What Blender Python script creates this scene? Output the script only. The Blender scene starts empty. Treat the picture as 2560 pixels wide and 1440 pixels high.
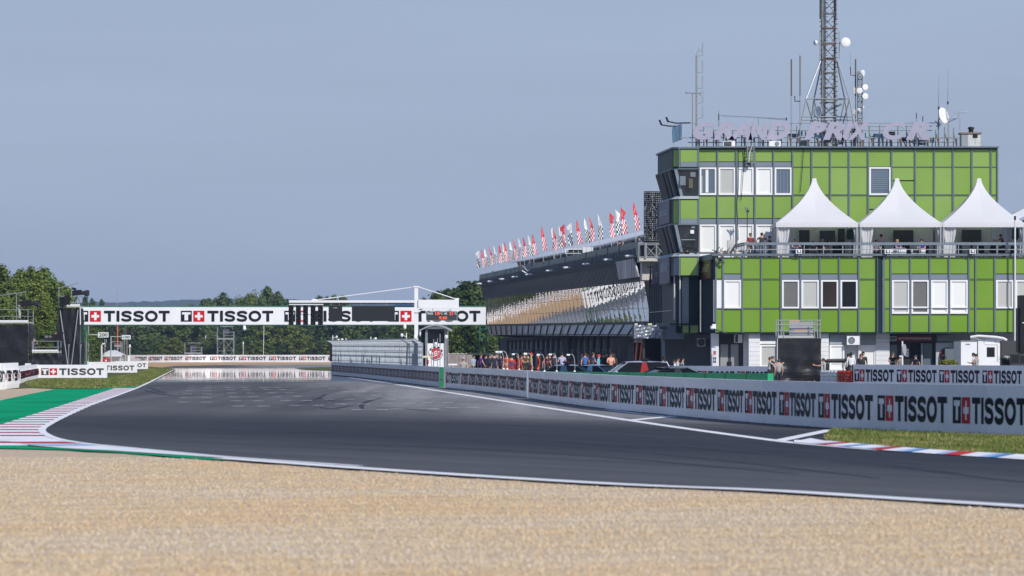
import bpy, bmesh, math, random
import numpy as np
from mathutils import Vector, Matrix
random.seed(7)
SC = bpy.context.scene
COL = SC.collection
PI = math.pi
SKY_TINT = (.84, 1.0, 1.30, 1); SKY_STR = .10; SUN_STR = 4.0; EXPO = 0.0
MIR_TILT = .001775; N_PEB = 170000; HAZE = 7.5e-5; HAZE_COL = (.50, .68, 1.0, 1)
VEIL0 = (3.5, 4.15, 5.4, 1); VEIL1 = (3.75, 4.5, 5.95, 1)
# ---------------------------------------------------------------- measured camera model
F, CX, HY, CH = 10000.0, 1280.0, 885.0, 2.0      # focal length and horizon of the 2560 px frame, eye height
def W(x, y, Y): return Vector(((x - CX) / F * Y, Y, CH + (HY - y) / F * Y))
def wx(x, Y): return (x - CX) / F * Y
def wz(y, Y): return CH + (HY - y) / F * Y
def G(x, y, z=0.0):
    Y = F * (CH - z) / (y - HY)
    return Vector(((x - CX) / F * Y, Y, z))
def QY(x, q): return q * F / (x - 490.0)          # depth on a plane parallel to the straight, q metres to its right
def Q(x, y, q):
    return W(x, y, QY(x, q))
DIR = Vector((-0.079, 1, 0)).normalized()         # direction of the straight

# ---------------------------------------------------------------- materials
def lin(h):
    h = h.lstrip('#')
    v = [int(h[i:i + 2], 16) / 255 for i in (0, 2, 4)]
    return tuple(a / 12.92 if a <= .04045 else ((a + .055) / 1.055) ** 2.4 for a in v)
MATS = {}
def nodes_of(m):
    m.use_nodes = True
    nt = m.node_tree
    return nt, nt.nodes, nt.links, nt.nodes['Principled BSDF']
def mat(name, rgb, rough=.6, metal=0.0, var=.10, scale=1.5, spec=.5, bump=0.0, bscale=8.0, rgb2=None, stretch=(1, 1, 1), coat=0.0, emit=None):
    if name in MATS: return MATS[name]
    if isinstance(rgb, str): rgb = lin(rgb)
    if isinstance(rgb2, str): rgb2 = lin(rgb2)
    m = bpy.data.materials.new(name)
    nt, N, L, P = nodes_of(m)
    P.inputs['Roughness'].default_value = rough
    P.inputs['Metallic'].default_value = metal
    P.inputs['Specular IOR Level'].default_value = spec
    P.inputs['Coat Weight'].default_value = coat
    P.inputs['Base Color'].default_value = (*rgb, 1)
    if emit:
        P.inputs['Emission Color'].default_value = (*rgb, 1); P.inputs['Emission Strength'].default_value = emit
    if var or bump:
        g = N.new('ShaderNodeNewGeometry')
        mp = N.new('ShaderNodeMapping'); mp.inputs['Scale'].default_value = stretch
        L.new(g.outputs['Position'], mp.inputs['Vector'])
    if var:
        n = N.new('ShaderNodeTexNoise'); n.inputs['Scale'].default_value = scale; n.inputs['Detail'].default_value = 5; n.inputs['Roughness'].default_value = .65
        L.new(mp.outputs['Vector'], n.inputs['Vector'])
        r = N.new('ShaderNodeValToRGB')
        r.color_ramp.elements[0].position = .3; r.color_ramp.elements[1].position = .7
        a = rgb2 if rgb2 else tuple(c * (1 - var) for c in rgb)
        b = rgb if rgb2 else tuple(min(1, c * (1 + var)) for c in rgb)
        r.color_ramp.elements[0].color = (*a, 1); r.color_ramp.elements[1].color = (*b, 1)
        L.new(n.outputs['Fac'], r.inputs['Fac']); L.new(r.outputs['Color'], P.inputs['Base Color'])
    if bump:
        n2 = N.new('ShaderNodeTexNoise'); n2.inputs['Scale'].default_value = bscale; n2.inputs['Detail'].default_value = 4
        L.new(mp.outputs['Vector'], n2.inputs['Vector'])
        bp = N.new('ShaderNodeBump'); bp.inputs['Strength'].default_value = bump; bp.inputs['Distance'].default_value = .05
        L.new(n2.outputs['Fac'], bp.inputs['Height']); L.new(bp.outputs['Normal'], P.inputs['Normal'])
    MATS[name] = m
    return m

white = mat('white_paint', (.78, .78, .79), .45, var=.04, scale=.8)
board_white = mat('white_banner_vinyl', (.80, .80, .82), .30, var=.05, scale=.6)
ink = mat('black_ink', (.014, .016, .020), .55, var=.15, scale=2, spec=.12)
red_ink = mat('red_ink', (.56, .010, .018), .55, var=.08, spec=.15)
green_pan = mat('green_glass_panel', (.232, .365, .076), .16, var=.10, scale=.35, rgb2=(.20, .33, .060), bump=.02, bscale=1.2)  # upper panels: paler green, with the sky reflection put into the colour
def island_tint(m, amt):                         # every separate sheet has its own slight tint
    nt = m.node_tree; N, L = nt.nodes, nt.links; P = N['Principled BSDF']; src = P.inputs['Base Color'].links[0].from_socket
    g = N.new('ShaderNodeNewGeometry'); h = N.new('ShaderNodeHueSaturation'); v = N.new('ShaderNodeMapRange'); v.inputs[3].default_value = 1 - amt; v.inputs[4].default_value = 1 + amt
    s = N.new('ShaderNodeMapRange'); s.inputs[3].default_value = 1.02; s.inputs[4].default_value = .95
    L.new(g.outputs['Random Per Island'], v.inputs[0]); L.new(g.outputs['Random Per Island'], s.inputs[0]); L.new(v.outputs[0], h.inputs['Value']); L.new(s.outputs[0], h.inputs['Saturation']); L.new(src, h.inputs['Color']); L.new(h.outputs[0], P.inputs['Base Color'])
green_low = mat('lower_green_panel', (.180, .318, .040), .2, var=.10, scale=.35, rgb2=(.155, .285, .032), bump=.02, bscale=1.2, spec=.3); island_tint(green_low, .04)  # lower panels: the same green without the painted sky sheen
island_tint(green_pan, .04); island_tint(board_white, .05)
frame_grey = mat('grey_blue_metal', (.115, .15, .175), .45, var=.12)
spandrel = mat('grey_spandrel', (.175, .21, .255), .5, var=.06)
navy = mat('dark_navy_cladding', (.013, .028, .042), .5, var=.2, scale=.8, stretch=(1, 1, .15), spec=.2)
navy_lit = mat('lit_navy_cladding', (.035, .055, .075), .45, var=.15)  # lighter copy of the navy, its lit look put into the colour
steel = mat('galvanised_steel', (.42, .44, .45), .42, metal=.55, var=.15, scale=6)
steel_dk = mat('weathered_steel', (.24, .26, .245), .6, metal=.2, var=.3, scale=3, rgb2=(.17, .14, .115))
black = mat('black_plastic', (.010, .010, .012), .55, var=.2, spec=.25)
dark_screen = mat('dark_screen', (.018, .02, .022), .35, var=.05)
tarp = mat('black_tarpaulin', (.014, .014, .016), .40, var=.25, scale=1.2, bump=1.0, bscale=1.6, spec=.35)
canvas = mat('white_canvas', (.80, .80, .82), .6, var=.03, scale=.5, bump=.25, bscale=1.6)
drape = mat('white_drape', (.74, .74, .76), .75, var=.05, scale=3, stretch=(5, 5, .4), bump=.5, bscale=4)
def translucent(m, w):                            # sheets that let some light through
    nt = m.node_tree; P = nt.nodes['Principled BSDF']; tr = nt.nodes.new('ShaderNodeBsdfTranslucent'); tr.inputs['Color'].default_value = (.85, .85, .87, 1)
    mx = nt.nodes.new('ShaderNodeMixShader'); mx.inputs[0].default_value = w; out = nt.nodes['Material Output']
    nt.links.new(P.outputs[0], mx.inputs[1]); nt.links.new(tr.outputs[0], mx.inputs[2]); nt.links.new(mx.outputs[0], out.inputs['Surface'])
translucent(canvas, .28); translucent(drape, .35)
brick_white = mat('white_brick', (.70, .70, .71), .7, var=.07, scale=2.5)
conc = mat('concrete', (.36, .36, .35), .8, var=.15, scale=1)
grey_panel = mat('grey_panel', (.27, .29, .31), .6, var=.08)
dk_grey = mat('dark_grey_paint', (.045, .05, .055), .6, var=.15, spec=.25)
red_paint = mat('red_paint', (.55, .02, .025), .4, var=.08)
dk_red = mat('dark_red_sign', (.16, .012, .018), .45, var=.08)
green_paint = mat('green_paint', (.008, .17, .066), .45, var=.12)
bright_green = mat('bright_green_paint', (.008, .34, .13), .5, var=.12, scale=.7)
green_steel = mat('green_steel', (.045, .17, .115), .5, var=.15)
orange = mat('orange_fabric', (.75, .13, .03), .7, var=.1)
mauve = mat('mauve_sign_face', (.35, .335, .43), .45, var=.06, scale=2)
mauve_dk = mat('faded_mauve_sign', (.20, .17, .20), .55, var=.12)
wood = mat('wood_plank', (.45, .28, .15), .7, var=.2)
yellow_pale = mat('pale_yellow_paint', (.7, .66, .42), .6, var=.1)
beige = mat('beige_plaster', (.55, .52, .46), .8, var=.08)
foil = mat('silver_foil', (.30, .33, .38), .35, metal=.4, var=.25, scale=4, bump=.6, bscale=7)
glass_dk = mat('dark_window_glass', (.008, .010, .012), .04, var=0, spec=.35)
glass_sky = mat('sky_tinted_glass', (.10, .14, .19), .05, var=0, spec=1.0)
blue_trim = mat('blue_metal', (.03, .09, .17), .4, var=.1)

def stripe_mat(name, a, b, freq, axis='z', rough=.3, duty=.5):
    if name in MATS: return MATS[name]
    m = bpy.data.materials.new(name)
    nt, N, L, P = nodes_of(m)
    P.inputs['Roughness'].default_value = rough
    g = N.new('ShaderNodeNewGeometry'); s = N.new('ShaderNodeSeparateXYZ'); L.new(g.outputs['Position'], s.inputs[0])
    mu = N.new('ShaderNodeMath'); mu.operation = 'MULTIPLY'; mu.inputs[1].default_value = freq
    L.new(s.outputs[axis.upper()], mu.inputs[0])
    fr = N.new('ShaderNodeMath'); fr.operation = 'FRACT'; L.new(mu.outputs[0], fr.inputs[0])
    ns = N.new('ShaderNodeTexNoise'); ns.inputs['Scale'].default_value = 1.3; L.new(g.outputs['Position'], ns.inputs['Vector'])
    ad = N.new('ShaderNodeMath'); ad.operation = 'ADD'; L.new(fr.outputs[0], ad.inputs[0]); L.new(ns.outputs['Fac'], ad.inputs[1])
    r = N.new('ShaderNodeValToRGB'); r.color_ramp.elements[0].position = duty + .2; r.color_ramp.elements[1].position = duty + .7
    r.color_ramp.elements[0].color = (*a, 1); r.color_ramp.elements[1].color = (*b, 1)
    L.new(ad.outputs[0], r.inputs['Fac']); L.new(r.outputs['Color'], P.inputs['Base Color'])
    MATS[name] = m
    return m
blind_white = stripe_mat('white_window_blind', (.80, .80, .77), (.77, .775, .755), 9, rough=.12)
blind_grey = stripe_mat('grey_window_blind', (.17, .17, .16), (.14, .14, .135), 9, rough=.12)
blind_silver = stripe_mat('silver_window_blind', (.50, .50, .47), (.455, .455, .43), 9, rough=.12)

# ---------------------------------------------------------------- mesh builder
class MB:
    def __init__(s): s.v = []; s.f = []; s.m = []; s.mats = []
    def mi(s, m):
        if m not in s.mats: s.mats.append(m)
        return s.mats.index(m)
    def add(s, vs, fs, m):
        o = len(s.v); k = s.mi(m)
        s.v.extend(Vector(p) for p in vs); s.f.extend([tuple(i + o for i in f) for f in fs]); s.m.extend([k] * len(fs)); return s
    def quad(s, a, b, c, d, m): return s.add([a, b, c, d], [(0, 1, 2, 3)], m)
    def box(s, lo, hi, m):
        x0, y0, z0 = lo; x1, y1, z1 = hi
        return s.add([(x0, y0, z0), (x1, y0, z0), (x1, y1, z0), (x0, y1, z0), (x0, y0, z1), (x1, y0, z1), (x1, y1, z1), (x0, y1, z1)],
                     [(0, 3, 2, 1), (4, 5, 6, 7), (0, 1, 5, 4), (1, 2, 6, 5), (2, 3, 7, 6), (3, 0, 4, 7)], m)
    def obox(s, c, size, m, rz=0, rx=0, ry=0):
        R = Matrix.Rotation(rz, 3, 'Z') @ Matrix.Rotation(rx, 3, 'X') @ Matrix.Rotation(ry, 3, 'Y')
        c = Vector(c); h = Vector(size) / 2
        vs = [c + R @ Vector((sx * h.x, sy * h.y, sz * h.z)) for sz in (-1, 1) for sx, sy in ((-1, -1), (1, -1), (1, 1), (-1, 1))]
        return s.add(vs, [(0, 3, 2, 1), (4, 5, 6, 7), (0, 1, 5, 4), (1, 2, 6, 5), (2, 3, 7, 6), (3, 0, 4, 7)], m)
    def pbox(s, x0, y0, x1, y1, Y, d, m):          # a box whose front face at depth Y spans a measured rectangle
        return s.box((wx(x0, Y), Y, wz(y1, Y)), (wx(x1, Y), Y + d, wz(y0, Y)), m)
    def hexa(s, a, b, m):                          # two quads joined to a solid
        return s.add(list(a) + list(b), [(3, 2, 1, 0), (4, 5, 6, 7), (0, 1, 5, 4), (1, 2, 6, 5), (2, 3, 7, 6), (3, 0, 4, 7)], m)
    def tube(s, pts, r, m, n=6, caps=True):
        pts = [Vector(p) for p in pts]
        rs = r if isinstance(r, (list, tuple)) else [r] * len(pts)
        vs = []; fs = []
        for i, p in enumerate(pts):
            t = (pts[min(i + 1, len(pts) - 1)] - pts[max(i - 1, 0)])
            if t.length < 1e-9: t = Vector((0, 0, 1))
            t.normalize()
            u = t.cross(Vector((0, 0, 1)) if abs(t.z) < .95 else Vector((1, 0, 0))).normalized(); w = t.cross(u)
            for k in range(n):
                a = 2 * PI * k / n
                vs.append(p + (u * math.cos(a) + w * math.sin(a)) * rs[i])
        for i in range(len(pts) - 1):
            for k in range(n):
                a, b = i * n + k, i * n + (k + 1) % n
                fs.append((a, b, b + n, a + n))
        if caps:
            fs.append(tuple(range(n))[::-1]); fs.append(tuple(range((len(pts) - 1) * n, len(pts) * n)))
        return s.add(vs, fs, m)
    def lathe(s, prof, c, m, n=20, axis=Vector((0, 0, 1))):
        axis = Vector(axis).normalized(); c = Vector(c)
        u = axis.cross(Vector((0, 0, 1)) if abs(axis.z) < .95 else Vector((1, 0, 0))).normalized(); w = axis.cross(u)
        vs = []; fs = []
        for r, z in prof:
            for k in range(n):
                a = 2 * PI * k / n; vs.append(c + axis * z + (u * math.cos(a) + w * math.sin(a)) * r)
        for i in range(len(prof) - 1):
            for k in range(n):
                a, b = i * n + k, i * n + (k + 1) % n
                fs.append((a, b, b + n, a + n))
        return s.add(vs, fs, m)
    def prism(s, poly, ext, m):                    # planar polygon pushed along ext
        n = len(poly); a = [Vector(p) for p in poly]; b = [p + Vector(ext) for p in a]
        return s.add(a + b, [tuple(range(n))[::-1], tuple(range(n, 2 * n))] + [(i, (i + 1) % n, (i + 1) % n + n, i + n) for i in range(n)], m)
    def ell(s, c, r, m, nu=10, nv=7, rz=0):
        R = Matrix.Rotation(rz, 3, 'Z'); c = Vector(c); vs = []; fs = []
        for j in range(nv + 1):
            t = -PI / 2 + PI * j / nv
            for k in range(nu):
                a = 2 * PI * k / nu
                vs.append(c + R @ Vector((r[0] * math.cos(t) * math.cos(a), r[1] * math.cos(t) * math.sin(a), r[2] * math.sin(t))))
        for j in range(nv):
            for k in range(nu):
                fs.append((j * nu + k, j * nu + (k + 1) % nu, (j + 1) * nu + (k + 1) % nu, (j + 1) * nu + k))
        return s.add(vs, fs, m)
    def mesh(s, name, off=Vector((0, 0, 0)), smooth=False):
        me = bpy.data.meshes.new(name)
        me.from_pydata([p - off for p in s.v], [], s.f)
        for m in s.mats: me.materials.append(m)
        me.polygons.foreach_set('material_index', s.m)
        if smooth: me.polygons.foreach_set('use_smooth', [True] * len(s.f))
        me.update()
        return me
    def base(s):
        n = max(1, len(s.v))
        return Vector((sum(p.x for p in s.v) / n, sum(p.y for p in s.v) / n, min(p.z for p in s.v)))

def props(o, label=None, cat=None, group=None, kind=None):
    if label: o['label'] = label
    if cat: o['category'] = cat
    if group: o['group'] = group
    if kind: o['kind'] = kind
    return o
class T:                                           # a thing: an Empty at its base that parents its parts
    def __init__(s, name, label, cat, loc=(0, 0, 0), group=None):
        s.o = Vector(loc); s.r = bpy.data.objects.new(name, None); COL.objects.link(s.r)
        s.r.location = s.o; s.r.empty_display_size = .3; props(s.r, label, cat, group)
    def part(s, name, mb, parent=None, smooth=False, label=None, kind=None):
        if not mb.v: return None
        o = bpy.data.objects.new(name, mb.mesh(name, s.o, smooth)); COL.objects.link(o)
        o.parent = parent if parent else s.r
        props(o, label, kind=kind)
        return o
def solo(name, mb, label, cat, group=None, smooth=False):
    b = mb.base()
    o = bpy.data.objects.new(name, mb.mesh(name, b, smooth)); COL.objects.link(o); o.location = b
    return props(o, label, cat, group)
def struct(name, mb, kind='structure', smooth=False):
    o = bpy.data.objects.new(name, mb.mesh(name, Vector((0, 0, 0)), smooth)); COL.objects.link(o)
    o['kind'] = kind
    return o
def dup(root, loc, label, rz=None, sc=None, group=None):
    r = root.copy(); COL.objects.link(r); r.location = loc
    if rz is not None: r.rotation_euler = (0, 0, rz)
    if sc is not None: r.scale = sc
    r['label'] = label
    if group: r['group'] = group
    for c0 in list(root.children):
        c = c0.copy(); COL.objects.link(c); c.parent = r
        for g0 in list(c0.children):
            g = g0.copy(); COL.objects.link(g); g.parent = c
    return r

# ---------------------------------------------------------------- lettering
_txt = {}
def text_tris(body, off=0.0, shear=0.0):
    key = (body, off, shear)
    if key in _txt: return _txt[key]
    cu = bpy.data.curves.new('lettering', 'FONT'); cu.body = body; cu.size = 1; cu.offset = off; cu.shear = shear; cu.resolution_u = 4
    ob = bpy.data.objects.new('lettering', cu); COL.objects.link(ob)
    bpy.context.view_layer.update()
    dg = bpy.context.evaluated_depsgraph_get()
    me = bpy.data.meshes.new_from_object(ob.evaluated_get(dg))
    vs = [(v.co.x, v.co.y) for v in me.vertices]; fs = [tuple(p.vertices) for p in me.polygons]
    bpy.data.objects.remove(ob); bpy.data.meshes.remove(me); bpy.data.curves.remove(cu)
    x0 = min(v[0] for v in vs); x1 = max(v[0] for v in vs); y0 = min(v[1] for v in vs); y1 = max(v[1] for v in vs)
    vs = [((x - x0) / (x1 - x0), (y - y0) / (y1 - y0)) for x, y in vs]
    _txt[key] = (vs, fs, (x1 - x0) / (y1 - y0))
    return _txt[key]
def put_text(mb, body, o, u, v, m, off=.012, shear=0.0, ext=None):
    """letters filling the box that starts at o and spans the vectors u (along) and v (up)"""
    vs, fs, asp = text_tris(body, off, shear)
    o, u, v = Vector(o), Vector(u), Vector(v)
    pts = [o + u * a + v * b for a, b in vs]
    mb.add(pts, fs, m)
    if ext is not None:
        e = Vector(ext); mb.add([p + e for p in pts], [f[::-1] for f in fs], m)
        from collections import Counter
        ct = Counter(); od = {}
        for f in fs:
            for i in range(len(f)):
                a, b = f[i], f[(i + 1) % len(f)]; ct[frozenset((a, b))] += 1; od[frozenset((a, b))] = (a, b)
        n = len(pts)
        mb.add(pts + [p + e for p in pts], [(od[k][1], od[k][0], od[k][0] + n, od[k][1] + n) for k, c in ct.items() if c == 1], m)

def _rect(x0, y0, x1, y1, step=.5):
    n = max(1, int((x1 - x0) / step + .99)); out = []
    for i in range(n):
        a = x0 + (x1 - x0) * i / n; b = x0 + (x1 - x0) * (i + 1) / n
        out.append([(a, y0), (b, y0), (b, y1), (a, y1)])
    return out
def _S(x):
    ctrl = [(.87, .70), (.80, .83), (.52, .885), (.22, .83), (.14, .70), (.25, .585), (.5, .52), (.74, .445), (.84, .29), (.74, .15), (.46, .112), (.18, .16), (.09, .29)]
    pts = []
    for i in range(len(ctrl) - 1):
        p0 = ctrl[max(i - 1, 0)]; p1 = ctrl[i]; p2 = ctrl[i + 1]; p3 = ctrl[min(i + 2, len(ctrl) - 1)]
        for k in range(3):
            t = k / 3
            pts.append(tuple(.5 * (2 * p1[j] + (p2[j] - p0[j]) * t + (2 * p0[j] - 5 * p1[j] + 4 * p2[j] - p3[j]) * t * t + (3 * p1[j] - p0[j] - 3 * p2[j] + p3[j]) * t ** 3) for j in (0, 1)))
    pts.append(ctrl[-1]); out = []; L = []; R = []
    for i, p in enumerate(pts):
        a = pts[max(i - 1, 0)]; b = pts[min(i + 1, len(pts) - 1)]
        d = (b[0] - a[0], b[1] - a[1]); l = math.hypot(*d); nx, ny = -d[1] / l * .118, d[0] / l * .118
        L.append((x + p[0] + nx, p[1] + ny)); R.append((x + p[0] - nx, p[1] - ny))
    for i in range(len(pts) - 1): out.append([L[i], R[i], R[i + 1], L[i + 1]])
    return out
def _O(x, w=1.16):
    out = []; n = 28; cx = x + w / 2
    for k in range(n):
        a, b = 2 * PI * k / n, 2 * PI * (k + 1) / n
        f = lambda t, rx, ry: (cx + rx * math.cos(t), .5 + ry * math.sin(t))
        out.append([f(a, .33, .27), f(a, w / 2, .515), f(b, w / 2, .515), f(b, .33, .27)])
    return out
def _Tt(x, w=1.0): return _rect(x, .76, x + w, 1) + _rect(x + w / 2 - .135, 0, x + w / 2 + .135, .76)
LOGO = []
for p in _rect(0, 0, 1, .12) + _rect(0, .12, .33, .66) + _rect(.67, .12, 1, .66) + _rect(0, .66, .1, .88) + _rect(.9, .66, 1, .88) + _rect(0, .88, 1, 1): LOGO.append((p, 'k'))
for p in _rect(1.14, 0, 2.14, .13) + _rect(1.14, .87, 2.14, 1) + _rect(1.14, .13, 1.52, .37) + _rect(1.76, .13, 2.14, .37) + _rect(1.14, .63, 1.52, .87) + _rect(1.76, .63, 2.14, .87) + _rect(1.14, .37, 1.28, .63) + _rect(2.0, .37, 2.14, .63): LOGO.append((p, 'r'))
for p in _Tt(2.42) + _rect(3.56, 0, 3.83, 1) + _S(3.98) + _S(5.07) + _O(6.15) + _Tt(7.40): LOGO.append((p, 'k'))
LOGO_L = 8.40
def put_logo(mb, fn, u0, v0, h, k=ink, r=red_ink, sx=1.0, lo=-1e9, hi=1e9):
    """the sponsor lettering, mapped by fn(u, v) on to a surface; pieces outside lo..hi are left off"""
    for poly, c in LOGO:
        us = [u0 + p[0] * h * sx for p in poly]
        if min(us) < lo or max(us) > hi: continue
        mb.add([fn(u, v0 + p[1] * h) for u, p in zip(us, poly)], [tuple(range(len(poly)))], k if c == 'k' else r)

class Path:                                        # polyline with arc length, in plan
    def __init__(s, pts):
        s.p = [Vector(p) for p in pts]; s.s = [0]
        for a, b in zip(s.p, s.p[1:]): s.s.append(s.s[-1] + (b - a).length)
        s.L = s.s[-1]
    def at(s, u, off=0.0):
        u0 = min(max(u, 0), s.L); i = 0
        while i < len(s.s) - 2 and s.s[i + 1] < u0: i += 1
        a, b = s.p[i], s.p[i + 1]; d = (b - a).normalized(); nrm = Vector((d.y, -d.x, 0))
        return a + d * (u - s.s[i]) + nrm * off
def curve_pts(ctrl, n):                            # Catmull-Rom
    out = []; c = [Vector(p) for p in ctrl]
    for i in range(len(c) - 1):
        p0, p1, p2, p3 = c[max(i - 1, 0)], c[i], c[i + 1], c[min(i + 2, len(c) - 1)]
        for k in range(n):
            t = k / n
            out.append(.5 * (2 * p1 + (p2 - p0) * t + (2 * p0 - 5 * p1 + 4 * p2 - p3) * t * t + (3 * p1 - p0 - 3 * p2 + p3) * t ** 3))
    out.append(c[-1]); return out
def ribbon(mb, pts, w, m, z):
    pts = [Vector(p) for p in pts]
    L = []; R = []
    ws = w if isinstance(w, (list, tuple)) else [w] * len(pts)
    for i, p in enumerate(pts):
        d = pts[min(i + 1, len(pts) - 1)] - pts[max(i - 1, 0)]; d.z = 0; d.normalize(); n = Vector((-d.y, d.x, 0))
        L.append(Vector((p.x, p.y, z)) + n * ws[i] / 2); R.append(Vector((p.x, p.y, z)) - n * ws[i] / 2)
    for i in range(len(pts) - 1): mb.quad(R[i], R[i + 1], L[i + 1], L[i], m)
def ngon(mb, pts, m, z=None):
    ps = [Vector((p[0], p[1], p[2] if z is None else z)) for p in pts]
    from mathutils.geometry import tessellate_polygon
    tr = tessellate_polygon([[Vector((p.x, p.y, 0)) for p in ps]])
    fs = []
    for t in tr:
        a, b, c = (ps[i] for i in t)
        fs.append(t if (b - a).cross(c - a).z > 0 else t[::-1])
    mb.add(ps, fs, m)
# ================================================================= light, sky, camera
AZ, EL = math.radians(33), math.radians(37)
SUN = Vector((math.sin(AZ) * math.cos(EL), -math.cos(AZ) * math.cos(EL), math.sin(EL)))
w = bpy.data.worlds.new('World'); SC.world = w; w.use_nodes = True
wn, wl = w.node_tree.nodes, w.node_tree.links
bg = wn['Background']
sky = wn.new('ShaderNodeTexSky'); sky.sky_type = 'NISHITA'; sky.sun_disc = False
sky.sun_elevation = EL; sky.sun_rotation = PI - AZ; sky.air_density = 1.0; sky.dust_density = 1.2; sky.ozone_density = 2.0; sky.altitude = 300
tint = wn.new('ShaderNodeMix'); tint.data_type = 'RGBA'; tint.blend_type = 'MULTIPLY'; tint.inputs['Factor'].default_value = 1.0
tint.inputs[7].default_value = SKY_TINT
wl.new(sky.outputs[0], tint.inputs[6])
# morning haze: the blue grey veil that thickens towards the horizon
tc = wn.new('ShaderNodeTexCoord'); sp_ = wn.new('ShaderNodeSeparateXYZ'); wl.new(tc.outputs['Generated'], sp_.inputs[0])
mr = wn.new('ShaderNodeMapRange'); mr.interpolation_type = 'SMOOTHSTEP'; mr.inputs[1].default_value = .55; mr.inputs[2].default_value = .02; mr.inputs[3].default_value = 0.0; mr.inputs[4].default_value = .96; wl.new(sp_.outputs[2], mr.inputs[0])
gr = wn.new('ShaderNodeMapRange'); gr.inputs[1].default_value = 0.0; gr.inputs[2].default_value = .09; wl.new(sp_.outputs[2], gr.inputs[0])
vc = wn.new('ShaderNodeMix'); vc.data_type = 'RGBA'; vc.inputs[6].default_value = VEIL0; vc.inputs[7].default_value = VEIL1; wl.new(gr.outputs[0], vc.inputs[0])
vm = wn.new('ShaderNodeMix'); vm.data_type = 'RGBA'; wl.new(mr.outputs[0], vm.inputs[0]); wl.new(tint.outputs[2], vm.inputs[6]); wl.new(vc.outputs[2], vm.inputs[7])
cn_ = wn.new('ShaderNodeTexNoise'); cn_.inputs['Scale'].default_value = 2.2; cn_.inputs['Detail'].default_value = 6; cmp_ = wn.new('ShaderNodeMapping'); cmp_.inputs['Scale'].default_value = (1.5, 1.5, 22); wl.new(tc.outputs['Generated'], cmp_.inputs['Vector']); wl.new(cmp_.outputs[0], cn_.inputs['Vector'])
cv_ = wn.new('ShaderNodeMapRange'); cv_.inputs[1].default_value = .3; cv_.inputs[2].default_value = .7; cv_.inputs[3].default_value = .955; cv_.inputs[4].default_value = 1.055; wl.new(cn_.outputs['Fac'], cv_.inputs[0])   # thin veils of cloud
cm_ = wn.new('ShaderNodeVectorMath'); cm_.operation = 'SCALE'; wl.new(vm.outputs[2], cm_.inputs[0]); wl.new(cv_.outputs[0], cm_.inputs['Scale']); wl.new(cm_.outputs[0], bg.inputs['Color'])
bg.inputs['Strength'].default_value = SKY_STR
sl = bpy.data.lights.new('sun', 'SUN'); sl.energy = SUN_STR; sl.angle = math.radians(.5); sl.color = (1, .955, .88)
so = bpy.data.objects.new('sun', sl); COL.objects.link(so); so.rotation_euler = (-SUN).to_track_quat('-Z', 'Y').to_euler(); so.location = SUN * 200
cam = bpy.data.cameras.new('camera'); co = bpy.data.objects.new('camera', cam); COL.objects.link(co); SC.camera = co
co.location = (0, 0, CH); co.rotation_euler = (PI / 2, 0, 0)
cam.sensor_width = 36; cam.lens = 36 * F / 2560; cam.shift_y = (HY - 720) / 2560; cam.clip_start = .5; cam.clip_end = 20000
cam.dof.use_dof = True; cam.dof.focus_distance = 245; cam.dof.aperture_fstop = 3.2
SC.view_settings.view_transform = 'Standard'; SC.view_settings.look = 'None'; SC.view_settings.exposure = EXPO; SC.view_settings.gamma = 1
SC.render.engine = 'CYCLES'; SC.cycles.max_bounces = 8; SC.cycles.volume_bounces = 0; SC.cycles.use_denoising = True

# ================================================================= ground materials
def ground_mat(name, cols, s1, s2, rough=.9, bump=.4, bs=6.0, spec=.2, st=(1, 1, 1)):
    m = bpy.data.materials.new(name); nt, N, L, P = nodes_of(m)
    g = N.new('ShaderNodeNewGeometry'); mp = N.new('ShaderNodeMapping'); mp.inputs['Scale'].default_value = st; L.new(g.outputs['Position'], mp.inputs['Vector'])
    a = N.new('ShaderNodeTexNoise'); a.inputs['Scale'].default_value = s1; a.inputs['Detail'].default_value = 6
    b = N.new('ShaderNodeTexNoise'); b.inputs['Scale'].default_value = s2; b.inputs['Detail'].default_value = 3
    L.new(mp.outputs[0], a.inputs['Vector']); L.new(mp.outputs[0], b.inputs['Vector'])
    ra = N.new('ShaderNodeValToRGB'); ra.color_ramp.elements[0].position = .35; ra.color_ramp.elements[1].position = .65
    ra.color_ramp.elements[0].color = (*cols[0], 1); ra.color_ramp.elements[1].color = (*cols[1], 1)
    L.new(a.outputs['Fac'], ra.inputs['Fac'])
    mx = N.new('ShaderNodeMix'); mx.data_type = 'RGBA'; mx.inputs[7].default_value = (*cols[2], 1)
    rb = N.new('ShaderNodeValToRGB'); rb.color_ramp.elements[0].position = .48; rb.color_ramp.elements[1].position = .72
    L.new(b.outputs['Fac'], rb.inputs['Fac']); L.new(rb.outputs['Color'], mx.inputs[0]); L.new(ra.outputs['Color'], mx.inputs[6])
    L.new(mx.outputs[2], P.inputs['Base Color']); P.inputs['Roughness'].default_value = rough; P.inputs['Specular IOR Level'].default_value = spec
    n = N.new('ShaderNodeTexNoise'); n.inputs['Scale'].default_value = bs; n.inputs['Detail'].default_value = 6; L.new(g.outputs['Position'], n.inputs['Vector'])
    bp = N.new('ShaderNodeBump'); bp.inputs['Strength'].default_value = bump; bp.inputs['Distance'].default_value = .1
    L.new(n.outputs['Fac'], bp.inputs['Height']); L.new(bp.outputs['Normal'], P.inputs['Normal'])
    return m
m_earth = ground_mat('dry_meadow', ((.07, .085, .03), (.11, .12, .04), (.16, .14, .07)), .3, 3)
m_gravel = ground_mat('sand_gravel', (lin('#c8b193'), lin('#c6b49e'), lin('#ab957a')), .16, 9, bs=14)
m_gravel_far = ground_mat('far_sand_gravel', (lin('#b8946a'), lin('#c2a27a'), lin('#a5835c')), .1, 1.5, bs=2)
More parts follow.
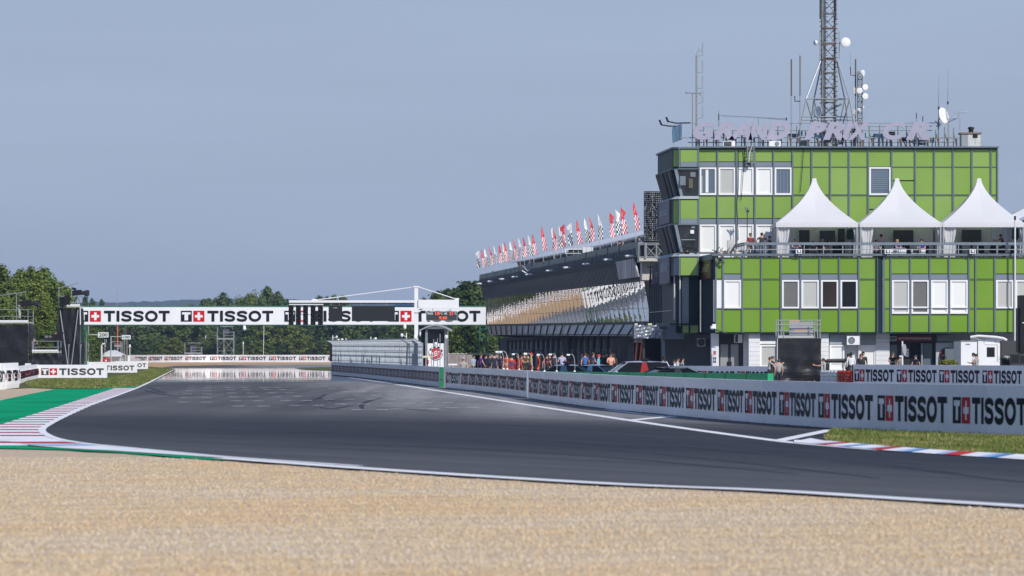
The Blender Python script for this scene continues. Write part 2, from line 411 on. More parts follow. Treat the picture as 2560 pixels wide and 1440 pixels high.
m_grass = ground_mat('mown_grass', ((.060, .082, .016), (.095, .115, .026), (.15, .135, .045)), .35, 1.6, bs=9, st=(1, .35, 1))
m_grass_r = ground_mat('verge_grass', ((.055, .080, .016), (.085, .105, .022), (.17, .15, .055)), .8, 5, bs=20)
m_runoff = ground_mat('green_runoff_paint', ((.002, .30, .135), (.004, .33, .15), (.003, .22, .10)), .12, .35, rough=.95, bump=.1, spec=.03, st=(1, .3, 1))
line_white = mat('road_line_paint', (.80, .80, .81), .7, var=.12, scale=1.2)
kerb_white = mat('kerb_white_paint', (.80, .80, .82), .8, var=.12, scale=.9)
kerb_red = mat('kerb_red_paint', (.27, .004, .03), .85, var=.2, scale=.9, spec=.15)
kerb_red2 = mat('kerb_bright_red_paint', (.52, .012, .02), .8, var=.15)
kerb_blue = mat('kerb_blue_paint', (.05, .22, .50), .5, var=.15)
kerb_pale = mat('kerb_pale_blue_paint', (.36, .50, .72), .5, var=.12)

# asphalt: rubbered racing line near the camera, bare further on, a heat mirage imitated by a mirror-smooth band
m_asph = bpy.data.materials.new('asphalt'); m_asph.cycles.use_bump_map_correction = False; nt, N, L, P = nodes_of(m_asph)
def math_(op, a, b=None, c=None, clamp=False):
    n = N.new('ShaderNodeMath'); n.operation = op; n.use_clamp = clamp
    for i, v in enumerate((a, b, c)):
        if v is None: continue
        if isinstance(v, (int, float)): n.inputs[i].default_value = v
        else: L.new(v, n.inputs[i])
    return n.outputs[0]
def ramp_(x, a, b):
    n = N.new('ShaderNodeMapRange'); n.interpolation_type = 'SMOOTHSTEP'; n.inputs[1].default_value = a; n.inputs[2].default_value = b
    L.new(x, n.inputs[0]); return n.outputs[0]
g = N.new('ShaderNodeNewGeometry'); sx = N.new('ShaderNodeSeparateXYZ'); L.new(g.outputs['Position'], sx.inputs[0])
X, Yc = sx.outputs[0], sx.outputs[1]
def noise_(scale, det=4, st=(1, 1, 1), rough=.6):
    mp = N.new('ShaderNodeMapping'); mp.inputs['Scale'].default_value = st; L.new(g.outputs['Position'], mp.inputs['Vector'])
    n = N.new('ShaderNodeTexNoise'); n.inputs['Scale'].default_value = scale; n.inputs['Detail'].default_value = det; n.inputs['Roughness'].default_value = rough
    L.new(mp.outputs[0], n.inputs['Vector']); return n.outputs['Fac']
# distance along the bend: u runs across the racing line
cross = math_('ADD', Yc, math_('MULTIPLY', X, 1.8))
near = math_('SUBTRACT', 1.0, ramp_(Yc, 95, 175))
cst = N.new('ShaderNodeCombineXYZ'); L.new(math_('MULTIPLY', cross, .30), cst.inputs[0]); L.new(math_('MULTIPLY', math_('SUBTRACT', X, math_('MULTIPLY', Yc, .4)), .02), cst.inputs[1])
stn = N.new('ShaderNodeTexNoise'); stn.inputs['Scale'].default_value = 1.0; stn.inputs['Detail'].default_value = 5; stn.inputs['Roughness'].default_value = .6; L.new(cst.outputs[0], stn.inputs['Vector']); streak = stn.outputs['Fac']; streak2 = noise_(.5, 4, (1.0, .02, 1)); patch = noise_(.05, 3); fine = noise_(1.2, 5, (1, .25, 1))
line = math_('MULTIPLY', ramp_(cross, 74, 92), math_('SUBTRACT', 1.0, ramp_(cross, 104, 132)))
dark = math_('MULTIPLY', line, near)
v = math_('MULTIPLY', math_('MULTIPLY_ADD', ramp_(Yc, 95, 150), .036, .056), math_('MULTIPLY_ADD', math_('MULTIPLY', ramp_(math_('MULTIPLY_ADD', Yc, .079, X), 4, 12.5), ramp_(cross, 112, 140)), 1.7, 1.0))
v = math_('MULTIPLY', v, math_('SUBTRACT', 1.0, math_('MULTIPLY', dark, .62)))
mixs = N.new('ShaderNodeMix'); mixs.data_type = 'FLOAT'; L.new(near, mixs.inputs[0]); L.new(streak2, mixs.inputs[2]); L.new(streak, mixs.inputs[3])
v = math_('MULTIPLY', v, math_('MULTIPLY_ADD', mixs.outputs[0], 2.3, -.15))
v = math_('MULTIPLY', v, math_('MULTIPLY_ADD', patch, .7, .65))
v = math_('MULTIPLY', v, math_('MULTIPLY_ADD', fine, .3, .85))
cb = N.new('ShaderNodeCombineColor'); L.new(math_('MULTIPLY', v, 1.04), cb.inputs[0]); L.new(v, cb.inputs[1]); L.new(math_('MULTIPLY', v, .97), cb.inputs[2])
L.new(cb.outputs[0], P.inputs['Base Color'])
edge = noise_(.06, 6, (.15, 1, 1), .75)
Ye = math_('ADD', Yc, math_('MULTIPLY_ADD', edge, 90.0, -45.0))
mirage = math_('MULTIPLY', ramp_(Ye, 277, 297), math_('SUBTRACT', 1.0, ramp_(Ye, 560, 590)))  # extent of the imitated mirage along the road
L.new(math_('MULTIPLY_ADD', mirage, -.59, .605), P.inputs['Roughness'])
P.inputs['Specular IOR Level'].default_value = .5
tl = math_('MULTIPLY', mirage, MIR_TILT)
wob = math_('MULTIPLY', math_('SUBTRACT', noise_(.12, 6, (.35, .5, 1), .8), .5), math_('MULTIPLY', mirage, .0011))
cv = N.new('ShaderNodeCombineXYZ'); cv.inputs[2].default_value = 1.0; L.new(math_('ADD', tl, wob), cv.inputs[1])
bpn = N.new('ShaderNodeBump'); bpn.inputs['Distance'].default_value = .01
L.new(math_('MULTIPLY', math_('SUBTRACT', 1.0, mirage), .25), bpn.inputs['Strength']); L.new(noise_(30, 3), bpn.inputs['Height']); L.new(cv.outputs[0], bpn.inputs['Normal'])
L.new(bpn.outputs[0], P.inputs['Normal'])

# ================================================================= ground sheets
mb = MB(); mb.quad((-9000, -200, -.05), (9000, -200, -.05), (9000, 12000, -.05), (-9000, 12000, -.05), m_earth); struct('ground', mb)
NEAR = [(-160, 1118), (0, 1120), (150, 1122.5), (316, 1131), (457, 1141), (560, 1149), (640, 1157), (900, 1174), (1280, 1199), (1600, 1217), (1920, 1230), (2240, 1250), (2560, 1270), (2760, 1284)]
mb = MB()
# the foreground trap is a gently furrowed bed
bed = []
nX, nY = 60, 90
for j in range(nY + 1):
    Yv = 20 + 74 * j / nY
    for i in range(nX + 1):
        Xv = -.17 * Yv + .34 * Yv * i / nX
        bed.append((Xv, Yv, -.022 + .005 * math.sin(Yv * 1.7 + Xv * .4) + .003 * math.sin(Yv * 4.1 - Xv * 1.3)))
fs = [(j * (nX + 1) + i, j * (nX + 1) + i + 1, (j + 1) * (nX + 1) + i + 1, (j + 1) * (nX + 1) + i) for j in range(nY) for i in range(nX)]
mb.add(bed, fs, m_gravel)
ngon(mb, [G(-400, 1126), G(-160, 1118), G(0, 1119), G(-60, 1095), G(0, 1060), G(300, 972), G(300, 960), G(-400, 960)], m_gravel, -.012)
struct('gravel', mb, smooth=True)
mb = MB(); ngon(mb, [G(-420, 919), G(404, 919), G(411, 917.5), G(440, 914.5), G(560, 912.5), G(830, 911), G(940, 911), G(940, 903.5), G(-420, 903.5)], m_gravel_far, -.012); struct('gravel_far', mb)
mb = MB()
left_edge = [G(102, 1077), G(116, 1066), G(169, 1040), G(225, 1015), G(285, 993), G(346, 970), G(405, 940), G(440, 922)]
near_edge = [G(2760, 1280), G(2560, 1266), G(2240, 1246), G(1920, 1226), G(1600, 1213), G(1280, 1195), G(900, 1170), G(580, 1147), G(457, 1136), G(316, 1122.6), G(211, 1112), G(141, 1100), G(109, 1087)]
ngon(mb, [G(404, 919), G(411, 917.5), G(440, 914.5), G(560, 912.5), G(830, 911)] + [Vector((60, 769, 0)), Vector((120, 300, 0)), Vector((60, 75, 0))] + near_edge + left_edge, m_asph, 0.0)
struct('road', mb)
mb = MB(); ngon(mb, [G(-300, 966), G(-60, 958), G(45, 945), G(95, 938), G(300, 925), G(372, 916.5), G(404, 919), G(440, 922), G(405, 940), G(349, 966), G(302, 964.6), G(246, 971.5), G(137, 972.5), G(77, 970), G(20, 973), G(-300, 985)], m_grass, .006); struct('grass_verge', mb)
mb = MB(); ngon(mb, [G(735, 919.5), G(830, 917.3), G(832, 926), G(790, 925), G(755, 923)], m_grass, .012); struct('grass_island', mb)
RG = [G(2060, 1096), G(2078, 1076), G(2130, 1073), G(2181, 1072), G(2281, 1073), G(2560, 1081), G(2760, 1088), G(2760, 1152), G(2560, 1142), G(2380, 1133), G(2230, 1122), G(2078, 1108)]
mb = MB(); ngon(mb, RG, m_grass_r, .006); struct('grass_bank', mb)
# green painted run-off and kerbs
mb = MB(); ngon(mb, [G(-200, 1050), G(0, 1001), G(70, 986), G(137, 973), G(246, 972), G(302, 965.4), G(355, 964), G(346, 969.5), G(288, 970.5), G(140, 1018), G(0, 1064.6), G(-200, 1132)], m_runoff, .002)
ngon(mb, [G(-200, 1126), G(-200, 1094), G(0, 1098), G(32, 1110), G(60, 1115), G(151, 1121), G(300, 1129), G(430, 1137.5), G(562, 1146.5), G(562, 1151), G(430, 1142), G(300, 1132), G(151, 1124), G(0, 1121)], m_runoff, .003)
struct('runoff_paint', mb)
mb = MB()
outer = [G(-260, 1150), G(-120, 1104), G(0, 1063), G(145, 1017), G(288, 970.5)]; inner = [G(141, 1100), G(109, 1086), G(102, 1077), G(116, 1066), G(169, 1040), G(225, 1015), G(285, 993), G(346, 970)]
def x_at(poly, Y):
    for a, b in zip(poly, poly[1:]):
        if min(a.y, b.y) <= Y <= max(a.y, b.y) and a.y != b.y: return a.x + (b.x - a.x) * (Y - a.y) / (b.y - a.y)
    return poly[0].x if Y < min(p.y for p in poly) else poly[-1].x
Yk = 87.0; k = 0
while Yk < 233:
    st = (2.7 + Yk * .0115)
    for frac, m in ((.64, kerb_white), (.36, kerb_red)):
        y0, y1 = Yk, min(Yk + st * frac, 236); Yk = y1
        o0, o1 = x_at(outer, y0), x_at(outer, y1); i0, i1 = x_at(inner, max(y0, 93.0)) + .05, x_at(inner, max(y1, 93.0)) + .05
        mb.quad((o0, y0, .012), (i0, y0, .012), (i1, y1, .012), (o1, y1, .012), m)
struct('kerb_striped', mb)
mb = MB()
lower = [G(-60, 1097), G(20, 1104), G(60, 1113), G(151, 1121), G(300, 1129), G(430, 1137.5), G(580, 1147.5)]
ngon(mb, [G(-60, 1092), G(100, 1092), G(141, 1100), G(211, 1111), G(316, 1121), G(457, 1135), G(580, 1146)] + lower[::-1], kerb_white, .016)
ngon(mb, [G(-20, 1105), G(40, 1106.5), G(160, 1106), G(205, 1110.5), G(60, 1110.5)], kerb_red2, .022)
ngon(mb, [G(60, 1112.5), G(215, 1111.5), G(250, 1115.5), G(130, 1117)], kerb_pale, .022)
struct('kerb_end', mb)
mb = MB(); ribbon(mb, curve_pts([G(440, 922), G(405, 940), G(346, 969), G(225, 1013), G(169, 1038), G(119, 1064), G(105, 1076), G(113, 1086), G(144, 1098.5), G(211, 1110), G(316, 1120.5), G(457, 1134), G(580, 1145), G(900, 1167)], 6), .20, line_white, .020); struct('edge_line', mb)
mb = MB()
ep = curve_pts([G(560, 1146.5), G(900, 1171.5), G(1280, 1196.5), G(1600, 1214.5), G(1920, 1227.5), G(2240, 1247.5), G(2560, 1267.5), G(2760, 1281)], 8)
ribbon(mb, ep, .50, line_white, .014)
struct('edge_kerb', mb)
mb = MB(); ribbon(mb, curve_pts([G(869, 943.6), G(1023, 966), G(1340, 1015.5), G(1571, 1050.6), G(1738, 1074.8), G(1918, 1099), G(1990, 1107.5), G(2100, 1117), G(2209, 1126)], 8), [.36] * 65, line_white, .006); struct('pit_exit_line', mb)
mb = MB(); ribbon(mb, [G(1514, 1024), G(1600, 1035), G(1670, 1042)], .3, line_white, .007); struct('box_line', mb)
mb = MB(); ribbon(mb, [G(1571, 1051.5), G(1690, 1040)], .45, line_white, .008); struct('cross_line', mb)
mb = MB(); ribbon(mb, [G(1945, 1102.5), G(2078, 1075)], .36, line_white, .008); struct('cross_line', mb)
# right kerb: white, red and blue blocks in a row
mb = MB()
ku = Path([G(1985, 1105), G(2078, 1107.5), G(2230, 1121.5), G(2380, 1132.5), G(2560, 1142), G(2760, 1152)]); kl = Path([G(1985, 1107), G(2100, 1117), G(2209, 1127), G(2380, 1139), G(2560, 1150.5), G(2760, 1162)])
ns = 40; cyc = [kerb_white, kerb_white, kerb_white, kerb_pale, kerb_red2, kerb_red2, kerb_white, kerb_white, kerb_pale, kerb_blue]
for i in range(ns):
    a, b = i / ns, (i + 1) / ns; sh = .045
    lo = lambda t: kl.at(kl.L * min(1, t)); up = lambda t: ku.at(ku.L * min(1, t + sh * (1 if t > .02 else 0)))
    p = [lo(a), lo(b), up(b), up(a)]
    for q, z in zip(p, (.016, .016, .05, .05)): q.z = z
    mb.quad(*p, cyc[i % 10])
struct('kerb_right', mb)
mb = MB(); ngon(mb, [G(1985, 1105.2), G(2026, 1097), G(2085, 1107.5), G(2078, 1110)], kerb_white, .018); struct('kerb_tip', mb)
# starting grid: a bar with a square at both ends
gm = [(456, 516, 1005.5), (462, 516, 994), (469, 518.6, 985), (474, 518.6, 976.7), (477.5, 518.6, 970.4), (480, 520, 965), (597, 659, 1015.4), (590, 645, 1002), (583, 633.6, 991.8), (579, 626, 982.7), (575.6, 616, 974.6), (570, 610.7, 968.6), (737, 797, 1013.6), (714, 768, 1001.3), (693, 742.6, 990.8), (680, 725, 982), (667, 705, 974), (657.5, 695.5, 969), (853, 910, 1010.2), (893, 957, 1024.2), (969, 1025, 1008.6), (992, 1084, 1022.4), (928, 977.5, 998), (1068, 1121, 1006.2), (1127, 1186, 1018.8), (1020, 1068, 995.4), (894, 940, 988.3), (978, 1022.5, 985.6), (864, 906, 979.5), (942, 983, 978.7), (822, 874, 998.5), (830, 880, 972), (775, 812, 965)]
for x0, x1, y in gm:
    mb = MB(); a, b = G(x0, y), G(x1, y); d = (b - a); L0 = d.length; d.normalize(); wth = .10 + .0009 * a.y
    ribbon(mb, [a, b], wth * .45, line_white, .006)
    for e in (a, b): ribbon(mb, [e - d * .22, e + d * .22], wth * 2.4, line_white, .007)
    struct('grid_marking', mb)
skid = mat('tyre_rubber_mark', (.014, .014, .016), .6, var=.25, scale=.4)
for pts, wd in ([((907, 1024), (905, 1012), (925, 1002), (960, 994)), .22], [((730, 1013), (770, 1004), (800, 994), (815, 985)), .2], [((800, 1018), (830, 1022), (890, 1012)), .3], [((1100, 1030), (1010, 1022), (930, 1018)), .25], [((360, 975), (400, 985), (440, 990)), .35], [((372, 968), (396, 978), (420, 984)), .3], [((640, 985), (720, 992), (800, 996), (840, 1004)), .25], [((1050, 1062), (1400, 1078), (1800, 1108), (2300, 1162)), .4], [((1150, 1073), (1500, 1092), (1900, 1124), (2400, 1184)), .3], [((900, 1090), (1300, 1106), (1700, 1140), (2200, 1196)), .3], [((600, 1060), (900, 1056), (1300, 1064), (1700, 1088)), .4], [((500, 1086), (800, 1081), (1200, 1091), (1600, 1119)), .3], [((1300, 1086), (1600, 1106), (2000, 1142), (2560, 1206)), .3], [((700, 1110), (1100, 1118), (1500, 1142), (2000, 1186)), .25]):
    mb = MB(); cp = curve_pts([G(*p) for p in pts], 10); ribbon(mb, cp, [wd * min(1, .25 + 3 * min(i, len(cp) - 1 - i) / len(cp)) for i in range(len(cp))], skid, .004); struct('skid_mark', mb)

# loose stones of the foreground trap
rng = np.random.default_rng(3)
nP = N_PEB
Yp = 28 + 50 * rng.random(nP) ** 1.15; Xp = (rng.random(nP) - .5) * .29 * Yp
nx = np.array([p[0] for p in NEAR]); nyv = np.array([p[1] for p in NEAR])
px = CX + Xp / Yp * F; py = HY + CH / Yp * F
edge_ = np.interp(px, nx, nyv); keep = (py > edge_ + 1.5 + 4 * rng.random(nP) ** 3) | ((py > edge_ - 9) & (rng.random(nP) < .03)); Xp, Yp = Xp[keep], Yp[keep]; nP = len(Xp)
t = (1 + 5 ** .5) / 2
ico = np.array([(-1, t, 0), (1, t, 0), (-1, -t, 0), (1, -t, 0), (0, -1, t), (0, 1, t), (0, -1, -t), (0, 1, -t), (t, 0, -1), (t, 0, 1), (-t, 0, -1), (-t, 0, 1)], float) / 1.9
tri = np.array([(0, 11, 5), (0, 5, 1), (0, 1, 7), (0, 7, 10), (0, 10, 11), (1, 5, 9), (5, 11, 4), (11, 10, 2), (10, 7, 6), (7, 1, 8), (3, 9, 4), (3, 4, 2), (3, 2, 6), (3, 6, 8), (3, 8, 9), (4, 9, 5), (2, 4, 11), (6, 2, 10), (8, 6, 7), (9, 8, 1)])
sz = .008 + .016 * rng.random(nP) ** 2.6
an = rng.random(nP) * 6.28; c_, s_ = np.cos(an), np.sin(an)
V = ico[None] * (1 + .35 * (rng.random((nP, 12, 1)) - .5)) * (sz[:, None] * np.stack([np.ones(nP), .6 + .5 * rng.random(nP), .38 + .30 * rng.random(nP)], 1))[:, None, :]
Vx = V[..., 0] * c_[:, None] - V[..., 1] * s_[:, None] + Xp[:, None]; Vy = V[..., 0] * s_[:, None] + V[..., 1] * c_[:, None] + Yp[:, None]
Vz = V[..., 2] + (-.022 + .005 * np.sin(Yp * 1.7 + Xp * .4) + .003 * np.sin(Yp * 4.1 - Xp * 1.3) + sz * .25)[:, None]
vv = np.stack([Vx, Vy, Vz], 2).reshape(-1, 3)
ff = (tri[None] + 12 * np.arange(nP)[:, None, None]).reshape(-1)
me = bpy.data.meshes.new('gravel_stones'); me.vertices.add(len(vv)); me.vertices.foreach_set('co', vv.ravel()); nf = len(ff) // 3
me.loops.add(len(ff)); me.loops.foreach_set('vertex_index', ff); me.polygons.add(nf); me.polygons.foreach_set('loop_start', np.arange(nf) * 3); me.polygons.foreach_set('loop_total', np.full(nf, 3))
me.polygons.foreach_set('use_smooth', np.ones(nf, bool)); me.update(); me.validate()
m_stone = bpy.data.materials.new('gravel_stone'); nt, N, L, P = nodes_of(m_stone)
gg = N.new('ShaderNodeNewGeometry'); rr = N.new('ShaderNodeValToRGB'); L.new(gg.outputs['Random Per Island'], rr.inputs['Fac'])
els = rr.color_ramp.elements; els[0].color = (*lin('#b8a48a'), 1); els[1].color = (*lin('#dccfbf'), 1); els[1].position = 1
for p_, c0 in ((.15, '#cbb392'), (.5, '#d3bb99'), (.78, '#cfbda3')): e = els.new(p_); e.color = (*lin(c0), 1)
nz = N.new('ShaderNodeTexNoise'); nz.inputs['Scale'].default_value = .16; nz.inputs['Detail'].default_value = 4; L.new(gg.outputs['Position'], nz.inputs['Vector'])
mx = N.new('ShaderNodeMix'); mx.data_type = 'RGBA'; mx.blend_type = 'MULTIPLY'; mx.inputs[0].default_value = 1; L.new(rr.outputs[0], mx.inputs[6])
r2 = N.new('ShaderNodeValToRGB'); r2.color_ramp.elements[0].position = .38; r2.color_ramp.elements[1].position = .62; r2.color_ramp.elements[0].color = (.95, .90, .80, 1); r2.color_ramp.elements[1].color = (.93, .97, 1.0, 1)
L.new(nz.outputs['Fac'], r2.inputs['Fac']); L.new(r2.outputs[0], mx.inputs[7]); L.new(mx.outputs[2], P.inputs['Base Color']); P.inputs['Roughness'].default_value = .85; P.inputs['Specular IOR Level'].default_value = .2
me.materials.append(m_stone); o = bpy.data.objects.new('gravel_stones', me); COL.objects.link(o); o['kind'] = 'stuff'

# grass blades of the near bank
def blades(name, poly, n, h0, h1, cols, wd=.012, seed=5):
    rg = random.Random(seed); mats = [mat(name + '_' + str(i), c, .7, var=.2, scale=3) for i, c in enumerate(cols)]
    xs = [p.x for p in poly]; ys = [p.y for p in poly]; mb = MB()
    def inside(x, y):
        c = False; j = len(poly) - 1
        for i in range(len(poly)):
            if (poly[i].y > y) != (poly[j].y > y) and x < (poly[j].x - poly[i].x) * (y - poly[i].y) / (poly[j].y - poly[i].y) + poly[i].x: c = not c
            j = i
        return c
    vs = {m: ([], []) for m in mats}; k = 0
    while k < n:
        x, y = rg.uniform(min(xs), max(xs)), rg.uniform(min(ys), max(ys))
        if not inside(x, y): continue
        k += 1
        cl = .5 + .5 * math.sin(x * 1.9 + 1.3 * math.sin(y * .5)) * math.sin(y * .8 + x)
        m = mats[min(len(mats) - 1, int((rg.random() * .5 + cl * .55) * len(mats)))]
        h = rg.uniform(h0, h1) * (1.6 if rg.random() < .05 else 1); a = rg.uniform(-1, 1); wdd = wd * rg.uniform(.7, 1.5)
        v, f = vs[m]; o = len(v); lx, ly = rg.uniform(-.5, .5) * h, rg.uniform(-.5, .5) * h
        v += [(x - wdd * math.cos(a), y - wdd * math.sin(a), 0), (x + wdd * math.cos(a), y + wdd * math.sin(a), 0), (x + lx, y + ly, h)]; f.append((o, o + 1, o + 2))
    for m in mats: mb.add(vs[m][0], vs[m][1], m)
    return struct(name, mb, 'stuff')
blades('grass', RG, 34000, .03, .095, [(.075, .12, .012), (.10, .14, .018), (.15, .17, .035), (.26, .22, .08)], .016)
LG = [G(60, 955), G(95, 947), G(268, 944.5), G(343, 932), G(372, 921), G(436, 924), G(349, 965.5), G(246, 971), G(80, 969)]
blades('grass', LG, 16000, .03, .085, [(.05, .085, .014), (.065, .095, .018), (.085, .11, .024), (.11, .12, .035)], .05, 8)
# ================================================================= advertising walls and boards
seam = mat('dark_seam', (.05, .055, .06), .7)
def u_of_px(path, x, n=600):
    best = 0; bd = 1e9
    for i in range(n + 1):
        u = path.L * i / n; p = path.at(u); d = abs(CX + p.x / p.y * F - x)
        if d < bd: bd, best = d, u
    return best
def banner_wall(name, label, pts, H, logos, v0, h, panel=2.4, thick=.22, jit=.012, fill=.93, group=None, face=None, last=None, top=None, closed_seams=True, boff=.012):
    face = face or board_white
    pts = [Vector((p[0], p[1], 0)) for p in pts]; pa0 = Path(pts); n = max(2, int(pa0.L / panel)); rg = random.Random(len(name) + n)
    pp = [pa0.at(pa0.L * i / n, (rg.uniform(-1, 1)) * jit) for i in range(n + 1)]
    pa = Path(pp); mb = MB()
    up = Vector((0, 0, H))
    for i in range(n):
        a, b = pp[i], pp[i + 1]; d = (b - a).normalized(); nr = Vector((-d.y, d.x, 0)) * thick
        a0, b0 = a + Vector((0, 0, .03)), b - d * .012 + Vector((0, 0, .03))
        mb.hexa([a0, b0, b0 + up, a0 + up], [a0 + nr, b0 + nr, b0 + nr + up, a0 + nr + up], face)
        if closed_seams: mb.hexa([b - d * .012 + nr * .08, b + nr * .08, b + nr * .08 + up * .99, b - d * .012 + nr * .08 + up * .99], [b - d * .012 + nr * .9, b + nr * .9, b + nr * .9 + up * .99, b - d * .012 + nr * .9 + up * .99], seam)
    fn = lambda u, v: pa.at(u, boff) + Vector((0, 0, v + .03))
    us = [u_of_px(pa, x) for x in logos]
    for i in range(len(us) - 1):
        gap = us[i + 1] - us[i]
        if gap > .5: put_logo(mb, fn, us[i], v0, h, sx=fill * gap / (LOGO_L * h), lo=0.02, hi=pa.L - .02)
    T0 = T(name, label, 'barrier', (pp[0].x, pp[0].y, 0), group)
    T0.part('banner', mb)
    m2 = MB()
    for i in range(n):                             # concrete footing that carries the banner
        a, b = pp[i], pp[i + 1]; d = (b - a).normalized(); nr = Vector((-d.y, d.x, 0))
        a0, b0 = a + nr * (thick * .3), b + nr * (thick * .3)
        m2.hexa([a0, b0, b0 + Vector((0, 0, .029)), a0 + Vector((0, 0, .029))], [a0 + nr * .3, b0 + nr * .3, b0 + nr * .3 + Vector((0, 0, .029)), a0 + nr * .3 + Vector((0, 0, .029))], conc)
    T0.part('footing', m2)
    return T0, pa
def sG(x, s): return Vector(((x - CX) / s, F / s, 0))         # by scale in px per metre
GW = 'advertising walls along the track'
banner_wall('advertising_wall', 'long white foreground wall with big black and red lettering sweeping to the right edge',
    curve_pts([G(1321, 996.5), G(1385, 1006.3), G(1514, 1023.5), G(1617, 1033.5), G(1754, 1046.8), G(1903, 1060), G(1990, 1065.5), sG(2045, 92.7), sG(2195, 96.8), sG(2381, 100.8), sG(2560, 104), sG(2780, 107)], 5), 1.215,
    [1323, 1349, 1375, 1399, 1424, 1455, 1484, 1530, 1590, 1649, 1715.6, 1795, 1863, 1950, 2045.6, 2195, 2381, 2580], .255, .65, group=GW, jit=.03)
banner_wall('advertising_wall', 'white wall section with squeezed lettering between the green padded post and the long foreground wall',
    [G(1112.5, 970), G(1153, 974), G(1200, 979), G(1253, 985.5), G(1319, 995.5)], 1.21, [1112.5, 1153, 1172, 1190, 1208, 1226, 1246, 1268, 1290, 1318], .28, .62, group=GW)
PW, pwp = banner_wall('pit_wall', 'long grey white pit wall with a mesh fence on top, left of the booth',
    [G(828, 937), G(890, 943), G(960, 951), G(1040, 961), G(1098.5, 968.5)], 1.2, [828 + i * 9.0 for i in range(31)], .3, .6, panel=4, group=GW, face=mat('grey_white_vinyl', (.62, .63, .66), .5, var=.06))
mb = MB(); a = G(1099, 968.6); mb.box((a.x, a.y - .25, 0), (a.x + 10 / 41.8, a.y + .4, 1.19), green_paint); mb.box((a.x + .02, a.y - .22, 1.19), (a.x + .22, a.y + .3, 1.215), dk_grey)
mb.box((a.x - .006, a.y - .254, .45), (a.x + 10 / 41.8 + .006, a.y - .1, .5), dk_grey)
solo('padded_post', mb, 'green padded post between two wall sections below the booth', 'padding')
banner_wall('advertising_wall', 'inner white wall with four repeated logos in front of the green building',
    [sG(2133, 45.2), sG(2242, 46.3), sG(2349, 47.4), sG(2457, 48.6), sG(2562, 49.8), sG(2720, 51.5)], 1.385, [2137, 2242, 2349, 2457, 2562, 2668], .47, .655, panel=2.95, jit=.03, group=GW)
banner_wall('advertising_wall', 'white wall with cut off lettering standing behind the green wall and the cars',
    [sG(1540, 39.2), sG(1660, 40.2), sG(1790, 41.2), sG(1928, 42.3)], 1.24, [1546, 1645, 1744, 1843, 1926], .28, .65, panel=3, group=GW)
# plain green wall along the pit exit lane
mb = MB(); gp = Path([sG(1300, 53.2), sG(1440, 55), sG(1620, 57), sG(1780, 58.6), sG(1919, 60)]); n = 14
for i in range(n):
    a, b = gp.at(gp.L * i / n), gp.at(gp.L * (i + 1) / n - .012); d = (b - a).normalized(); nr = Vector((-d.y, d.x, 0)) * .3; up = Vector((0, 0, 1.19))
    mb.hexa([a, b, b + up, a + up], [a + nr, b + nr, b + nr + up, a + nr + up], bright_green)
    q = b - d * .04
    mb.hexa([q - nr * .02, q + d * .05 - nr * .02, q + d * .05 - nr * .02 + up, q - nr * .02 + up], [q, q + d * .05, q + d * .05 + up, q + up], mat('dark_green_seam', (.004, .09, .035), .6))
solo('green_wall', mb, 'plain green wall in front of the parked cars', 'wall')
# far wall across the end of the straight
banner_wall('advertising_wall', 'far white wall with small logos across the end of the straight, below the trees',
    curve_pts([W(316, HY, 850), W(345, HY, 885), W(400, HY, 925), W(460, HY, 948), W(520, HY, 956), W(620, HY, 955), W(720, HY, 952), W(960, HY, 945)][:], 4), 1.75,
    [337, 371, 411, 463, 526, 599, 673, 747, 821, 895], .52, .84, panel=5, jit=.05, thick=.4, fill=.90, group=GW, boff=.05)
def flat_board(label, x0, x1, yb, yt, logo_r, ly0, ly1, logo_l=None):
    Y = F * CH / (yb - HY); s = F / Y; mb = MB()
    fr = MB(); fr.box((wx(x0, Y) - .03, Y - .015, 0), (wx(x1, Y) + .03, Y + .10, .05), grey_panel)
    for xx in (x0 + (x1 - x0) * .12, x0 + (x1 - x0) * .88):
        fr.tube([(wx(xx, Y), Y + .11, .05), (wx(xx, Y), Y + .11, wz(yt, Y) * .9)], .025, steel); fr.tube([(wx(xx, Y), Y + .11, wz(yt, Y) * .8), (wx(xx, Y), Y + .8, .02)], .025, steel)
    mb.box((wx(x0, Y), Y, .05), (wx(x1, Y), Y + .09, wz(yt, Y)), board_white)
    h = (ly1 - ly0) / s; u0 = wx(logo_r, Y) - LOGO_L * h * (1 if logo_l is None else (logo_r - logo_l) / s / (LOGO_L * h))
    sx = 1 if logo_l is None else (logo_r - logo_l) / s / (LOGO_L * h)
    put_logo(mb, lambda u, v: Vector((u, Y - .012, v)), u0, wz(ly1, Y), h, k=mat('grey_ink', (.045, .047, .05), .5), sx=sx)
    t = T('trackside_board', label, 'board', (wx((x0 + x1) / 2, Y), Y, 0), 'free standing boards on the left verge')
    t.part('panel', mb); t.part('frame', fr)
flat_board('white board with the whole logo standing on the grass, nearest of the three left boards', 94, 268, 946, 912, 259.5, 920.7, 937.5, 103)
flat_board('white board half hidden behind the nearest left board', 222, 343, 932.5, 905, 336, 913.7, 926)
flat_board('small white board furthest back of the three left boards', 288, 370, 923.2, 903, 365.5, 908.2, 918)
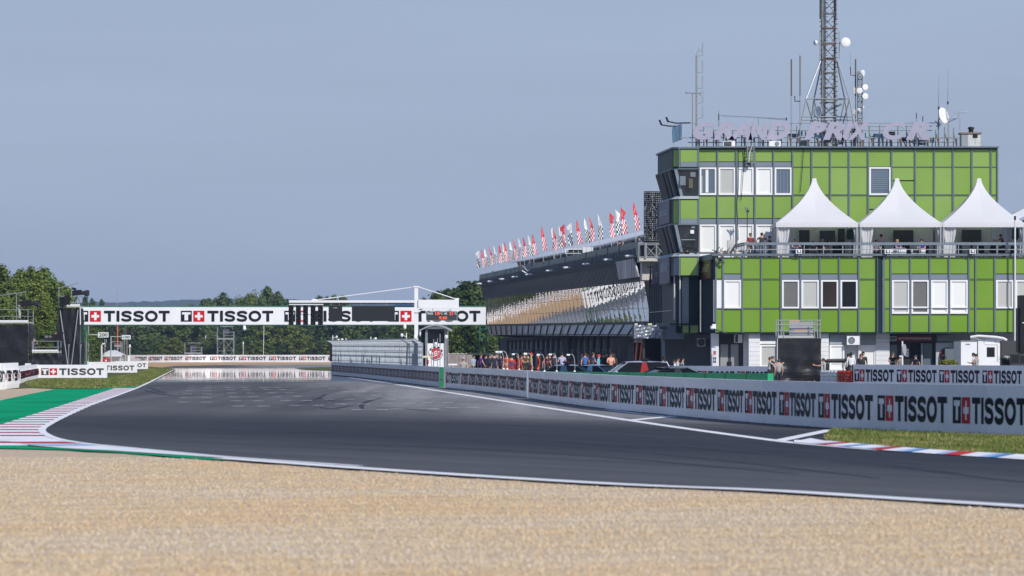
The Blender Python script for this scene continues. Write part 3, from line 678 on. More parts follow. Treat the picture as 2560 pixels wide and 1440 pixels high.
# air fences: pleated white plastic
def air_fence(label, pts, H, pitch, amp, h, v0, sx, u0, seed):
    pts = [Vector((p[0], p[1], 0)) for p in pts]; pa = Path(pts); mb = MB(); n = int(pa.L / pitch * 4); rg = random.Random(seed); rows = 6; V = []; Fc = []
    for j in range(rows + 1):
        for i in range(n + 1):
            t = j / rows; bulge = .09 * math.sin(PI * min(1, t * 1.1 + .05))
            p = pa.at(pa.L * i / n, amp * math.sin(i * PI / 2 + .4 * math.sin(i * .3)) * (1 - .3 * t) + bulge + rg.uniform(-.008, .008))
            p.z = H * t + (.03 * math.sin(i * 1.1) if j == rows else 0); V.append(p)
    for j in range(rows):
        for i in range(n): Fc.append((j * (n + 1) + i, j * (n + 1) + i + 1, (j + 1) * (n + 1) + i + 1, (j + 1) * (n + 1) + i))
    o = len(V)
    for i in range(n + 1):
        p = pa.at(pa.L * i / n, -.9); p.z = H * .97; V.append(p)
        p = pa.at(pa.L * i / n, -.9); V.append(p)
    for i in range(n):
        Fc.append((rows * (n + 1) + i, rows * (n + 1) + i + 1, o + 2 * i + 2, o + 2 * i)); Fc.append((o + 2 * i, o + 2 * i + 2, o + 2 * i + 3, o + 2 * i + 1))
    Fc.append(tuple([j * (n + 1) + n for j in range(rows + 1)] + [o + 2 * n, o + 2 * n + 1]))
    Fc.append(tuple([j * (n + 1) for j in range(rows + 1)][::-1] + [o + 1, o]))
    mb.add(V, Fc, mat('white_plastic_sheet', (.74, .75, .77), .42, var=.06))
    def fn(u, v):
        i = u / pa.L * n; t = v / H
        p = pa.at(u, amp * math.sin(i * PI / 2 + .4 * math.sin(i * .3)) * (1 - .3 * t) + .09 * math.sin(PI * min(1, t * 1.1 + .05)) + .035); p.z = v; return p
    uu = u0
    while uu < pa.L:
        put_logo(mb, fn, uu, v0, h, sx=sx, lo=0, hi=pa.L); uu += LOGO_L * h * sx + .25
    return solo('air_fence', mb, label, 'air fence', 'air fences on the left verge')
air_fence('pleated white air fence with lettering at the left edge of the photo', [W(-60, HY, 214), W(10, HY, 226), W(45, HY, 238)], 1.46, .34, .05, .62, .45, 1.0, 0.3, 1)
air_fence('pale air fence with faint lettering leading to the nearest left board', [W(46, HY, 268), W(70, HY, 298), W(95, HY, 331)], 1.12, .5, .05, .5, .32, 1.0, 1.2, 2)
air_fence('pleated low air fence running behind the left boards', [W(88, HY, 352), W(160, HY, 380), W(222, HY, 440)], 1.2, .8, .05, .01, .32, 1.0, 1e6, 3)

# pit wall fence
fm = MB(); pp_ = MB(); fence = T('mesh_fence', 'grey wire mesh fence with cranked posts on top of the pit wall', 'fence', (pwp.at(0).x, pwp.at(0).y, 1.23))
wire = mat('fence_wire', (.50, .54, .57), .5, metal=.2, var=.15)
def ftop(u): return 1.23 + 2.05 + (-.35) * u / pwp.L
uE = u_of_px(pwp, 1052); np_ = 44
for i in range(np_ + 1):
    u = uE * i / np_; p = pwp.at(u, -.12); q = pwp.at(u, .42); zt = ftop(u)
    pb = MB(); pb.tube([(p.x, p.y, 1.2), (p.x, p.y, zt - .28), (q.x, q.y, zt)], .045, steel, 5); fence.part('post', pb)
nw = int(uE / .30)
for i in range(nw):
    u = uE * i / nw; p = pwp.at(u, -.10); q = pwp.at(u, .38); zt = ftop(u); e = pwp.at(u + .55, -.10); e2 = pwp.at(min(u + .55, uE), .38)
    fm.tube([(p.x, p.y, 1.24), (p.x, p.y, zt - .3)], .022, wire, 3, False)
    fm.tube([(p.x, p.y, zt - .3), (q.x, q.y, zt - .03)], .012, wire, 3, False)
    fm.tube([(p.x, p.y, 1.3), (e.x, e.y, zt - .4)], .010, wire, 3, False); fm.tube([(e.x, e.y, 1.3), (p.x, p.y, zt - .4)], .010, wire, 3, False)
for k in range(4):
    f = k / 3; pts = []
    for i in range(45):
        u = uE * i / 44; p = pwp.at(u, -.10); pts.append((p.x, p.y, 1.26 + (ftop(u) - .3 - 1.26) * f))
    fm.tube(pts, .012, wire, 3, False)
fm.tube([tuple(pwp.at(uE * i / 44, .42).xy) + (ftop(uE * i / 44),) for i in range(45)], .04, steel, 5)
fm.tube([tuple(pwp.at(uE * i / 44, .16).xy) + (ftop(uE * i / 44) - .14,) for i in range(45)], .03, steel, 5)
fence.part('wire_mesh', fm)
# dark cloth hung on parts of the fence
fc = MB(); rg = random.Random(4)
for k in range(26):
    u = uE * rg.random() ** .8; p = pwp.at(u, -.16); e = pwp.at(min(uE, u + rg.uniform(.5, 2.2)), -.16); h = rg.uniform(.3, 1.1)
    fc.quad((p.x, p.y, 1.24), (e.x, e.y, 1.24), (e.x, e.y, 1.24 + h * rg.uniform(.4, 1)), (p.x, p.y, 1.24 + h), mat('dark_cloth', (.02, .025, .03), .8))
fence.part('dark_cloth', fc)
p = pwp.at(0); mb = MB(); mb.obox((p.x - .02, p.y + .1, 2.15), (.3, .4, 1.75), mat('dark_foam', (.015, .018, .02), .8), rz=.05); mb.obox((p.x - .02, p.y + .1, 3.05), (.34, .44, .06), dk_grey, rz=.05)
solo('padded_post', mb, 'dark padded block on the far end of the pit wall', 'padding')
# small white trackside cameras on poles beyond the fence
def cam_pole():
    t = T('camera_pole', 'white camera pole', 'camera', (0, 0, 0))
    a = MB(); a.tube([(0, 0, 0), (0, 0, 4.0)], .04, white); t.part('pole', a)
    b = MB(); b.tube([(0, 0, 3.7), (.35, -.1, 3.85)], .03, white); b.lathe([(.02, .1), (.10, .08), (.11, -.03), (.08, -.14), (.02, -.17)], (.38, -.1, 3.85), white, 10); t.part('camera_dome', b, smooth=True)
    c = MB(); c.obox((-.1, -.05, 3.25), (.28, .2, .36), white); c.obox((-.1, -.155, 3.2), (.18, .02, .2), dk_grey); t.part('control_box', c)
    return t.r
cps = [(832, 838, 330, 'white camera pole at the far left end of the mesh fence'), (844, 856, 320, 'short camera pole behind the fence, second from its far end'), (853, 846, 310, 'white camera pole showing above the fence, third from its far end'), (865, 845, 305, 'white camera pole with small dish beside two others above the fence'), (903, 853, 290, 'lone white camera pole above the middle of the fence'), (927, 842, 280, 'tallest white camera pole above the middle of the fence'), (979, 851, 268, 'white camera pole above the near half of the fence'), (1016, 832, 262, 'white camera pole just left of the gantry post')]
for i, (x, y, Y, lb) in enumerate(cps):
    Y = pwp.at(u_of_px(pwp, x)).y + 9; loc = (wx(x, Y), Y, wz(y, Y) - 4.0)
    if i == 0: cp0 = cam_pole(); cp0.location = loc; cp0['label'] = lb; cp0['group'] = 'camera poles along the pit wall'
    else: dup(cp0, loc, lb, rz=i * 1.3)

# ================================================================= start gantry, bridge, booth
YG = 271.0
def gbox(mb, x0, y0, x1, y1, m, d=.3, dy=0.0): mb.pbox(x0, y0, x1, y1, YG + dy, d, m)
gt = T('start_gantry', 'white crane shaped start gantry with a cable stayed boom over the track', 'gantry', (wx(1040, YG), YG, 0))
a = MB(); a.box((wx(1036, YG), YG, 0), (wx(1045.3, YG), YG + .26, wz(716, YG)), white); gbox(a, 1033, 715, 1048.5, 718.5, white, .34, -.04); gbox(a, 1035, 781, 1046.3, 783, grey_panel, .3, -.02); gt.part('post', a)
a = MB(); gbox(a, 722.5, 750.8, 1036, 756.5, white, .3); gbox(a, 722.5, 758.0, 1036, 759.6, dk_grey, .16, .08)
for x in range(735, 1030, 12): a.tube([W(x, 756.4, YG + .15), W(x + 6, 758.2, YG + .15)], .015, white, 4)
gt.part('boom', a)
a = MB(); gbox(a, 1045.5, 749.3, 1147, 767, white, .5, -.1); gbox(a, 1050, 767.2, 1148, 771.5, white, .56, -.13); a.prism([W(1045.4, 772, YG - .02), W(1058, 772, YG - .02), W(1046, 782, YG - .02)], (0, .2, 0), white); gbox(a, 1138, 745.5, 1147, 749.2, white, .4); gt.part('counterweight_arm', a)
for x0, y0, x1, y1 in ((1036, 717.5, 786, 750.5), (1046, 717.5, 1141, 748)):
    a = MB(); a.tube([W(x0, y0, YG + .13), W(x1, y1, YG + .13)], .032, white, 5); gt.part('stay_cable', a)
a = MB()
for x, y in ((785, 749.5), (1142, 747.5)): a.obox(W(x, y, YG + .13), (.3, .2, .12), white)
gt.part('cable_anchor', a)
a = MB(); gbox(a, 722.5, 760, 808, 762.3, white, .12, .02); gbox(a, 721.5, 762.5, 723, 812, white, .1, .1); gbox(a, 806.5, 762.5, 808, 812, white, .1, .1); gbox(a, 724, 766, 806, 767.3, white, .08, .2); gbox(a, 724, 786, 806, 787.3, white, .08, .2); gt.part('light_rack', a)
def start_light():
    t = T('start_light', 'x', 'start light', (0, 0, 0)); a = MB(); s = F / YG
    a.box((-6 / s, -.18, -49 / s), (6 / s, .1, 0), black); t.part('housing', a)
    for k in range(4):
        c = MB(); cz = (-6.6 - 12 * k) / s; c.lathe([(.135, 0), (.14, .16), (.125, .17), (.12, .02), (.01, .01)], (0, -.178, cz), mat('lamp_hood', (.02, .02, .022), .35), 14, axis=(0, -1, 0)); t.part('lamp', c)
    return t.r
for i, (x, nm) in enumerate(((727.8, 'leftmost'), (746, 'second'), (764, 'middle'), (782.7, 'fourth'), (801.3, 'rightmost'))):
    lb = ('black column of four unlit start lights, %s of the five' % nm); loc = W(x, 762.8, YG - .02)
    if i == 0: sl0 = start_light(); sl0.location = loc; sl0['label'] = lb; sl0['group'] = 'start lights on the gantry'
    else: dup(sl0, loc, lb)
def screen(label, x0, y0, x1, y1, tabs):
    t = T('display_screen', label, 'screen', W((x0 + x1) / 2, y1, YG)); a = MB(); gbox(a, x0, y0, x1, y1, dark_screen, .14, -.12); t.part('panel', a)
    b = MB(); gbox(b, x0, y0 - 2.2, x1, y0 - .2, dk_grey, .2, -.14)
    for f in (.2, .8): b.tube([W(x0 + (x1 - x0) * f, y0 - 2, YG), W(x0 + (x1 - x0) * f, 756, YG + .1)], .02, steel, 4)
    t.part('hanger', b); return t
t = screen('small dark screen hanging from the boom right of the start lights', 821.5, 765, 855.5, 803, 1)
b = MB(); put_text(b, 'WIGE', W(833, 770.6, YG - .125), (10 / F * YG, 0, 0), (0, 0, 1.8 / F * YG), white); t.part('lettering', b)
screen('wide dark screen hanging from the boom', 879.5, 766.5, 987, 803, 2)
t = T('temperature_display', 'dark display with red digits for track and air temperature and time', 'display', W(1104, 801, YG))
a = MB(); gbox(a, 1065, 778, 1143.5, 801.5, steel, .12, -.10); gbox(a, 1066.5, 779.5, 1142, 800, mat('display_face', (.04, .05, .055), .35), .08, -.125); t.part('panel', a)
a = MB(); dgt = mat('red_digits', (1, .12, .05), .5, var=0, emit=.45); P_ = lambda x, y: W(x, y, YG - .14); pu = YG / F
for tx, x, y, wd, ht, m in (('TRACK', 1067.3, 786.3, 15.5, 5, white), ('18', 1088.5, 787.6, 11, 7.5, dgt), ('°C', 1100.8, 786.3, 5.5, 5, white), ('AIR', 1110, 786.3, 8, 5, white), ('21', 1123.5, 787.6, 9, 7.5, dgt), ('°C', 1135.5, 786.3, 5.5, 5, white), ('9:30', 1097.5, 798.6, 20, 7.5, dgt)):
    put_text(a, tx, P_(x, y), (wd * pu, 0, 0), (0, 0, ht * pu), m, off=.02)
t.part('lettering', a)
for x in (1082, 1125.5):
    a = MB(); a.tube([W(x, 778, YG - .05), W(x, 771, YG)], .02, steel, 4); t.part('hanger', a)
# small cameras hanging below the bridge / on the post
for x, y, lb in ((1012, 810, 'small white camera hanging below the bridge left of the gantry post'), (1038, 836, 'white camera dome on the left side of the gantry post'), (1051.5, 828, 'white camera dome on the right side of the gantry post'), (611, 813, 'small white camera hanging below the middle of the bridge')):
    Y = 403 if x in (1012, 611) else YG - .15; s = F / Y
    mb = MB(); c = W(x, y + 6, Y); k = 1 if Y < 300 else 1.7; mb.tube([c + Vector((0, 0, 5.5 / s)), c], .02 * k, steel, 4); mb.lathe([(.01, .14 * k), (.07 * k, .12 * k), (.11 * k, -.05 * k), (.1 * k, -.12 * k), (.01, -.2 * k)], c, white, 10)
    solo('surveillance_camera', mb, lb, 'camera', 'small white cameras above the track', smooth=True)
# bridge
YB = 405.0; sB = F / YB
br = T('banner_bridge', 'wide white banner bridge on green lattice legs spanning the track', 'bridge', (wx(705, YB), YB, 0))
a = MB(); a.pbox(198, 768, 1214.5, 811.5, YB, .9, board_white)
for x in (193.5, 452.2, 711, 970): put_logo(a, lambda u, v: Vector((u, YB - .03, v)), wx(x, YB), wz(804, YB), 27.2 / sB, sx=8.4 * 27.5 / (8.4 * 27.2), lo=wx(198.5, YB), hi=wx(1214, YB))
br.part('banner', a)
a = MB(); a.pbox(198, 764.5, 1214.5, 767.8, YB + .05, .8, green_steel); a.pbox(198, 811.8, 1216, 813.6, YB + .05, .8, green_steel); br.part('frame_beam', a)
for x0, x1 in ((201, 214), (1199, 1215)):
    a = MB(); zt = wz(812, YB)
    cs = [(wx(x, YB), YB + d) for x in (x0, x1) for d in (.1, .8)]
    for cx_, cy_ in cs: a.tube([(cx_, cy_, 0), (cx_, cy_, zt)], .07, green_steel, 4)
    for k in range(6):
        z = zt * k / 5.5
        for (ax, ay), (bx_, by_) in ((cs[0], cs[2]), (cs[1], cs[3]), (cs[0], cs[1]), (cs[2], cs[3])): a.tube([(ax, ay, z), (bx_, by_, z)], .045, green_steel, 4)
    br.part('leg', a)
a = MB(); a.prism([W(987, 765, YB - .1), W(1036, 765, YB - .1), W(1028, 758.5, YB - .1), W(987, 758.5, YB - .1)], (0, .8, 0), blue_trim); br.part('blue_canopy', a)
# booth
bt = T('control_booth', 'narrow white booth with arched roof, dark window and round red emblem', 'booth', (wx(1090, 262), 263.5, 0))
YBt = 262.0; sb = F / YBt
a = MB(); z1 = wz(817, YBt); x0, x1 = wx(1066, YBt), wx(1115, YBt)
a.box((x0, YBt, 0), (x1, YBt + 3.2, wz(858.5, YBt)), white); a.box((x0, YBt + .6, wz(858.5, YBt)), (x1, YBt + 3.2, z1), dk_grey); a.pbox(1066, 817, 1115, 822.5, YBt + .01, .6, white); bt.part('walls', a)
a = MB(); a.pbox(1069, 823, 1112, 858, YBt + .05, .05, glass_dk); bt.part('window', a)
for x in (1064.5, 1067.5, 1112.5, 1115.5):
    a = MB(); a.tube([W(x, 818, YBt - .06), (wx(x, YBt - .06), YBt - .06, .0)], .04, steel, 5); bt.part('corner_post', a)
a = MB(); pr = [(wx(1047 + 83 * i / 20, YBt), wz(826 - 14.5 * math.sin(PI * i / 20), YBt)) for i in range(21)]
a.add([(x, YBt - .5, z) for x, z in pr] + [(x, YBt + 3.4, z + .05) for x, z in pr] + [(x, YBt - .5, z - .09) for x, z in pr] + [(x, YBt + 3.4, z - .04) for x, z in pr],
      [(i, i + 1, 22 + i, 21 + i) for i in range(20)] + [(43 + i, 42 + i, 63 + i, 64 + i) for i in range(20)] + [(42 + i, 43 + i, i + 1, i) for i in range(20)], grey_panel)
bt.part('arched_roof', a)
a = MB(); a.lathe([(.01, .03), (.365, .03), (.37, 0)], W(1089.5, 883.5, YBt - .002), red_paint, 28, axis=(0, -1, 0)); c0 = W(1089.5, 883.5, YBt - .04)
a.lathe([(.42, .0), (.46, .02), (.46, 0)], W(1089.5, 883.5, YBt - .003), ink, 28, axis=(0, -1, 0))
for k, (dx, dz, l, an) in enumerate(((-.1, .08, .35, .5), (-.05, -.02, .42, .45), (.02, -.12, .36, .5), (.15, .12, .25, -.3), (-.15, -.2, .2, .3))): a.obox(c0 + Vector((dx, -.002 * k, dz)), (l, .012, .055), white, ry=-an)
for k in range(9): an = .1 + k * .34; a.obox(c0 + Vector((.43 * math.cos(an), -.01, .43 * math.sin(an))), (.1, .012, .1), ink if k % 2 else white, ry=-an)
bt.part('emblem', a)
a = MB(); a.box((wx(1052, YBt), YBt + .3, 0), (wx(1064, YBt), YBt + 3, wz(826, YBt)), navy); bt.part('side_annex', a)
rods = [(1084, 848, 'steel rod before the booth, tallest left one'), (1093.5, 846, 'steel rod with a dome camera before the booth middle'), (1100, 835, 'tallest steel rod standing before the booth'), (1119.5, 828, 'steel rod at the right corner of the booth'), (1078.5, 868, 'short steel rod before the booth emblem, leftmost')]
for i, (x, y, lb) in enumerate(rods):
    mb = MB(); Y = 254.5 - i * .4; mb.tube([(wx(x, Y), Y, 0), (wx(x, Y), Y, wz(y, Y))], .028, steel, 6); mb.lathe([(.09, 0), (.09, .03), (.03, .05)], (wx(x, Y), Y, 0), steel, 8)
    if i in (1, 3, 4): mb.tube([(wx(x, Y), Y, wz(y + 12, Y)), (wx(x - 4, Y), Y - .1, wz(y + 11, Y))], .02, white, 4); mb.lathe([(.01, .1), (.1, .08), (.11, -.04), (.07, -.14), (.01, -.16)], (wx(x - 4, Y), Y - .1, wz(y + 13, Y)), white, 10)
    solo('marker_rod', mb, lb, 'pole', 'steel rods on the pit wall')
mb = MB(); Y = 256.0; mb.pbox(1057, 889.5, 1078, 894, Y, .06, yellow_pale); mb.tube([W(1068, 894, Y + .1), (wx(1070, Y), Y + .1, .02)], .035, black, 5); mb.pbox(1069, 900, 1072, 910, Y - .05, .1, red_paint)
solo('pit_board', mb, 'pale yellow board on a dark stand at the foot of the booth', 'board')
# gooseneck lamps on the front wall
def goose():
    t = T('gooseneck_lamp', 'x', 'lamp', (0, 0, 0))
    a = MB(); a.tube([(0, 0, 0), (.02, 0, .30), (-.01, 0, .62), (-.05, 0, .78), (-.14, 0, .87), (-.24, 0, .87)], .013, mat('lamp_stem_grey', (.45, .45, .46), .5), 6); a.lathe([(.05, 0), (.05, .05), (.02, .07)], (0, 0, 0), white, 8); t.part('stem', a, smooth=True)
    a = MB(); a.obox((-.31, -.02, .84), (.15, .18, .08), white); a.obox((-.31, -.02, .79), (.12, .14, .015), grey_panel); t.part('lamp_head', a)
    return t.r
gl = [(1259, 877.5, 915, 'leftmost white gooseneck lamp on the wall before the pit crowd'), (1268, 877.5, 919, 'white gooseneck lamp with long stem, second from the left on the wall'), (1298, 883.5, 922, 'white gooseneck lamp before the orange overalls, third from the left on the wall'), (1361, 885, 923, 'white gooseneck lamp in the middle of the row on the wall'), (1391.5, 884, 924, 'white gooseneck lamp, second from the right on the wall'), (1436.5, 885, 926, 'rightmost white gooseneck lamp, before the dark car'), (1330, 882.5, 922.5, 'white gooseneck lamp before the person in a red cap')]
for i, (x, yt, yb, lb) in enumerate(gl):
    u = u_of_px(gp, max(x, 1301)); Yl = gp.at(u).y + .1 if x > 1301 else 190 + (1301 - x) * .2; s = F / Yl; zb = 1.19 if x > 1301 else 1.24
    loc = (wx(x, Yl), Yl, zb); hgt = (wz(yt, Yl) - zb) / .88
    if i == 0: g0 = goose(); g0.location = loc; g0['label'] = lb; g0['group'] = 'gooseneck lamps on the pit wall'; g0.scale = (hgt, hgt, hgt)
    else: dup(g0, loc, lb, sc=(hgt, hgt, hgt))

# ================================================================= left side: camera towers, signs, tent
def rail(mb, pts, m=steel, r=.028): mb.tube(pts, r, m, 5)
def cam_tower(label, x0, x1, yp, Y, rails, top_bar, depth=2.4, tarp_from=None, braces=True, extra=None, group='camera scaffolds on the left'):
    t = T('camera_scaffold', label, 'scaffold', (wx((x0 + x1) / 2, Y), Y + depth / 2, 0), group)
    X0, X1, zp = wx(x0, Y), wx(x1, Y), wz(yp, Y)
    for xx in (X0 + .04, X1 - .04):
        for dy in (.05, depth - .05):
            a = MB(); a.tube([(xx, Y + dy, 0), (xx, Y + dy, wz(rails[0], Y))], .035, steel, 6); t.part('post', a)
    a = MB(); a.box((X0, Y, zp), (X1, Y + depth, zp + .12), mat('scaffold_deck', (.55, .54, .5), .7)); a.box((X0, Y - .03, zp + .12), (X1, Y, zp + .27), white); t.part('platform', a)
    for y in rails:
        a = MB(); z = wz(y, Y)
        rail(a, [(X0, Y, z), (X1, Y, z)]); rail(a, [(X1, Y, z), (X1, Y + depth, z)]); rail(a, [(X0, Y, z), (X0, Y + depth, z)]); t.part('guard_rail', a)
    ty = tarp_from or yp
    a = MB(); n = 14; mrow = 10
    def sheet(P0, P1, z0, z1, nrm, sd):
        rg = random.Random(sd); V = []; Fc = []
        for j in range(mrow + 1):
            for i in range(n + 1):
                f, h = i / n, j / mrow
                b = .13 * math.sin(f * 9 + h * 5 + sd) * math.sin(h * 7 + sd) + rg.uniform(-.04, .04)
                V.append(P0.lerp(P1, f) + nrm * (.05 + abs(b)) + Vector((0, 0, z0 + (z1 - z0) * h)))
        for j in range(mrow):
            for i in range(n): Fc.append((j * (n + 1) + i, j * (n + 1) + i + 1, (j + 1) * (n + 1) + i + 1, (j + 1) * (n + 1) + i))
        a.add(V, Fc, tarp)
    sheet(Vector((X0, Y, 0)), Vector((X1, Y, 0)), .05, wz(ty, Y), Vector((0, -1, 0)), 1); sheet(Vector((X1, Y, 0)), Vector((X1, Y + depth, 0)), .05, wz(ty, Y), Vector((1, 0, 0)), 2); sheet(Vector((X0, Y + depth, 0)), Vector((X0, Y, 0)), .05, wz(ty, Y), Vector((-1, 0, 0)), 3)
    t.part('tarpaulin', a, smooth=True)
    if top_bar:
        a = MB(); pts = [W(x, y, Y + .3) for x, y in top_bar]; rail(a, pts, r=.04); m_ = W(*top_bar[2], Y + .3) if len(top_bar) > 2 else None
        t.part('roof_bar', a)
    if extra:
        for x, ya, yb in extra:
            a = MB(); rail(a, [W(x, ya, Y + .3), W(x, yb, Y + .3)], r=.035); t.part('upright', a)
    if braces:
        for xa, ya, xb, yb in braces:
            a = MB(); rail(a, [W(xa, ya, Y - .2), W(xb, yb, Y - .9)], r=.045); t.part('brace', a)
    return t
cam_tower('large black covered camera scaffold with a white deck at the left edge', -70, 71, 808, 360, (774, 791), ((-40, 744), (66, 730)), 4, 812, None, ((41, 733, 803),))
cam_tower('tall narrow camera scaffold wrapped in black sheeting beside the bridge end', 147, 200, 768, 364, (741, 757), ((149, 720), (195, 708)), 2.2, 771, ((150, 775, 171, 925), (195, 775, 177, 925)), ((147.5, 718, 768), (179, 712, 741)))
cam_tower('low camera scaffold with double railing and black sheeting between the two tall ones', 80, 146, 882, 352, (853, 868), None, 2.4, 885, None, ((84, 846, 880),))
a = MB(); rg = random.Random(2); n = 10; V = []
for j in range(7):
    for i in range(n + 1): V.append(W(148 + 27 * i / n, 740 + 25 * j / 6 + 3 * math.sin(i * .6), 363.5 - .12 * abs(math.sin(i * .9 + j))))
a.add(V, [(j * (n + 1) + i + 1, j * (n + 1) + i, (j + 1) * (n + 1) + i, (j + 1) * (n + 1) + i + 1) for j in range(6) for i in range(n)], tarp); solo('black_sheet', a, 'black sheet draped over the railing of the tall narrow scaffold', 'sheet')
def tv_camera(label, x, y, Y, flip=1, sc=1.0, zdeck=None):
    t = T('television_camera', label, 'camera', (wx(x, Y), Y, zdeck), 'television cameras on the scaffolds'); c = W(x, y, Y); k = sc
    a = MB(); a.obox(c, (.75 * k, .36 * k, .42 * k), black, ry=-.1 * flip); a.obox(c + Vector((-.25 * flip * k, 0, .32 * k)), (.4 * k, .3 * k, .18 * k), black, ry=.3); t.part('body', a)
    a = MB(); a.lathe([(.01, 0), (.16 * k, 0), (.17 * k, .3 * k), (.24 * k, .38 * k), (.25 * k, .62 * k), (.2 * k, .63 * k), (.01, .5 * k)], c + Vector((.34 * flip * k, 0, 0)), mat('lens_rubber', (.03, .03, .035), .5), 14, axis=(flip, -.3, -.05)); t.part('lens', a)
    for an in (0.4, 2.5, 4.6):
        a = MB(); a.tube([c + Vector((0, 0, -.25 * k)), (c.x + .45 * math.cos(an), c.y + .45 * math.sin(an), zdeck)], .03, black, 5); t.part('tripod_leg', a)
    a = MB(); a.tube([c + Vector((-.3 * flip * k, 0, -.1)), c + Vector((-.85 * flip * k, .1, -.35 * k))], .02, black, 5); t.part('pan_handle', a)
    return t
tv_camera('television camera in a black hood on the large left edge scaffold', 66, 758, 361, 1, 1.25, wz(808, 360) + .12)
tv_camera('television camera in a black hood pointing right on the tall narrow scaffold', 192, 732, 365, 1, 1.15, wz(768, 364) + .12)
tv_camera('television camera under a black cover on the low left scaffold', 143, 843, 353, -1, 1.2, wz(882, 352) + .12)
mb = MB(); mb.pbox(200, 854, 215.5, 903, 372, .5, grey_panel); mb.pbox(201, 855, 214.5, 902, 371.96, .05, dk_grey); mb.box((wx(205, 372), 372, 0), (wx(211, 372), 372.3, wz(903, 372)), dk_grey)
solo('equipment_cabinet', mb, 'grey upright cabinet standing right of the tall narrow scaffold', 'cabinet')
for x, lb in ((172.5, 'grey post with cables at the foot of the tall narrow scaffold'), (202.5, 'grey post before the upright cabinet')):
    mb = MB(); mb.tube([(wx(x, 340), 340, 0), W(x, 861, 340)], .07, steel, 7); mb.tube([W(x + 1, 862, 340), W(x + 1.5, 875, 339.9), (wx(x + .5, 340), 339.9, .1)], .03, black, 5); solo('cable_post', mb, lb, 'post')
def dist_sign(n, x0, x1, y0, y1, xp, ya, Y, lb):
    t = T('distance_sign', lb, 'sign', (wx(xp, Y), Y, 0), 'braking distance signs'); s = F / Y
    a = MB(); a.pbox(x0, y0, x1, y1, Y, .08, white); put_text(a, n, W(x0 + 2.2, y1 - 2, Y - .02), ((x1 - x0 - 4.4) / s, 0, 0), (0, 0, (y1 - y0 - 4) / s), ink, off=.02); t.part('board', a)
    a = MB(); a.tube([(wx(xp, Y), Y + .05, 0), W(xp, ya - 1, Y + .05)], .07, mat('pale_green_steel', (.45, .52, .48), .5), 6); a.tube([W(xp, ya, Y + .05), W(x0, ya, Y + .05)], .06, mat('pale_green_steel', (.45, .52, .48), .5), 6); t.part('pole', a)
dist_sign('200', 245, 271, 831, 843.5, 213, 837, 480, 'white braking sign reading 200 on a long side arm')
dist_sign('100', 305, 326.5, 837.8, 848.2, 277.5, 841.5, 560, 'white braking sign reading 100 on a long side arm')
mb = MB(); mb.tube([W(221, 812, 520), (wx(221, 520), 520, 0)], .07, steel, 6); mb.lathe([(.12, 0), (.12, .1), (.05, .15)], (wx(221, 520), 520, 0), steel, 8); solo('slender_pole', mb, 'slender pale pole under the bridge left of the 200 sign', 'pole')
mb = MB(); mb.tube([(wx(294, 640), 640, 0), W(294, 866, 640)], .1, steel, 6); mb.tube([W(294, 866, 640), W(294, 812, 640)], .08, orange, 6); mb.tube([W(294, 812, 640), W(293, 770, 640)], .06, steel, 6); mb.tube([W(293, 770, 640), W(292.5, 724, 640)], [.05, .02], steel, 6)
for k in range(5): mb.tube([W(291, 728 + k * 5, 640), W(295, 729 + k * 5, 640)], .03, steel, 4)
solo('antenna_mast', mb, 'slim antenna mast with an orange lower section behind the white tent', 'mast')
t = T('marquee_tent', 'small white marquee tent with pitched roof behind the left boards', 'tent', (wx(277, 600), 603, 0)); Y = 600.0; zt, ze = wz(876, Y), wz(887, Y); X0, X1 = wx(250, Y), wx(305, Y)
a = MB(); pk = [(wx(269, Y), Y + 3, zt), (wx(286, Y), Y + 3, zt)]; a.add([(X0, Y, ze), (X1, Y, ze), (X1, Y + 6, ze), (X0, Y + 6, ze)] + pk, [(0, 1, 5, 4), (1, 2, 5), (2, 3, 4, 5), (3, 0, 4)], canvas); a.box((X0, Y - .02, ze - .25), (X1, Y + .0, ze - .002), canvas); t.part('roof', a)
a = MB(); a.box((X0 + .3, Y + .8, 0), (X1 - .3, Y + 5.6, ze - .02), drape); t.part('side_walls', a)
for x in (X0 + .06, X1 - .06):
    for y in (Y + .1, Y + 5.9): a = MB(); a.tube([(x, y, 0), (x, y, ze)], .06, steel, 5); t.part('leg', a)
mb = MB(); Y = 590.0; mb.pbox(256, 896, 273, 903.5, Y, 1.2, red_paint); mb.pbox(263, 899.5, 267, 903.4, Y - .03, .02, white); mb.box((wx(256, Y), Y, 0), (wx(273, Y), Y + 1.2, wz(903.5, Y)), dk_grey); solo('red_cabinet', mb, 'red cabinet with a white mark in front of the white marquee', 'cabinet')
t = T('display_screen', 'black square screen on a bent pole frame above the white marquee', 'screen', (wx(254, 585), 585, 0)); a = MB(); a.pbox(265, 857, 285.5, 875.5, 585, .2, dark_screen); a.pbox(264.5, 856, 286, 857, 585 - .02, .26, dk_grey); t.part('panel', a)
a = MB(); a.tube([(wx(254, 585), 585.3, 0), W(254, 865, 585.3), W(255, 861, 585.3), W(258, 859.5, 585.3), W(286, 859.5, 585.3)], .11, white, 6); a.tube([W(277, 875, 585.3), (wx(277, 585), 585.3, 0)], .08, steel, 5); t.part('pole_frame', a)
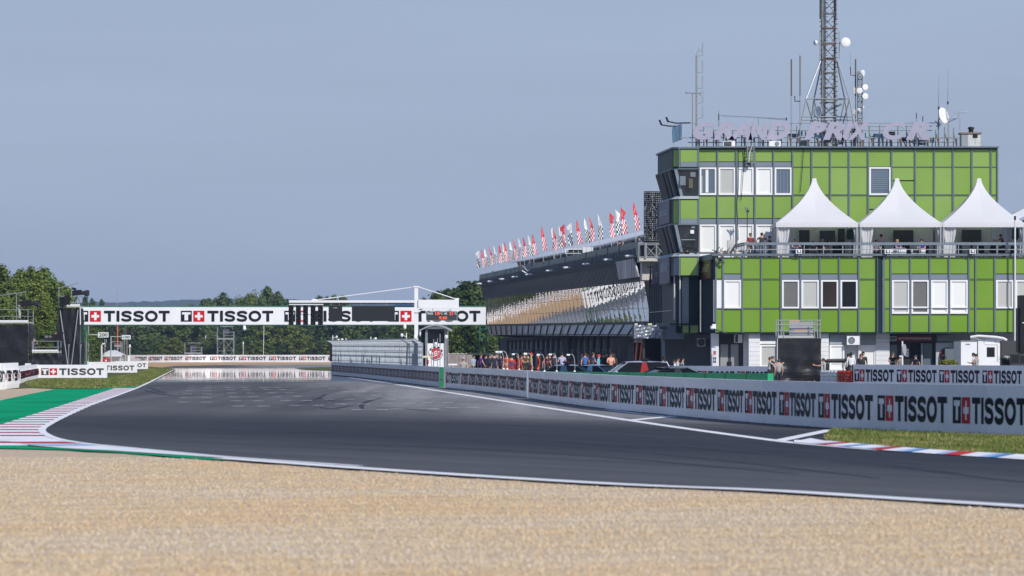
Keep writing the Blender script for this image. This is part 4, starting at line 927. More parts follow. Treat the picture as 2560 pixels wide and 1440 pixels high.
def open_scaffold(label, x0, x1, yt, yp, Y, roof=False, legs=True, dark=None):
    t = T('open_scaffold', label, 'scaffold', (wx((x0 + x1) / 2, Y), Y + 1.2, 0), 'open scaffolds at the end of the straight'); X0, X1 = wx(x0, Y), wx(x1, Y); zt = wz(yt, Y); zp = wz(yp, Y); xm = (X0 * .6 + X1 * .4)
    for xx in (X0, xm, X1):
        for dy in (0, 2.4): a = MB(); a.tube([(xx, Y + dy, 0), (xx, Y + dy, zt if xx == X0 else wz((yt + yp) / 2 - 4, Y))], .07, steel, 4); t.part('post', a)
    a = MB(); a.box((X0, Y, zp), (X1, Y + 2.4, zp + .25), steel); t.part('platform', a)
    a = MB()
    for f in (.45, .9): z = zp + (wz((yt + yp) / 2 - 4, Y) - zp) * f; a.tube([(xm, Y, z), (X1, Y, z)], .06, steel, 4)
    t.part('guard_rail', a)
    for z0, z1 in ((0, zp * .5), (zp * .5, zp)):
        a = MB(); a.tube([(X0, Y, z0), (xm, Y, z1)], .05, steel, 4); a.tube([(xm, Y, z0), (X1, Y, z1)], .05, steel, 4); a.tube([(X1, Y, z0), (xm, Y, z1)], .05, steel, 4); a.tube([(X0, Y, z1 - .02), (X1, Y, z1 - .02)], .05, steel, 4); t.part('brace', a)
    if roof: a = MB(); a.box((X0 + (X1 - X0) * .2, Y, zt), (X1, Y + 2.4, zt + .12), grey_panel); t.part('roof_sheet', a)
    if dark: a = MB(); a.pbox(*dark, Y + .6, .7, mat('violet_grey_cover', (.07, .065, .1), .8)); t.part('camera_cover', a)
open_scaffold('tall open scaffold with a camera platform at the end of the straight', 543, 583.5, 817, 848, 965, True, True, (558, 822, 573, 835))
open_scaffold('low open scaffold with a dark platform left of the tall open one', 461, 503, 858, 884, 968, True, True, (475, 861, 490, 882))
open_scaffold('open scaffold behind the white marquee tent', 262, 302, 848, 866, 700, False)
t = T('lattice_post', 'dark lattice post right of the 100 sign', 'post', (wx(314, 620), 620, 0)); a = MB()
for x in (310, 317):
    for d in (0, .6): a.tube([(wx(x, 620), 620 + d, 0), W(x, 849, 620 + d)], .09, steel_dk, 4)
for k in range(14): z = .4 + k * .42; a.tube([(wx(310, 620), 620, z), (wx(317, 620), 620, z + .42)], .05, steel_dk, 4)
t.part('frame', a)
for x, yt, Y, lb in ((608, 860, 962, 'thin white pole with a camera in front of the far trees'), (324.5, 868, 700, 'grey pole with a white camera left of the far wall'), (660, 812, 965, 'tall leaning pale pole before the far trees')):
    mb = MB(); mb.tube([(wx(x - (2 if yt == 812 else 0), Y), Y, 0), W(x, yt, Y)], .06, white, 5)
    if yt != 812: mb.lathe([(.02, .5), (.16, .45), (.17, 0), (.05, -.1)], W(x, yt, Y), white, 8)
    solo('slender_pole', mb, lb, 'pole')
mb = MB(); Y = 830.0
for k in range(9): mb.pbox(322 + k * 3.4, 894 + .3 * k, 322 + k * 3.4 + 2.2, 906, Y + k * 6, .6, mat('grey_block', (.4, .4, .38), .8))
mb.pbox(318, 890, 324, 905, Y - 2, .5, white); solo('concrete_blocks', mb, 'row of grey blocks with a white end panel left of the far wall', 'barrier')
# ================================================================= green control building
YL, YU, YBAY = 253.2, 259.7, 258.4
cb = T('control_building', 'green panelled control building with white framed windows and a bay tower', 'building', (wx(2100, YL), YL + 8, 0))
ZD = 8.0
sideL = Vector((wx(1790, YL), YL, 0))
def side_pt(base, d): return base + DIR * d
# --- main volumes
core = MB()
zr = wz(370, YU)
core.add([(wx(1746, YU), YU + .12, ZD), (wx(2494, YU), YU + .12, ZD), (wx(2494, YU), YU + 13, ZD), (wx(1746, YU), YU + 13, ZD)] + [(wx(1746, YU), YU + .12, zr), (wx(2494, YU), YU + .12, zr), (wx(2494, YU), YU + 13, zr), (wx(1746, YU), YU + 13, zr)],
         [(0, 3, 2, 1), (4, 5, 6, 7), (0, 1, 5, 4), (1, 2, 6, 5), (2, 3, 7, 6), (3, 0, 4, 7)], navy_lit)
zb, zt = wz(833, YL), ZD
XR = wx(2790, YL); p1 = side_pt(sideL, 22)
core.add([(sideL.x, YL + .12, zb), (XR, YL + .12, zb), (XR, p1.y, zb), (p1.x, p1.y, zb), (sideL.x, YL + .12, zt), (XR, YL + .12, zt), (XR, p1.y, zt), (p1.x, p1.y, zt)],
         [(0, 3, 2, 1), (4, 5, 6, 7), (0, 1, 5, 4), (1, 2, 6, 5), (2, 3, 7, 6), (3, 0, 4, 7)], navy)
cb.part('wall', core)
pan, mul, spn = MB(), MB(), MB()
wins = []
def window(x0, y0, x1, y1, Y, pane, split=None, extra=None, label=None):
    fr = MB(); s = F / Y; b = 4.2
    fr.pbox(x0, y0, x1, y0 + b, Y - .05, .15, white); fr.pbox(x0, y1 - b, x1, y1, Y - .05, .15, white); fr.pbox(x0, y0 + b, x0 + b, y1 - b, Y - .05, .15, white); fr.pbox(x1 - b, y0 + b, x1, y1 - b, Y - .05, .15, white)
    if split: fr.pbox(x0 + b, split, x1 - b, split + 3.4, Y - .04, .14, white)
    fr.pbox(x0 - .3, y1, x1 + .3, y1 + 1.2, Y - .1, .2, grey_panel)
    w_ = cb.part('window', fr, label=label)
    pa = MB(); pa.pbox(x0 + b, y0 + b, x1 - b, y1 - b, Y + .02, .05, pane)
    cb.part('pane', pa, parent=w_)
    if extra:
        e = MB(); extra(e); cb.part('blind', e, parent=w_)
# --- upper floors
uc = [1746.7, 1793.8, 1840.7, 1887, 1934, 1981.8, 2029.6, 2076, 2123, 2170.7, 2229.6, 2288.4, 2336, 2383, 2430, 2478, 2494]
def cell(mb, x0, y0, x1, y1, Y, m): mb.pbox(x0 + 1.6, y0 + .8, x1 - 1.6, y1 - .8, Y, .1, m)
upper_panes = [glass_sky, blind_silver, blind_white, blind_white, glass_sky]
low_panes = [blind_white, blind_white, blind_white, blind_white, blind_white]
for i in range(len(uc) - 1):
    a, b = uc[i], uc[i + 1]
    if i < 5:
        cell(pan, a, 373.5, b, 404.3, YU, green_pan); cell(spn, a, 404.5, b, 417.5, YU - .01, spandrel)
        cur = None
        if i == 0: cur = lambda e: (e.pbox(1764, 424, 1771, 481, YU + .0, .015, white), e.pbox(1753, 440, 1757, 481, YU, .012, grey_panel))
        if i == 4: cur = lambda e: [e.pbox(1943 + k * 8.3, 424, 1943.6 + k * 8.3, 481, YU + .005, .01, steel) for k in range(4)]
        window(a + 2.6, 418.5, b - 2.6, 487, YU, upper_panes[i], extra=cur, label=['window with a white pillar behind dark glass', None, None, None, 'window with dark slate glass'][i])
        cell(pan, a, 489, b, 546, YU, green_pan); cell(spn, a, 546.4, b, 560, YU - .01, spandrel)
        window(a + 2.6, 561, b - 2.6, 630, YU, low_panes[i])
        cell(spn, a, 631.5, b, 644, YU, white)
    elif i == 9:
        cell(pan, a, 373.5, b, 417, YU, green_pan); window(a + 2.4, 417.5, b - 2.4, 487.5, YU, glass_sky, extra=lambda e: [e.pbox(2179, 424 + k * 5.2, 2221, 424.7 + k * 5.2, YU + .006, .01, grey_panel) for k in range(10)], label='lone wide window with dark glass')
        cell(pan, a, 489, b, 523, YU, green_pan); cell(pan, a, 524.5, b, 560, YU, green_pan); cell(pan, a, 561, b, 644, YU, green_pan)
    elif i == 10:
        for y0, y1 in ((373.5, 417), (418, 451), (452.5, 487), (489, 560), (561, 644)): cell(pan, a, y0, b, y1, YU, green_pan)
    else:
        for y0, y1 in ((373.5, 417), (418, 487), (489, 560), (561, 644)): cell(pan, a, y0, b, y1, YU, green_pan)
for x in uc: mul.pbox(x - 1.9, 371.5, x + 1.9, 644, YU - .09, .2, frame_grey)
for y in (417.2, 488): mul.pbox(1746, y - .9, 2494, y + .9, YU - .05, .14, frame_grey)
mul.pbox(1746, 560 - .7, 2494, 560 + .7, YU - .05, .14, frame_grey)
cb.part('upper_cladding', pan); cb.part('upper_spandrel', spn); cb.part('upper_mullion_grid', mul); pan, mul, spn = MB(), MB(), MB()
# --- first floor block
lc = [(1790, 1807.5, 'n'), (1807.5, 1855.7, 'w', blind_white), (1855.7, 1903.7, 'g'), (1903.7, 1952.5, 'g'), (1952.5, 2001, 'w', blind_grey), (2001, 2050, 'w', blind_silver), (2050, 2098.5, 'w', mat('brown_dark_glass', (.03, .02, .016), .06, var=.3, scale=.6)), (2098.5, 2147, 'w', glass_dk), (2147, 2193, 'g'),
      (2210, 2227.5, 's'), (2227.5, 2276, 't', blind_silver), (2276, 2325, 't', blind_grey), (2325, 2373, 't', blind_white), (2373, 2422.5, 't', blind_white), (2422.5, 2439.5, 's'), (2439.5, 2487.5, 'g'), (2487.5, 2536, 'w', blind_silver), (2536, 2585, 'w', blind_silver), (2585, 2633, 'w', blind_white), (2633, 2682, 'g'), (2682, 2731, 'g'), (2731, 2779, 'g')]
lime = mat('yellow_green_panel', (.42, .42, .05), .2, var=.1)
for c in lc:
    a, b, k = c[:3]
    if k in 'wt':
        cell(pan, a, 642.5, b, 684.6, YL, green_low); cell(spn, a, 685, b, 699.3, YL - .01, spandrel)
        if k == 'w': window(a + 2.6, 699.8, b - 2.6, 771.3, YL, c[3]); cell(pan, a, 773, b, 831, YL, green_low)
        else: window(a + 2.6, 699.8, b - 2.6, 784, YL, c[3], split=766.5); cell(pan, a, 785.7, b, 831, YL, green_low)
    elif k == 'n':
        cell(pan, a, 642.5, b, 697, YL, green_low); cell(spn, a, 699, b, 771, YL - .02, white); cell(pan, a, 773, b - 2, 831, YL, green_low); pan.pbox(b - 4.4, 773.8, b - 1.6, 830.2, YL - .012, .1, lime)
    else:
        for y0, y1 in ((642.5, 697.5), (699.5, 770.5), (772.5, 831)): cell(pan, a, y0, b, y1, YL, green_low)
for x in sorted({v for c in lc for v in c[:2]}): mul.pbox(x - 1.9, 640, x + 1.9, 832.5, YL - .09, .2, frame_grey)
for y in (698.5, 771.5):
    for a, b in ((1790, 2193), (2210, 2790)): mul.pbox(a, y - .9, b, y + .9, YL - .05, .14, frame_grey)
mul.pbox(1788, 831.3, 2790, 834, YL - .1, .25, navy); mul.pbox(2190.5, 640, 2193.5, 832, YL - .11, .24, navy); mul.pbox(2193.5, 639, 2206, 832, YL - .02, .15, navy); mul.pbox(2206, 650, 2208, 832, YL - .1, .1, frame_grey)
cb.part('lower_cladding', pan); cb.part('lower_mullion_grid', mul); cb.part('lower_spandrel', spn)
# --- parapets / roof edges
rf = MB()
rf.box((wx(1746, YU) - .02, YU - .32, zr + .002), (wx(2496, YU), YU + 13.2, wz(366.3, YU)), frame_grey); cb.part('roof', rf)
pr = MB()
pr.add([(sideL.x - .25, YL - .22, wz(640, YL)), (XR, YL - .22, wz(640, YL)), (XR, YL + .3, wz(640, YL)), (sideL.x - .27, YL + .3, wz(640, YL)), (sideL.x - .25, YL - .22, wz(634.2, YL)), (XR, YL - .22, wz(634.2, YL)), (XR, YL + .3, wz(634.2, YL)), (sideL.x - .27, YL + .3, wz(634.2, YL))],
       [(0, 3, 2, 1), (4, 5, 6, 7), (0, 1, 5, 4), (1, 2, 6, 5), (2, 3, 7, 6), (3, 0, 4, 7)], frame_grey)
q0, q1 = sideL + Vector((-.25, .305, 0)), side_pt(sideL, 6.4) + Vector((-.25, 0, 0))
pr.hexa([(q0.x, q0.y, ZD), (q1.x, q1.y, ZD), (q1.x, q1.y, wz(634.4, YL)), (q0.x, q0.y, wz(634.4, YL))], [(q0.x + .4, q0.y, ZD), (q1.x + .4, q1.y, ZD), (q1.x + .4, q1.y, wz(634.4, YL)), (q0.x + .4, q0.y, wz(634.4, YL))], frame_grey)
cb.part('parapet', pr)
# side cladding ribs of the first floor block
rb = MB()
for k in range(17):
    d = .25 + k * .52; a = side_pt(sideL, d) + Vector((-.07, 0, 0)); rb.hexa([(a.x, a.y, zb + .02), (a.x, a.y + .07, zb + .02), (a.x, a.y + .07, zt - .1), (a.x, a.y, zt - .1)], [(a.x + .06, a.y, zb + .02), (a.x + .06, a.y + .07, zb + .02), (a.x + .06, a.y + .07, zt - .1), (a.x + .06, a.y, zt - .1)], navy_lit)
cb.part('cladding_rib', rb)
# --- bay tower
bt_w, bt_s, bt_g, bt_e = MB(), MB(), MB(), MB()
XB0 = wx(1746.5, YBAY)
def plan(fl, ch, dy=0.0, out=0.0):
    Yb = YBAY + dy; P1 = Vector((wx(fl, Yb), Yb, 0)); P2 = Vector((wx(ch, Yb + .5), Yb + .5, 0)); P3 = P2 + DIR * (8.5 - dy)
    return [Vector((XB0 + out, Yb, 0)), P1 - Vector((out, 0, 0)), P2 - Vector((out, 0, 0)), P3 - Vector((out, 0, 0)), Vector((XB0 + out, P3.y, 0))]
def loft(mb, pt, pb_, yt, yb, m, side=None):
    zt_, zb_ = wz(yt, YBAY), wz(yb, YBAY); n = len(pt)
    vs = [(p.x, p.y, zb_) for p in pb_] + [(p.x, p.y, zt_) for p in pt]
    fs = [(i, i + n, (i + 1) % n + n, (i + 1) % n) for i in range(n)] + [tuple(range(n)), tuple(range(n, 2 * n))[::-1]]
    for k, f in enumerate(fs): mb.add([vs[i] for i in f], [tuple(range(len(f)))], side if side and k in (1, 2) else m)
A = plan(1698, 1682)
loft(bt_w, A, A, 372, 421, navy); loft(bt_e, plan(1697, 1680, -.12, .06), plan(1697, 1680, -.12, .06), 367.5, 372, frame_grey); loft(bt_e, plan(1696, 1679, -.15, .05), plan(1696, 1679, -.15, .05), 421, 423.5, frame_grey)
St, Sb = plan(1689, 1676), plan(1704, 1693, .5)
loft(bt_s, St, Sb, 423.5, 490, mat('tinted_bay_glass', (.022, .026, .030), .06, var=0, spec=.9), navy); loft(bt_e, plan(1702, 1688, .2), plan(1697, 1680, -.12, .03), 490, 497.5, mat('lit_frame_ledge', (.36, .40, .43), .5)); loft(bt_w, A, A, 497.5, 559, navy); loft(bt_e, plan(1696, 1679, -.12, .04), plan(1696, 1679, -.12, .04), 559, 562.5, frame_grey)  # ledge: the frame grey painted paler, as if lit
loft(bt_s, St, Sb, 562.5, 632, mat('tinted_bay_glass', (.022, .026, .030), .06), navy); loft(bt_e, plan(1702, 1688, .2), plan(1697, 1680, -.12, .03), 632, 641, mat('lit_frame_ledge', (.36, .40, .43), .5)); loft(bt_w, A, A, 641, 690, navy); loft(bt_w, plan(1704, 1690, .7), plan(1704, 1690, .7), 690, 832, navy)
cb.part('bay_wall', bt_w); cb.part('bay_glazing', bt_s); cb.part('bay_ledge', bt_e)
for y0, y1, sp in ((374, 404.5, 417), (500.5, 547, 559), (643.5, 688, None)):
    bt_p = MB(); bt_p.pbox(1701.5, y0, 1743.5, y1, YBAY - .03, .03, green_pan); a, b = plan(1698, 1682)[1], plan(1698, 1682)[2]; d = (b - a)
    m_ = spandrel if sp is None else green_pan
    for off in (.12,):
        pA, pB = a + d * .1 + Vector((-.015, -.02, 0)), a + d * .86 + Vector((-.015, -.02, 0)); z0, z1 = wz(y1 if sp is None else sp - 1, YBAY), wz(y0, YBAY)
        bt_p.quad((pB.x, pB.y, z0), (pA.x, pA.y, z0), (pA.x, pA.y, z1), (pB.x, pB.y, z1), m_)
    if sp: bt_p.pbox(1701.5, y1 + .3, 1743.5, sp, YBAY - .028, .026, spandrel)
    bt_p.pbox(1696.8, y0 - 2, 1700.8, (sp or y1) + 1.5, YBAY - .06, .05, frame_grey); bt_p.pbox(1743.6, y0 - 2, 1747.5, (sp or y1) + 1.5, YBAY - .06, .05, frame_grey); cb.part('bay_cladding', bt_p)

# slanted frames of the two glazed bays
for (yt, yb) in ((423.5, 490), (562.5, 632)):
    a = MB(); zt_, zb_ = wz(yt, YBAY), wz(yb, YBAY)
    for k, r_, m_ in ((0, .06, frame_grey), (1, .13, mat('pale_blue_frame', (.22, .28, .33), .5)), (2, .06, navy_lit)): a.tube([(St[k].x, St[k].y - .02, zt_), (Sb[k].x, Sb[k].y - .02, zb_)], r_, m_, 4)
    for f in (.25, .5): p, q = St[2].lerp(St[3], f), Sb[2].lerp(Sb[3], f); a.tube([(p.x - .02, p.y, zt_), (q.x - .02, q.y, zb_)], .06, navy_lit, 4)
    p, q = St[2].lerp(St[3], .12), Sb[2].lerp(Sb[3], .12); a.tube([(p.x - .05, p.y, zt_ - .1), (q.x - .05, q.y, zb_ + .1)], .025, beige, 4)
    cb.part('bay_frame', a)
# sheets in the bay glass: the grey ones are painted reflections
a = MB(); a.pbox(1700, 440, 1714, 463, YBAY - .0, .02, mat('reflected_grey', (.16, .19, .21), .3)); a.pbox(1722, 441, 1732, 470, YBAY + .12, .05, mat('olive_blind', (.10, .09, .065), .6)); a.pbox(1726, 430, 1739, 442, YBAY + .0, .03, mat('reflected_grey', (.16, .19, .21), .3)); cb.part('bay_blind_reflection', a)
a = MB(); a.pbox(1726, 575, 1735, 584, YBAY + .02, .03, white); a.pbox(1704, 598, 1738, 600, YBAY + .1, .03, mat('pale_blue_frame', (.22, .28, .33), .5)); a.pbox(1729, 565, 1737, 570, YBAY + .0, .03, grey_panel); cb.part('bay_notice', a)
# tall narrow glazing and small green base below the bay
YN = YBAY + .62
a = MB(); a.pbox(1705, 692, 1722, 809, YN, .05, mat('pale_blue_frame', (.22, .28, .33), .5)); b = MB(); b.pbox(1710, 714, 1719, 796, YN - .02, .03, glass_sky); b.pbox(1710, 695, 1719, 711, YN - .02, .03, glass_sky); w_ = cb.part('stair_window', a); cb.part('pane', b, parent=w_)
a = MB(); a.pbox(1706.5, 813, 1745, 832, YN - .05, .1, green_pan); a.pbox(1675, 808.5, 1746, 812, YN - .4, .6, navy); a.pbox(1721.5, 813, 1726, 833, YN - .08, .1, navy); cb.part('base_panel', a)
for x, y0, y1, Yp_ in ((1686, 690, 800, YN - .05), (1700, 690, 815, YN - .3)):
    a = MB(); a.tube([W(x, y0, Yp_), W(x, y1, Yp_)], .05, mat('pale_pipe', (.55, .55, .53), .5), 6); cb.part('drainpipe', a)
for x in (1751, 1784.5):
    a = MB(); Yp_ = 252.9 if x > 1760 else 253.6; a.tube([W(x, 700, Yp_), W(x, 830 if x < 1760 else 805, Yp_)], .045, mat('grey_pipe', (.26, .28, .30), .5), 6); cb.part('drainpipe', a)
# --- ground floor behind the walls
YGd = 254.3
gf = MB()
gf.box((wx(1797, YGd + .9), YGd + .9, 0), (wx(2790, YGd), YGd + 12, zb - .004), mat('shaded_grey_render', (.34, .355, .375), .8, var=.08))  # recessed wall: shade put into the grey colour
gf.pbox(1660, 848, 1797, 962, 262.5, 6, mat('shaded_wall_grey', (.20, .215, .235), .8, var=.1))  # left wall: its shade is painted in as a darker grey
for x0, x1, Y0 in ((1779, 1797, YGd - .3), (1858.5, 1872, YGd + .3), (1872, 1900, YL + .25), (1943, 1962, YL + .25), (2048, 2072, YL + .25), (2111, 2118, YGd), (2146, 2152, YGd), (2190, 2224, YGd), (2117, 2146, YGd + .3)):
    gf.box((wx(x0, Y0), Y0, 0), (wx(x1, Y0), YGd + .9, zb - .006), brick_white)
cb.part('ground_floor_wall', gf)
a = MB()
for k in range(11):
    for x0, x1, Y0 in ((1872, 1900, YL + .25), (1943, 1962, YL + .25), (2048, 2072, YL + .25), (2190, 2224, YGd)):
        a.box((wx(x0, Y0) + .01, Y0 - .004, .2 + k * .28), (wx(x1, Y0) - .01, Y0 + .01, .215 + k * .28), grey_panel)
cb.part('brick_joint', a)
def gwin(x0, y0, x1, y1, Y, pane, label=None): window(x0, y0, x1, y1, Y, pane, label=label)
gwin(1900, 862, 1943, 918, YL + .45, blind_silver); gwin(2074, 862, 2111, 925, YL + .5, blind_white); gwin(2149, 862, 2190, 925, YGd + .1, blind_white)
a = MB(); a.pbox(1900, 836, 1943, 860, YL + .45, .2, grey_panel); a.pbox(1899, 853, 1944, 860, YL + .4, .15, white); a.pbox(2074, 836, 2111, 861, YL + .5, .2, mat('pale_blue_grey', (.30, .34, .37), .6)); a.pbox(2149, 836, 2190, 861, YGd + .1, .2, mat('pale_blue_grey', (.30, .34, .37), .6)); cb.part('shutter_box', a)
dr = MB(); dr.pbox(1797, 834, 1859, 857, YGd + .5, .1, dk_grey); dr.pbox(1797, 857, 1860, 962, YGd + .5, .1, dk_grey); d_ = cb.part('door', dr)
b = MB(); b.pbox(1801, 861, 1820, 960, YGd + .47, .05, mat('grey_door_glass', (.26, .27, .28), .3)); b.pbox(1827, 861, 1846, 960, YGd + .47, .05, mat('grey_door_glass', (.26, .27, .28), .3)); cb.part('door_pane', b, parent=d_)
b = MB(); b.pbox(1818, 904, 1829, 916, YGd + .4, .08, black); cb.part('handle', b, parent=d_)
en = MB(); en.pbox(2224, 834, 2340, 855, YGd + .15, .2, mat('entrance_black', (.010, .013, .018), .5)); en.pbox(2224, 855, 2340, 962, YGd + .6, .2, mat('entrance_black', (.010, .013, .018), .5)); e_ = cb.part('entrance', en)
b = MB(); b.pbox(2242, 838, 2330, 853, YGd + .05, .1, dk_red); put_text(b, 'AUTOMOTODROM BRNO', W(2245.5, 848.5, YGd + .04), (82 / F * YGd, 0, 0), (0, 0, 5.2 / F * YGd), mat('pale_lettering', (.62, .58, .58), .5), off=.025); b.pbox(2224, 840, 2242, 853, YGd + .06, .1, grey_panel)
b.tube([W(2227, 849, YGd + .03), W(2231, 844, YGd + .03), W(2234, 848, YGd + .03), W(2239, 843, YGd + .03)], .02, ink, 4); cb.part('name_sign', b, parent=e_)
b = MB(); b.pbox(2225, 862, 2242, 960, YGd + .57, .04, mat('entrance_glass', (.10, .14, .165), .1)); b.pbox(2308, 858, 2330, 960, YGd + .57, .04, mat('entrance_glass', (.10, .14, .165), .1)); cb.part('glass_panel', b, parent=e_)
b = MB(); b.pbox(2276, 858, 2302, 960, YGd + .58, .03, black); b.pbox(2303, 858, 2307, 960, YGd + .3, .3, grey_panel); cb.part('open_door', b, parent=e_)
b = MB()
for k in range(3): b.pbox(2263, 872 + k * 7, 2272, 878 + k * 7, YGd + .5, .02, white)
cb.part('notice', b, parent=e_)
a = MB(); a.pbox(2340, 857, 2388, 962, YGd + .1, .3, mat('pale_grey_wall', (.44, .46, .48), .7)); a.pbox(2342, 838, 2390, 853, YGd + .3, .2, grey_panel); cb.part('side_wall', a)
a = MB(); c = W(2366, 886.5, YGd + .09); a.lathe([(.01, .02), (.40, .02), (.40, 0)], c, mat('crimson_disc', (.20, .01, .02), .45), 28, axis=(0, -1, 0)); a.lathe([(.42, 0), (.455, .025), (.455, 0)], c, navy, 28, axis=(0, -1, 0))
a.tube([c + Vector((-.3, -.04, -.06)), c + Vector((-.12, -.04, .0)), c + Vector((.0, -.04, .16))], .018, white, 4); a.tube([c + Vector((-.3, -.04, -.08)), c + Vector((-.05, -.04, -.06)), c + Vector((.02, -.04, .0))], .018, white, 4); cb.part('round_emblem', a)
a = MB(); a.pbox(2363, 872, 2386, 962, YGd - .5, .4, mat('blue_grey_cabinet', (.12, .15, .175), .5)); a.pbox(2365, 890, 2366, 896, YGd - .53, .03, black); solo('cabinet', a, 'blue grey cabinet covering half of the round emblem', 'cabinet')
a = MB(); a.pbox(2387.5, 852, 2402.5, 962, YGd - .3, .6, mat('blue_grey_cabinet', (.12, .15, .175), .5)); a.pbox(2391, 886, 2392.2, 890, YGd - .32, .02, black); a.pbox(2398, 886, 2399.2, 890, YGd - .32, .02, black); a.pbox(2394.7, 853, 2395.1, 962, YGd - .305, .01, black); solo('cabinet', a, 'tall blue grey double cabinet left of the white container', 'cabinet')
# signs on the shaded sides
def side_sign(name, label, base, px0, px1, y0, y1, off, face, text, tm, tb=(.12, .3, .88, .7), cat='sign', bottom=None):
    def at(px):
        lo, hi = -2.0, 40.0
        for _ in range(40):
            m_ = (lo + hi) / 2; p = base + DIR * m_
            if CX + p.x / p.y * F > px: lo = m_
            else: hi = m_
        return base + DIR * lo
    p0, p1 = at(px1), at(px0); n = Vector((-off, 0, 0)); s = F / p0.y; z0, z1 = wz(y1, p0.y), wz(y0, p0.y); mb = MB()
    P = lambda p, z, o=0: Vector((p.x - off - o, p.y, z))
    mb.hexa([P(p1, z0), P(p0, z0), P(p0, z1), P(p1, z1)], [P(p1, z0, -.09), P(p0, z0, -.09), P(p0, z1, -.09), P(p1, z1, -.09)], face)
    if bottom: mb.hexa([P(p1, z0, .012), P(p0, z0, .012), P(p0, z0 + .16, .012), P(p1, z0 + .16, .012)], [P(p1, z0, .002), P(p0, z0, .002), P(p0, z0 + .16, .002), P(p1, z0 + .16, .002)], bottom)
    u = P(p0, 0) - P(p1, 0); o = P(p1, z0 + (z1 - z0) * tb[1], .02) + u * tb[0]
    put_text(mb, text, o, u * (tb[2] - tb[0]), (0, 0, (z1 - z0) * (tb[3] - tb[1])), tm, off=.02)
    return solo(name, mb, label, cat)
ptx = mat('pale_faded_lettering', (.50, .52, .58), .6)
side_sign('wall_sign', 'faded yellow brown sign with pale lettering on the dark side of the green block', sideL, 1749, 1782, 643, 696, .16, mat('yellow_brown_sign', (.16, .115, .02), .5, var=.3, scale=1.2, rgb2=(.10, .05, .018)), '#CzechGP', mat('pale_yellow_lettering', (.55, .52, .25), .6), (.1, .3, .9, .7), bottom=dk_red)
bayL = plan(1698, 1682)[2]
side_sign('wall_sign', 'upper faded mauve sign on the side of the bay tower', bayL, 1652, 1677, 500, 557, .12, mat('faded_mauve', (.20, .18, .215), .6, var=.12), 'BRNO', ptx, (.1, .35, .9, .6))
side_sign('wall_sign', 'lower faded mauve sign with BRNO lettering on the side of the bay tower', bayL, 1653, 1676.5, 642, 708, .12, mat('faded_mauve', (.20, .18, .215), .6, var=.12), 'BRNO', ptx, (.2, .45, .85, .8))
a = MB(); Y = 268.0
a.add([W(1633, 662, Y), W(1652, 656, Y), W(1652, 705, Y), W(1628, 712, Y)] + [p + Vector((0, .1, 0)) for p in (W(1633, 662, Y), W(1652, 656, Y), W(1652, 705, Y), W(1628, 712, Y))], [(3, 2, 1, 0), (4, 5, 6, 7), (0, 1, 5, 4), (1, 2, 6, 5), (2, 3, 7, 6), (3, 0, 4, 7)], mat('faded_mauve', (.20, .18, .215), .6)); put_text(a, 'start', W(1638, 692, Y - .02), (.33, 0, .06), (0, 0, .36), ptx); solo('wall_sign', a, 'slanted faded mauve sign left of the lower bay sign', 'sign')
a = MB(); a.prism([W(1622, 712, 272), W(1627, 652, 272), W(1629, 712, 272), W(1627, 724, 272)], (0, .15, 0), mat('dark_maroon', (.06, .012, .02), .6)); a.pbox(1618, 666, 1640, 668.5, 271.8, .15, mat('dark_maroon', (.06, .012, .02), .6)); solo('roof_sign', a, 'dark maroon spiked sign frame between the pit building and the bay tower', 'sign')
# link block between bay tower and pit building
lk = T('link_block', 'dark ribbed link block between the bay tower and the pit building', 'building', (9.5, 268, 0)); a = MB(); q = 31.2
k0, k1 = Q(1680, 0, q), Q(1622, 0, q); a.hexa([(k0.x, k0.y, wz(812, k0.y)), (k1.x, k1.y, wz(812, k0.y)), (k1.x, k1.y, wz(690, k0.y)), (k0.x, k0.y, wz(690, k0.y))], [(k0.x + 3, k0.y, wz(812, k0.y)), (k1.x + 5, k1.y, wz(812, k0.y)), (k1.x + 5, k1.y, wz(690, k0.y)), (k0.x + 3, k0.y, wz(690, k0.y))], navy); lk.part('wall', a)
a = MB()
for k in range(13):
    p = k0.lerp(k1, (k + .5) / 13); a.box((p.x - .06, p.y, wz(810, k0.y)), (p.x + .02, p.y + .12, wz(692, k0.y)), navy_lit)
zz = wz(777, k0.y); a.hexa([(k0.x - .07, k0.y, zz), (k1.x - .07, k1.y, zz), (k1.x - .07, k1.y, zz + .04), (k0.x - .07, k0.y, zz + .04)], [(k0.x, k0.y, zz), (k1.x, k1.y, zz), (k1.x, k1.y, zz + .04), (k0.x, k0.y, zz + .04)], steel); lk.part('cladding_rib', a)
a = MB(); a.pbox(1657, 812.5, 1712, 848, 259.6, 5, mat('blue_grey_fascia', (.15, .18, .22), .6)); lk.part('fascia', a)
a = MB()
V = []; n, m_ = 16, 8
for j in range(m_ + 1):
    for i in range(n + 1): V.append(W(1585 + 72 * i / n, 813 + 33 * j / m_, 259.2 + .05 * math.sin(i * 2.1 + j) + .04 * math.sin(j * 3 + i * .7)))
a.add(V, [(j * (n + 1) + i + 1, j * (n + 1) + i, (j + 1) * (n + 1) + i, (j + 1) * (n + 1) + i + 1) for j in range(m_) for i in range(n)], foil); a.pbox(1585, 813, 1657, 846, 259.4, 4, dk_grey); lk.part('foil_fascia', a)
a = MB(); a.pbox(1585, 848, 1660, 964, 268, .5, black); a.pbox(1607, 848, 1612, 964, 259.5, .3, dk_grey); a.pbox(1657, 848, 1662, 964, 260, .4, grey_panel); a.pbox(1662, 848, 1700, 964, 263, .3, dk_grey); a.pbox(1679, 848, 1683, 964, 262.6, .3, spandrel); lk.part('ground_floor', a)
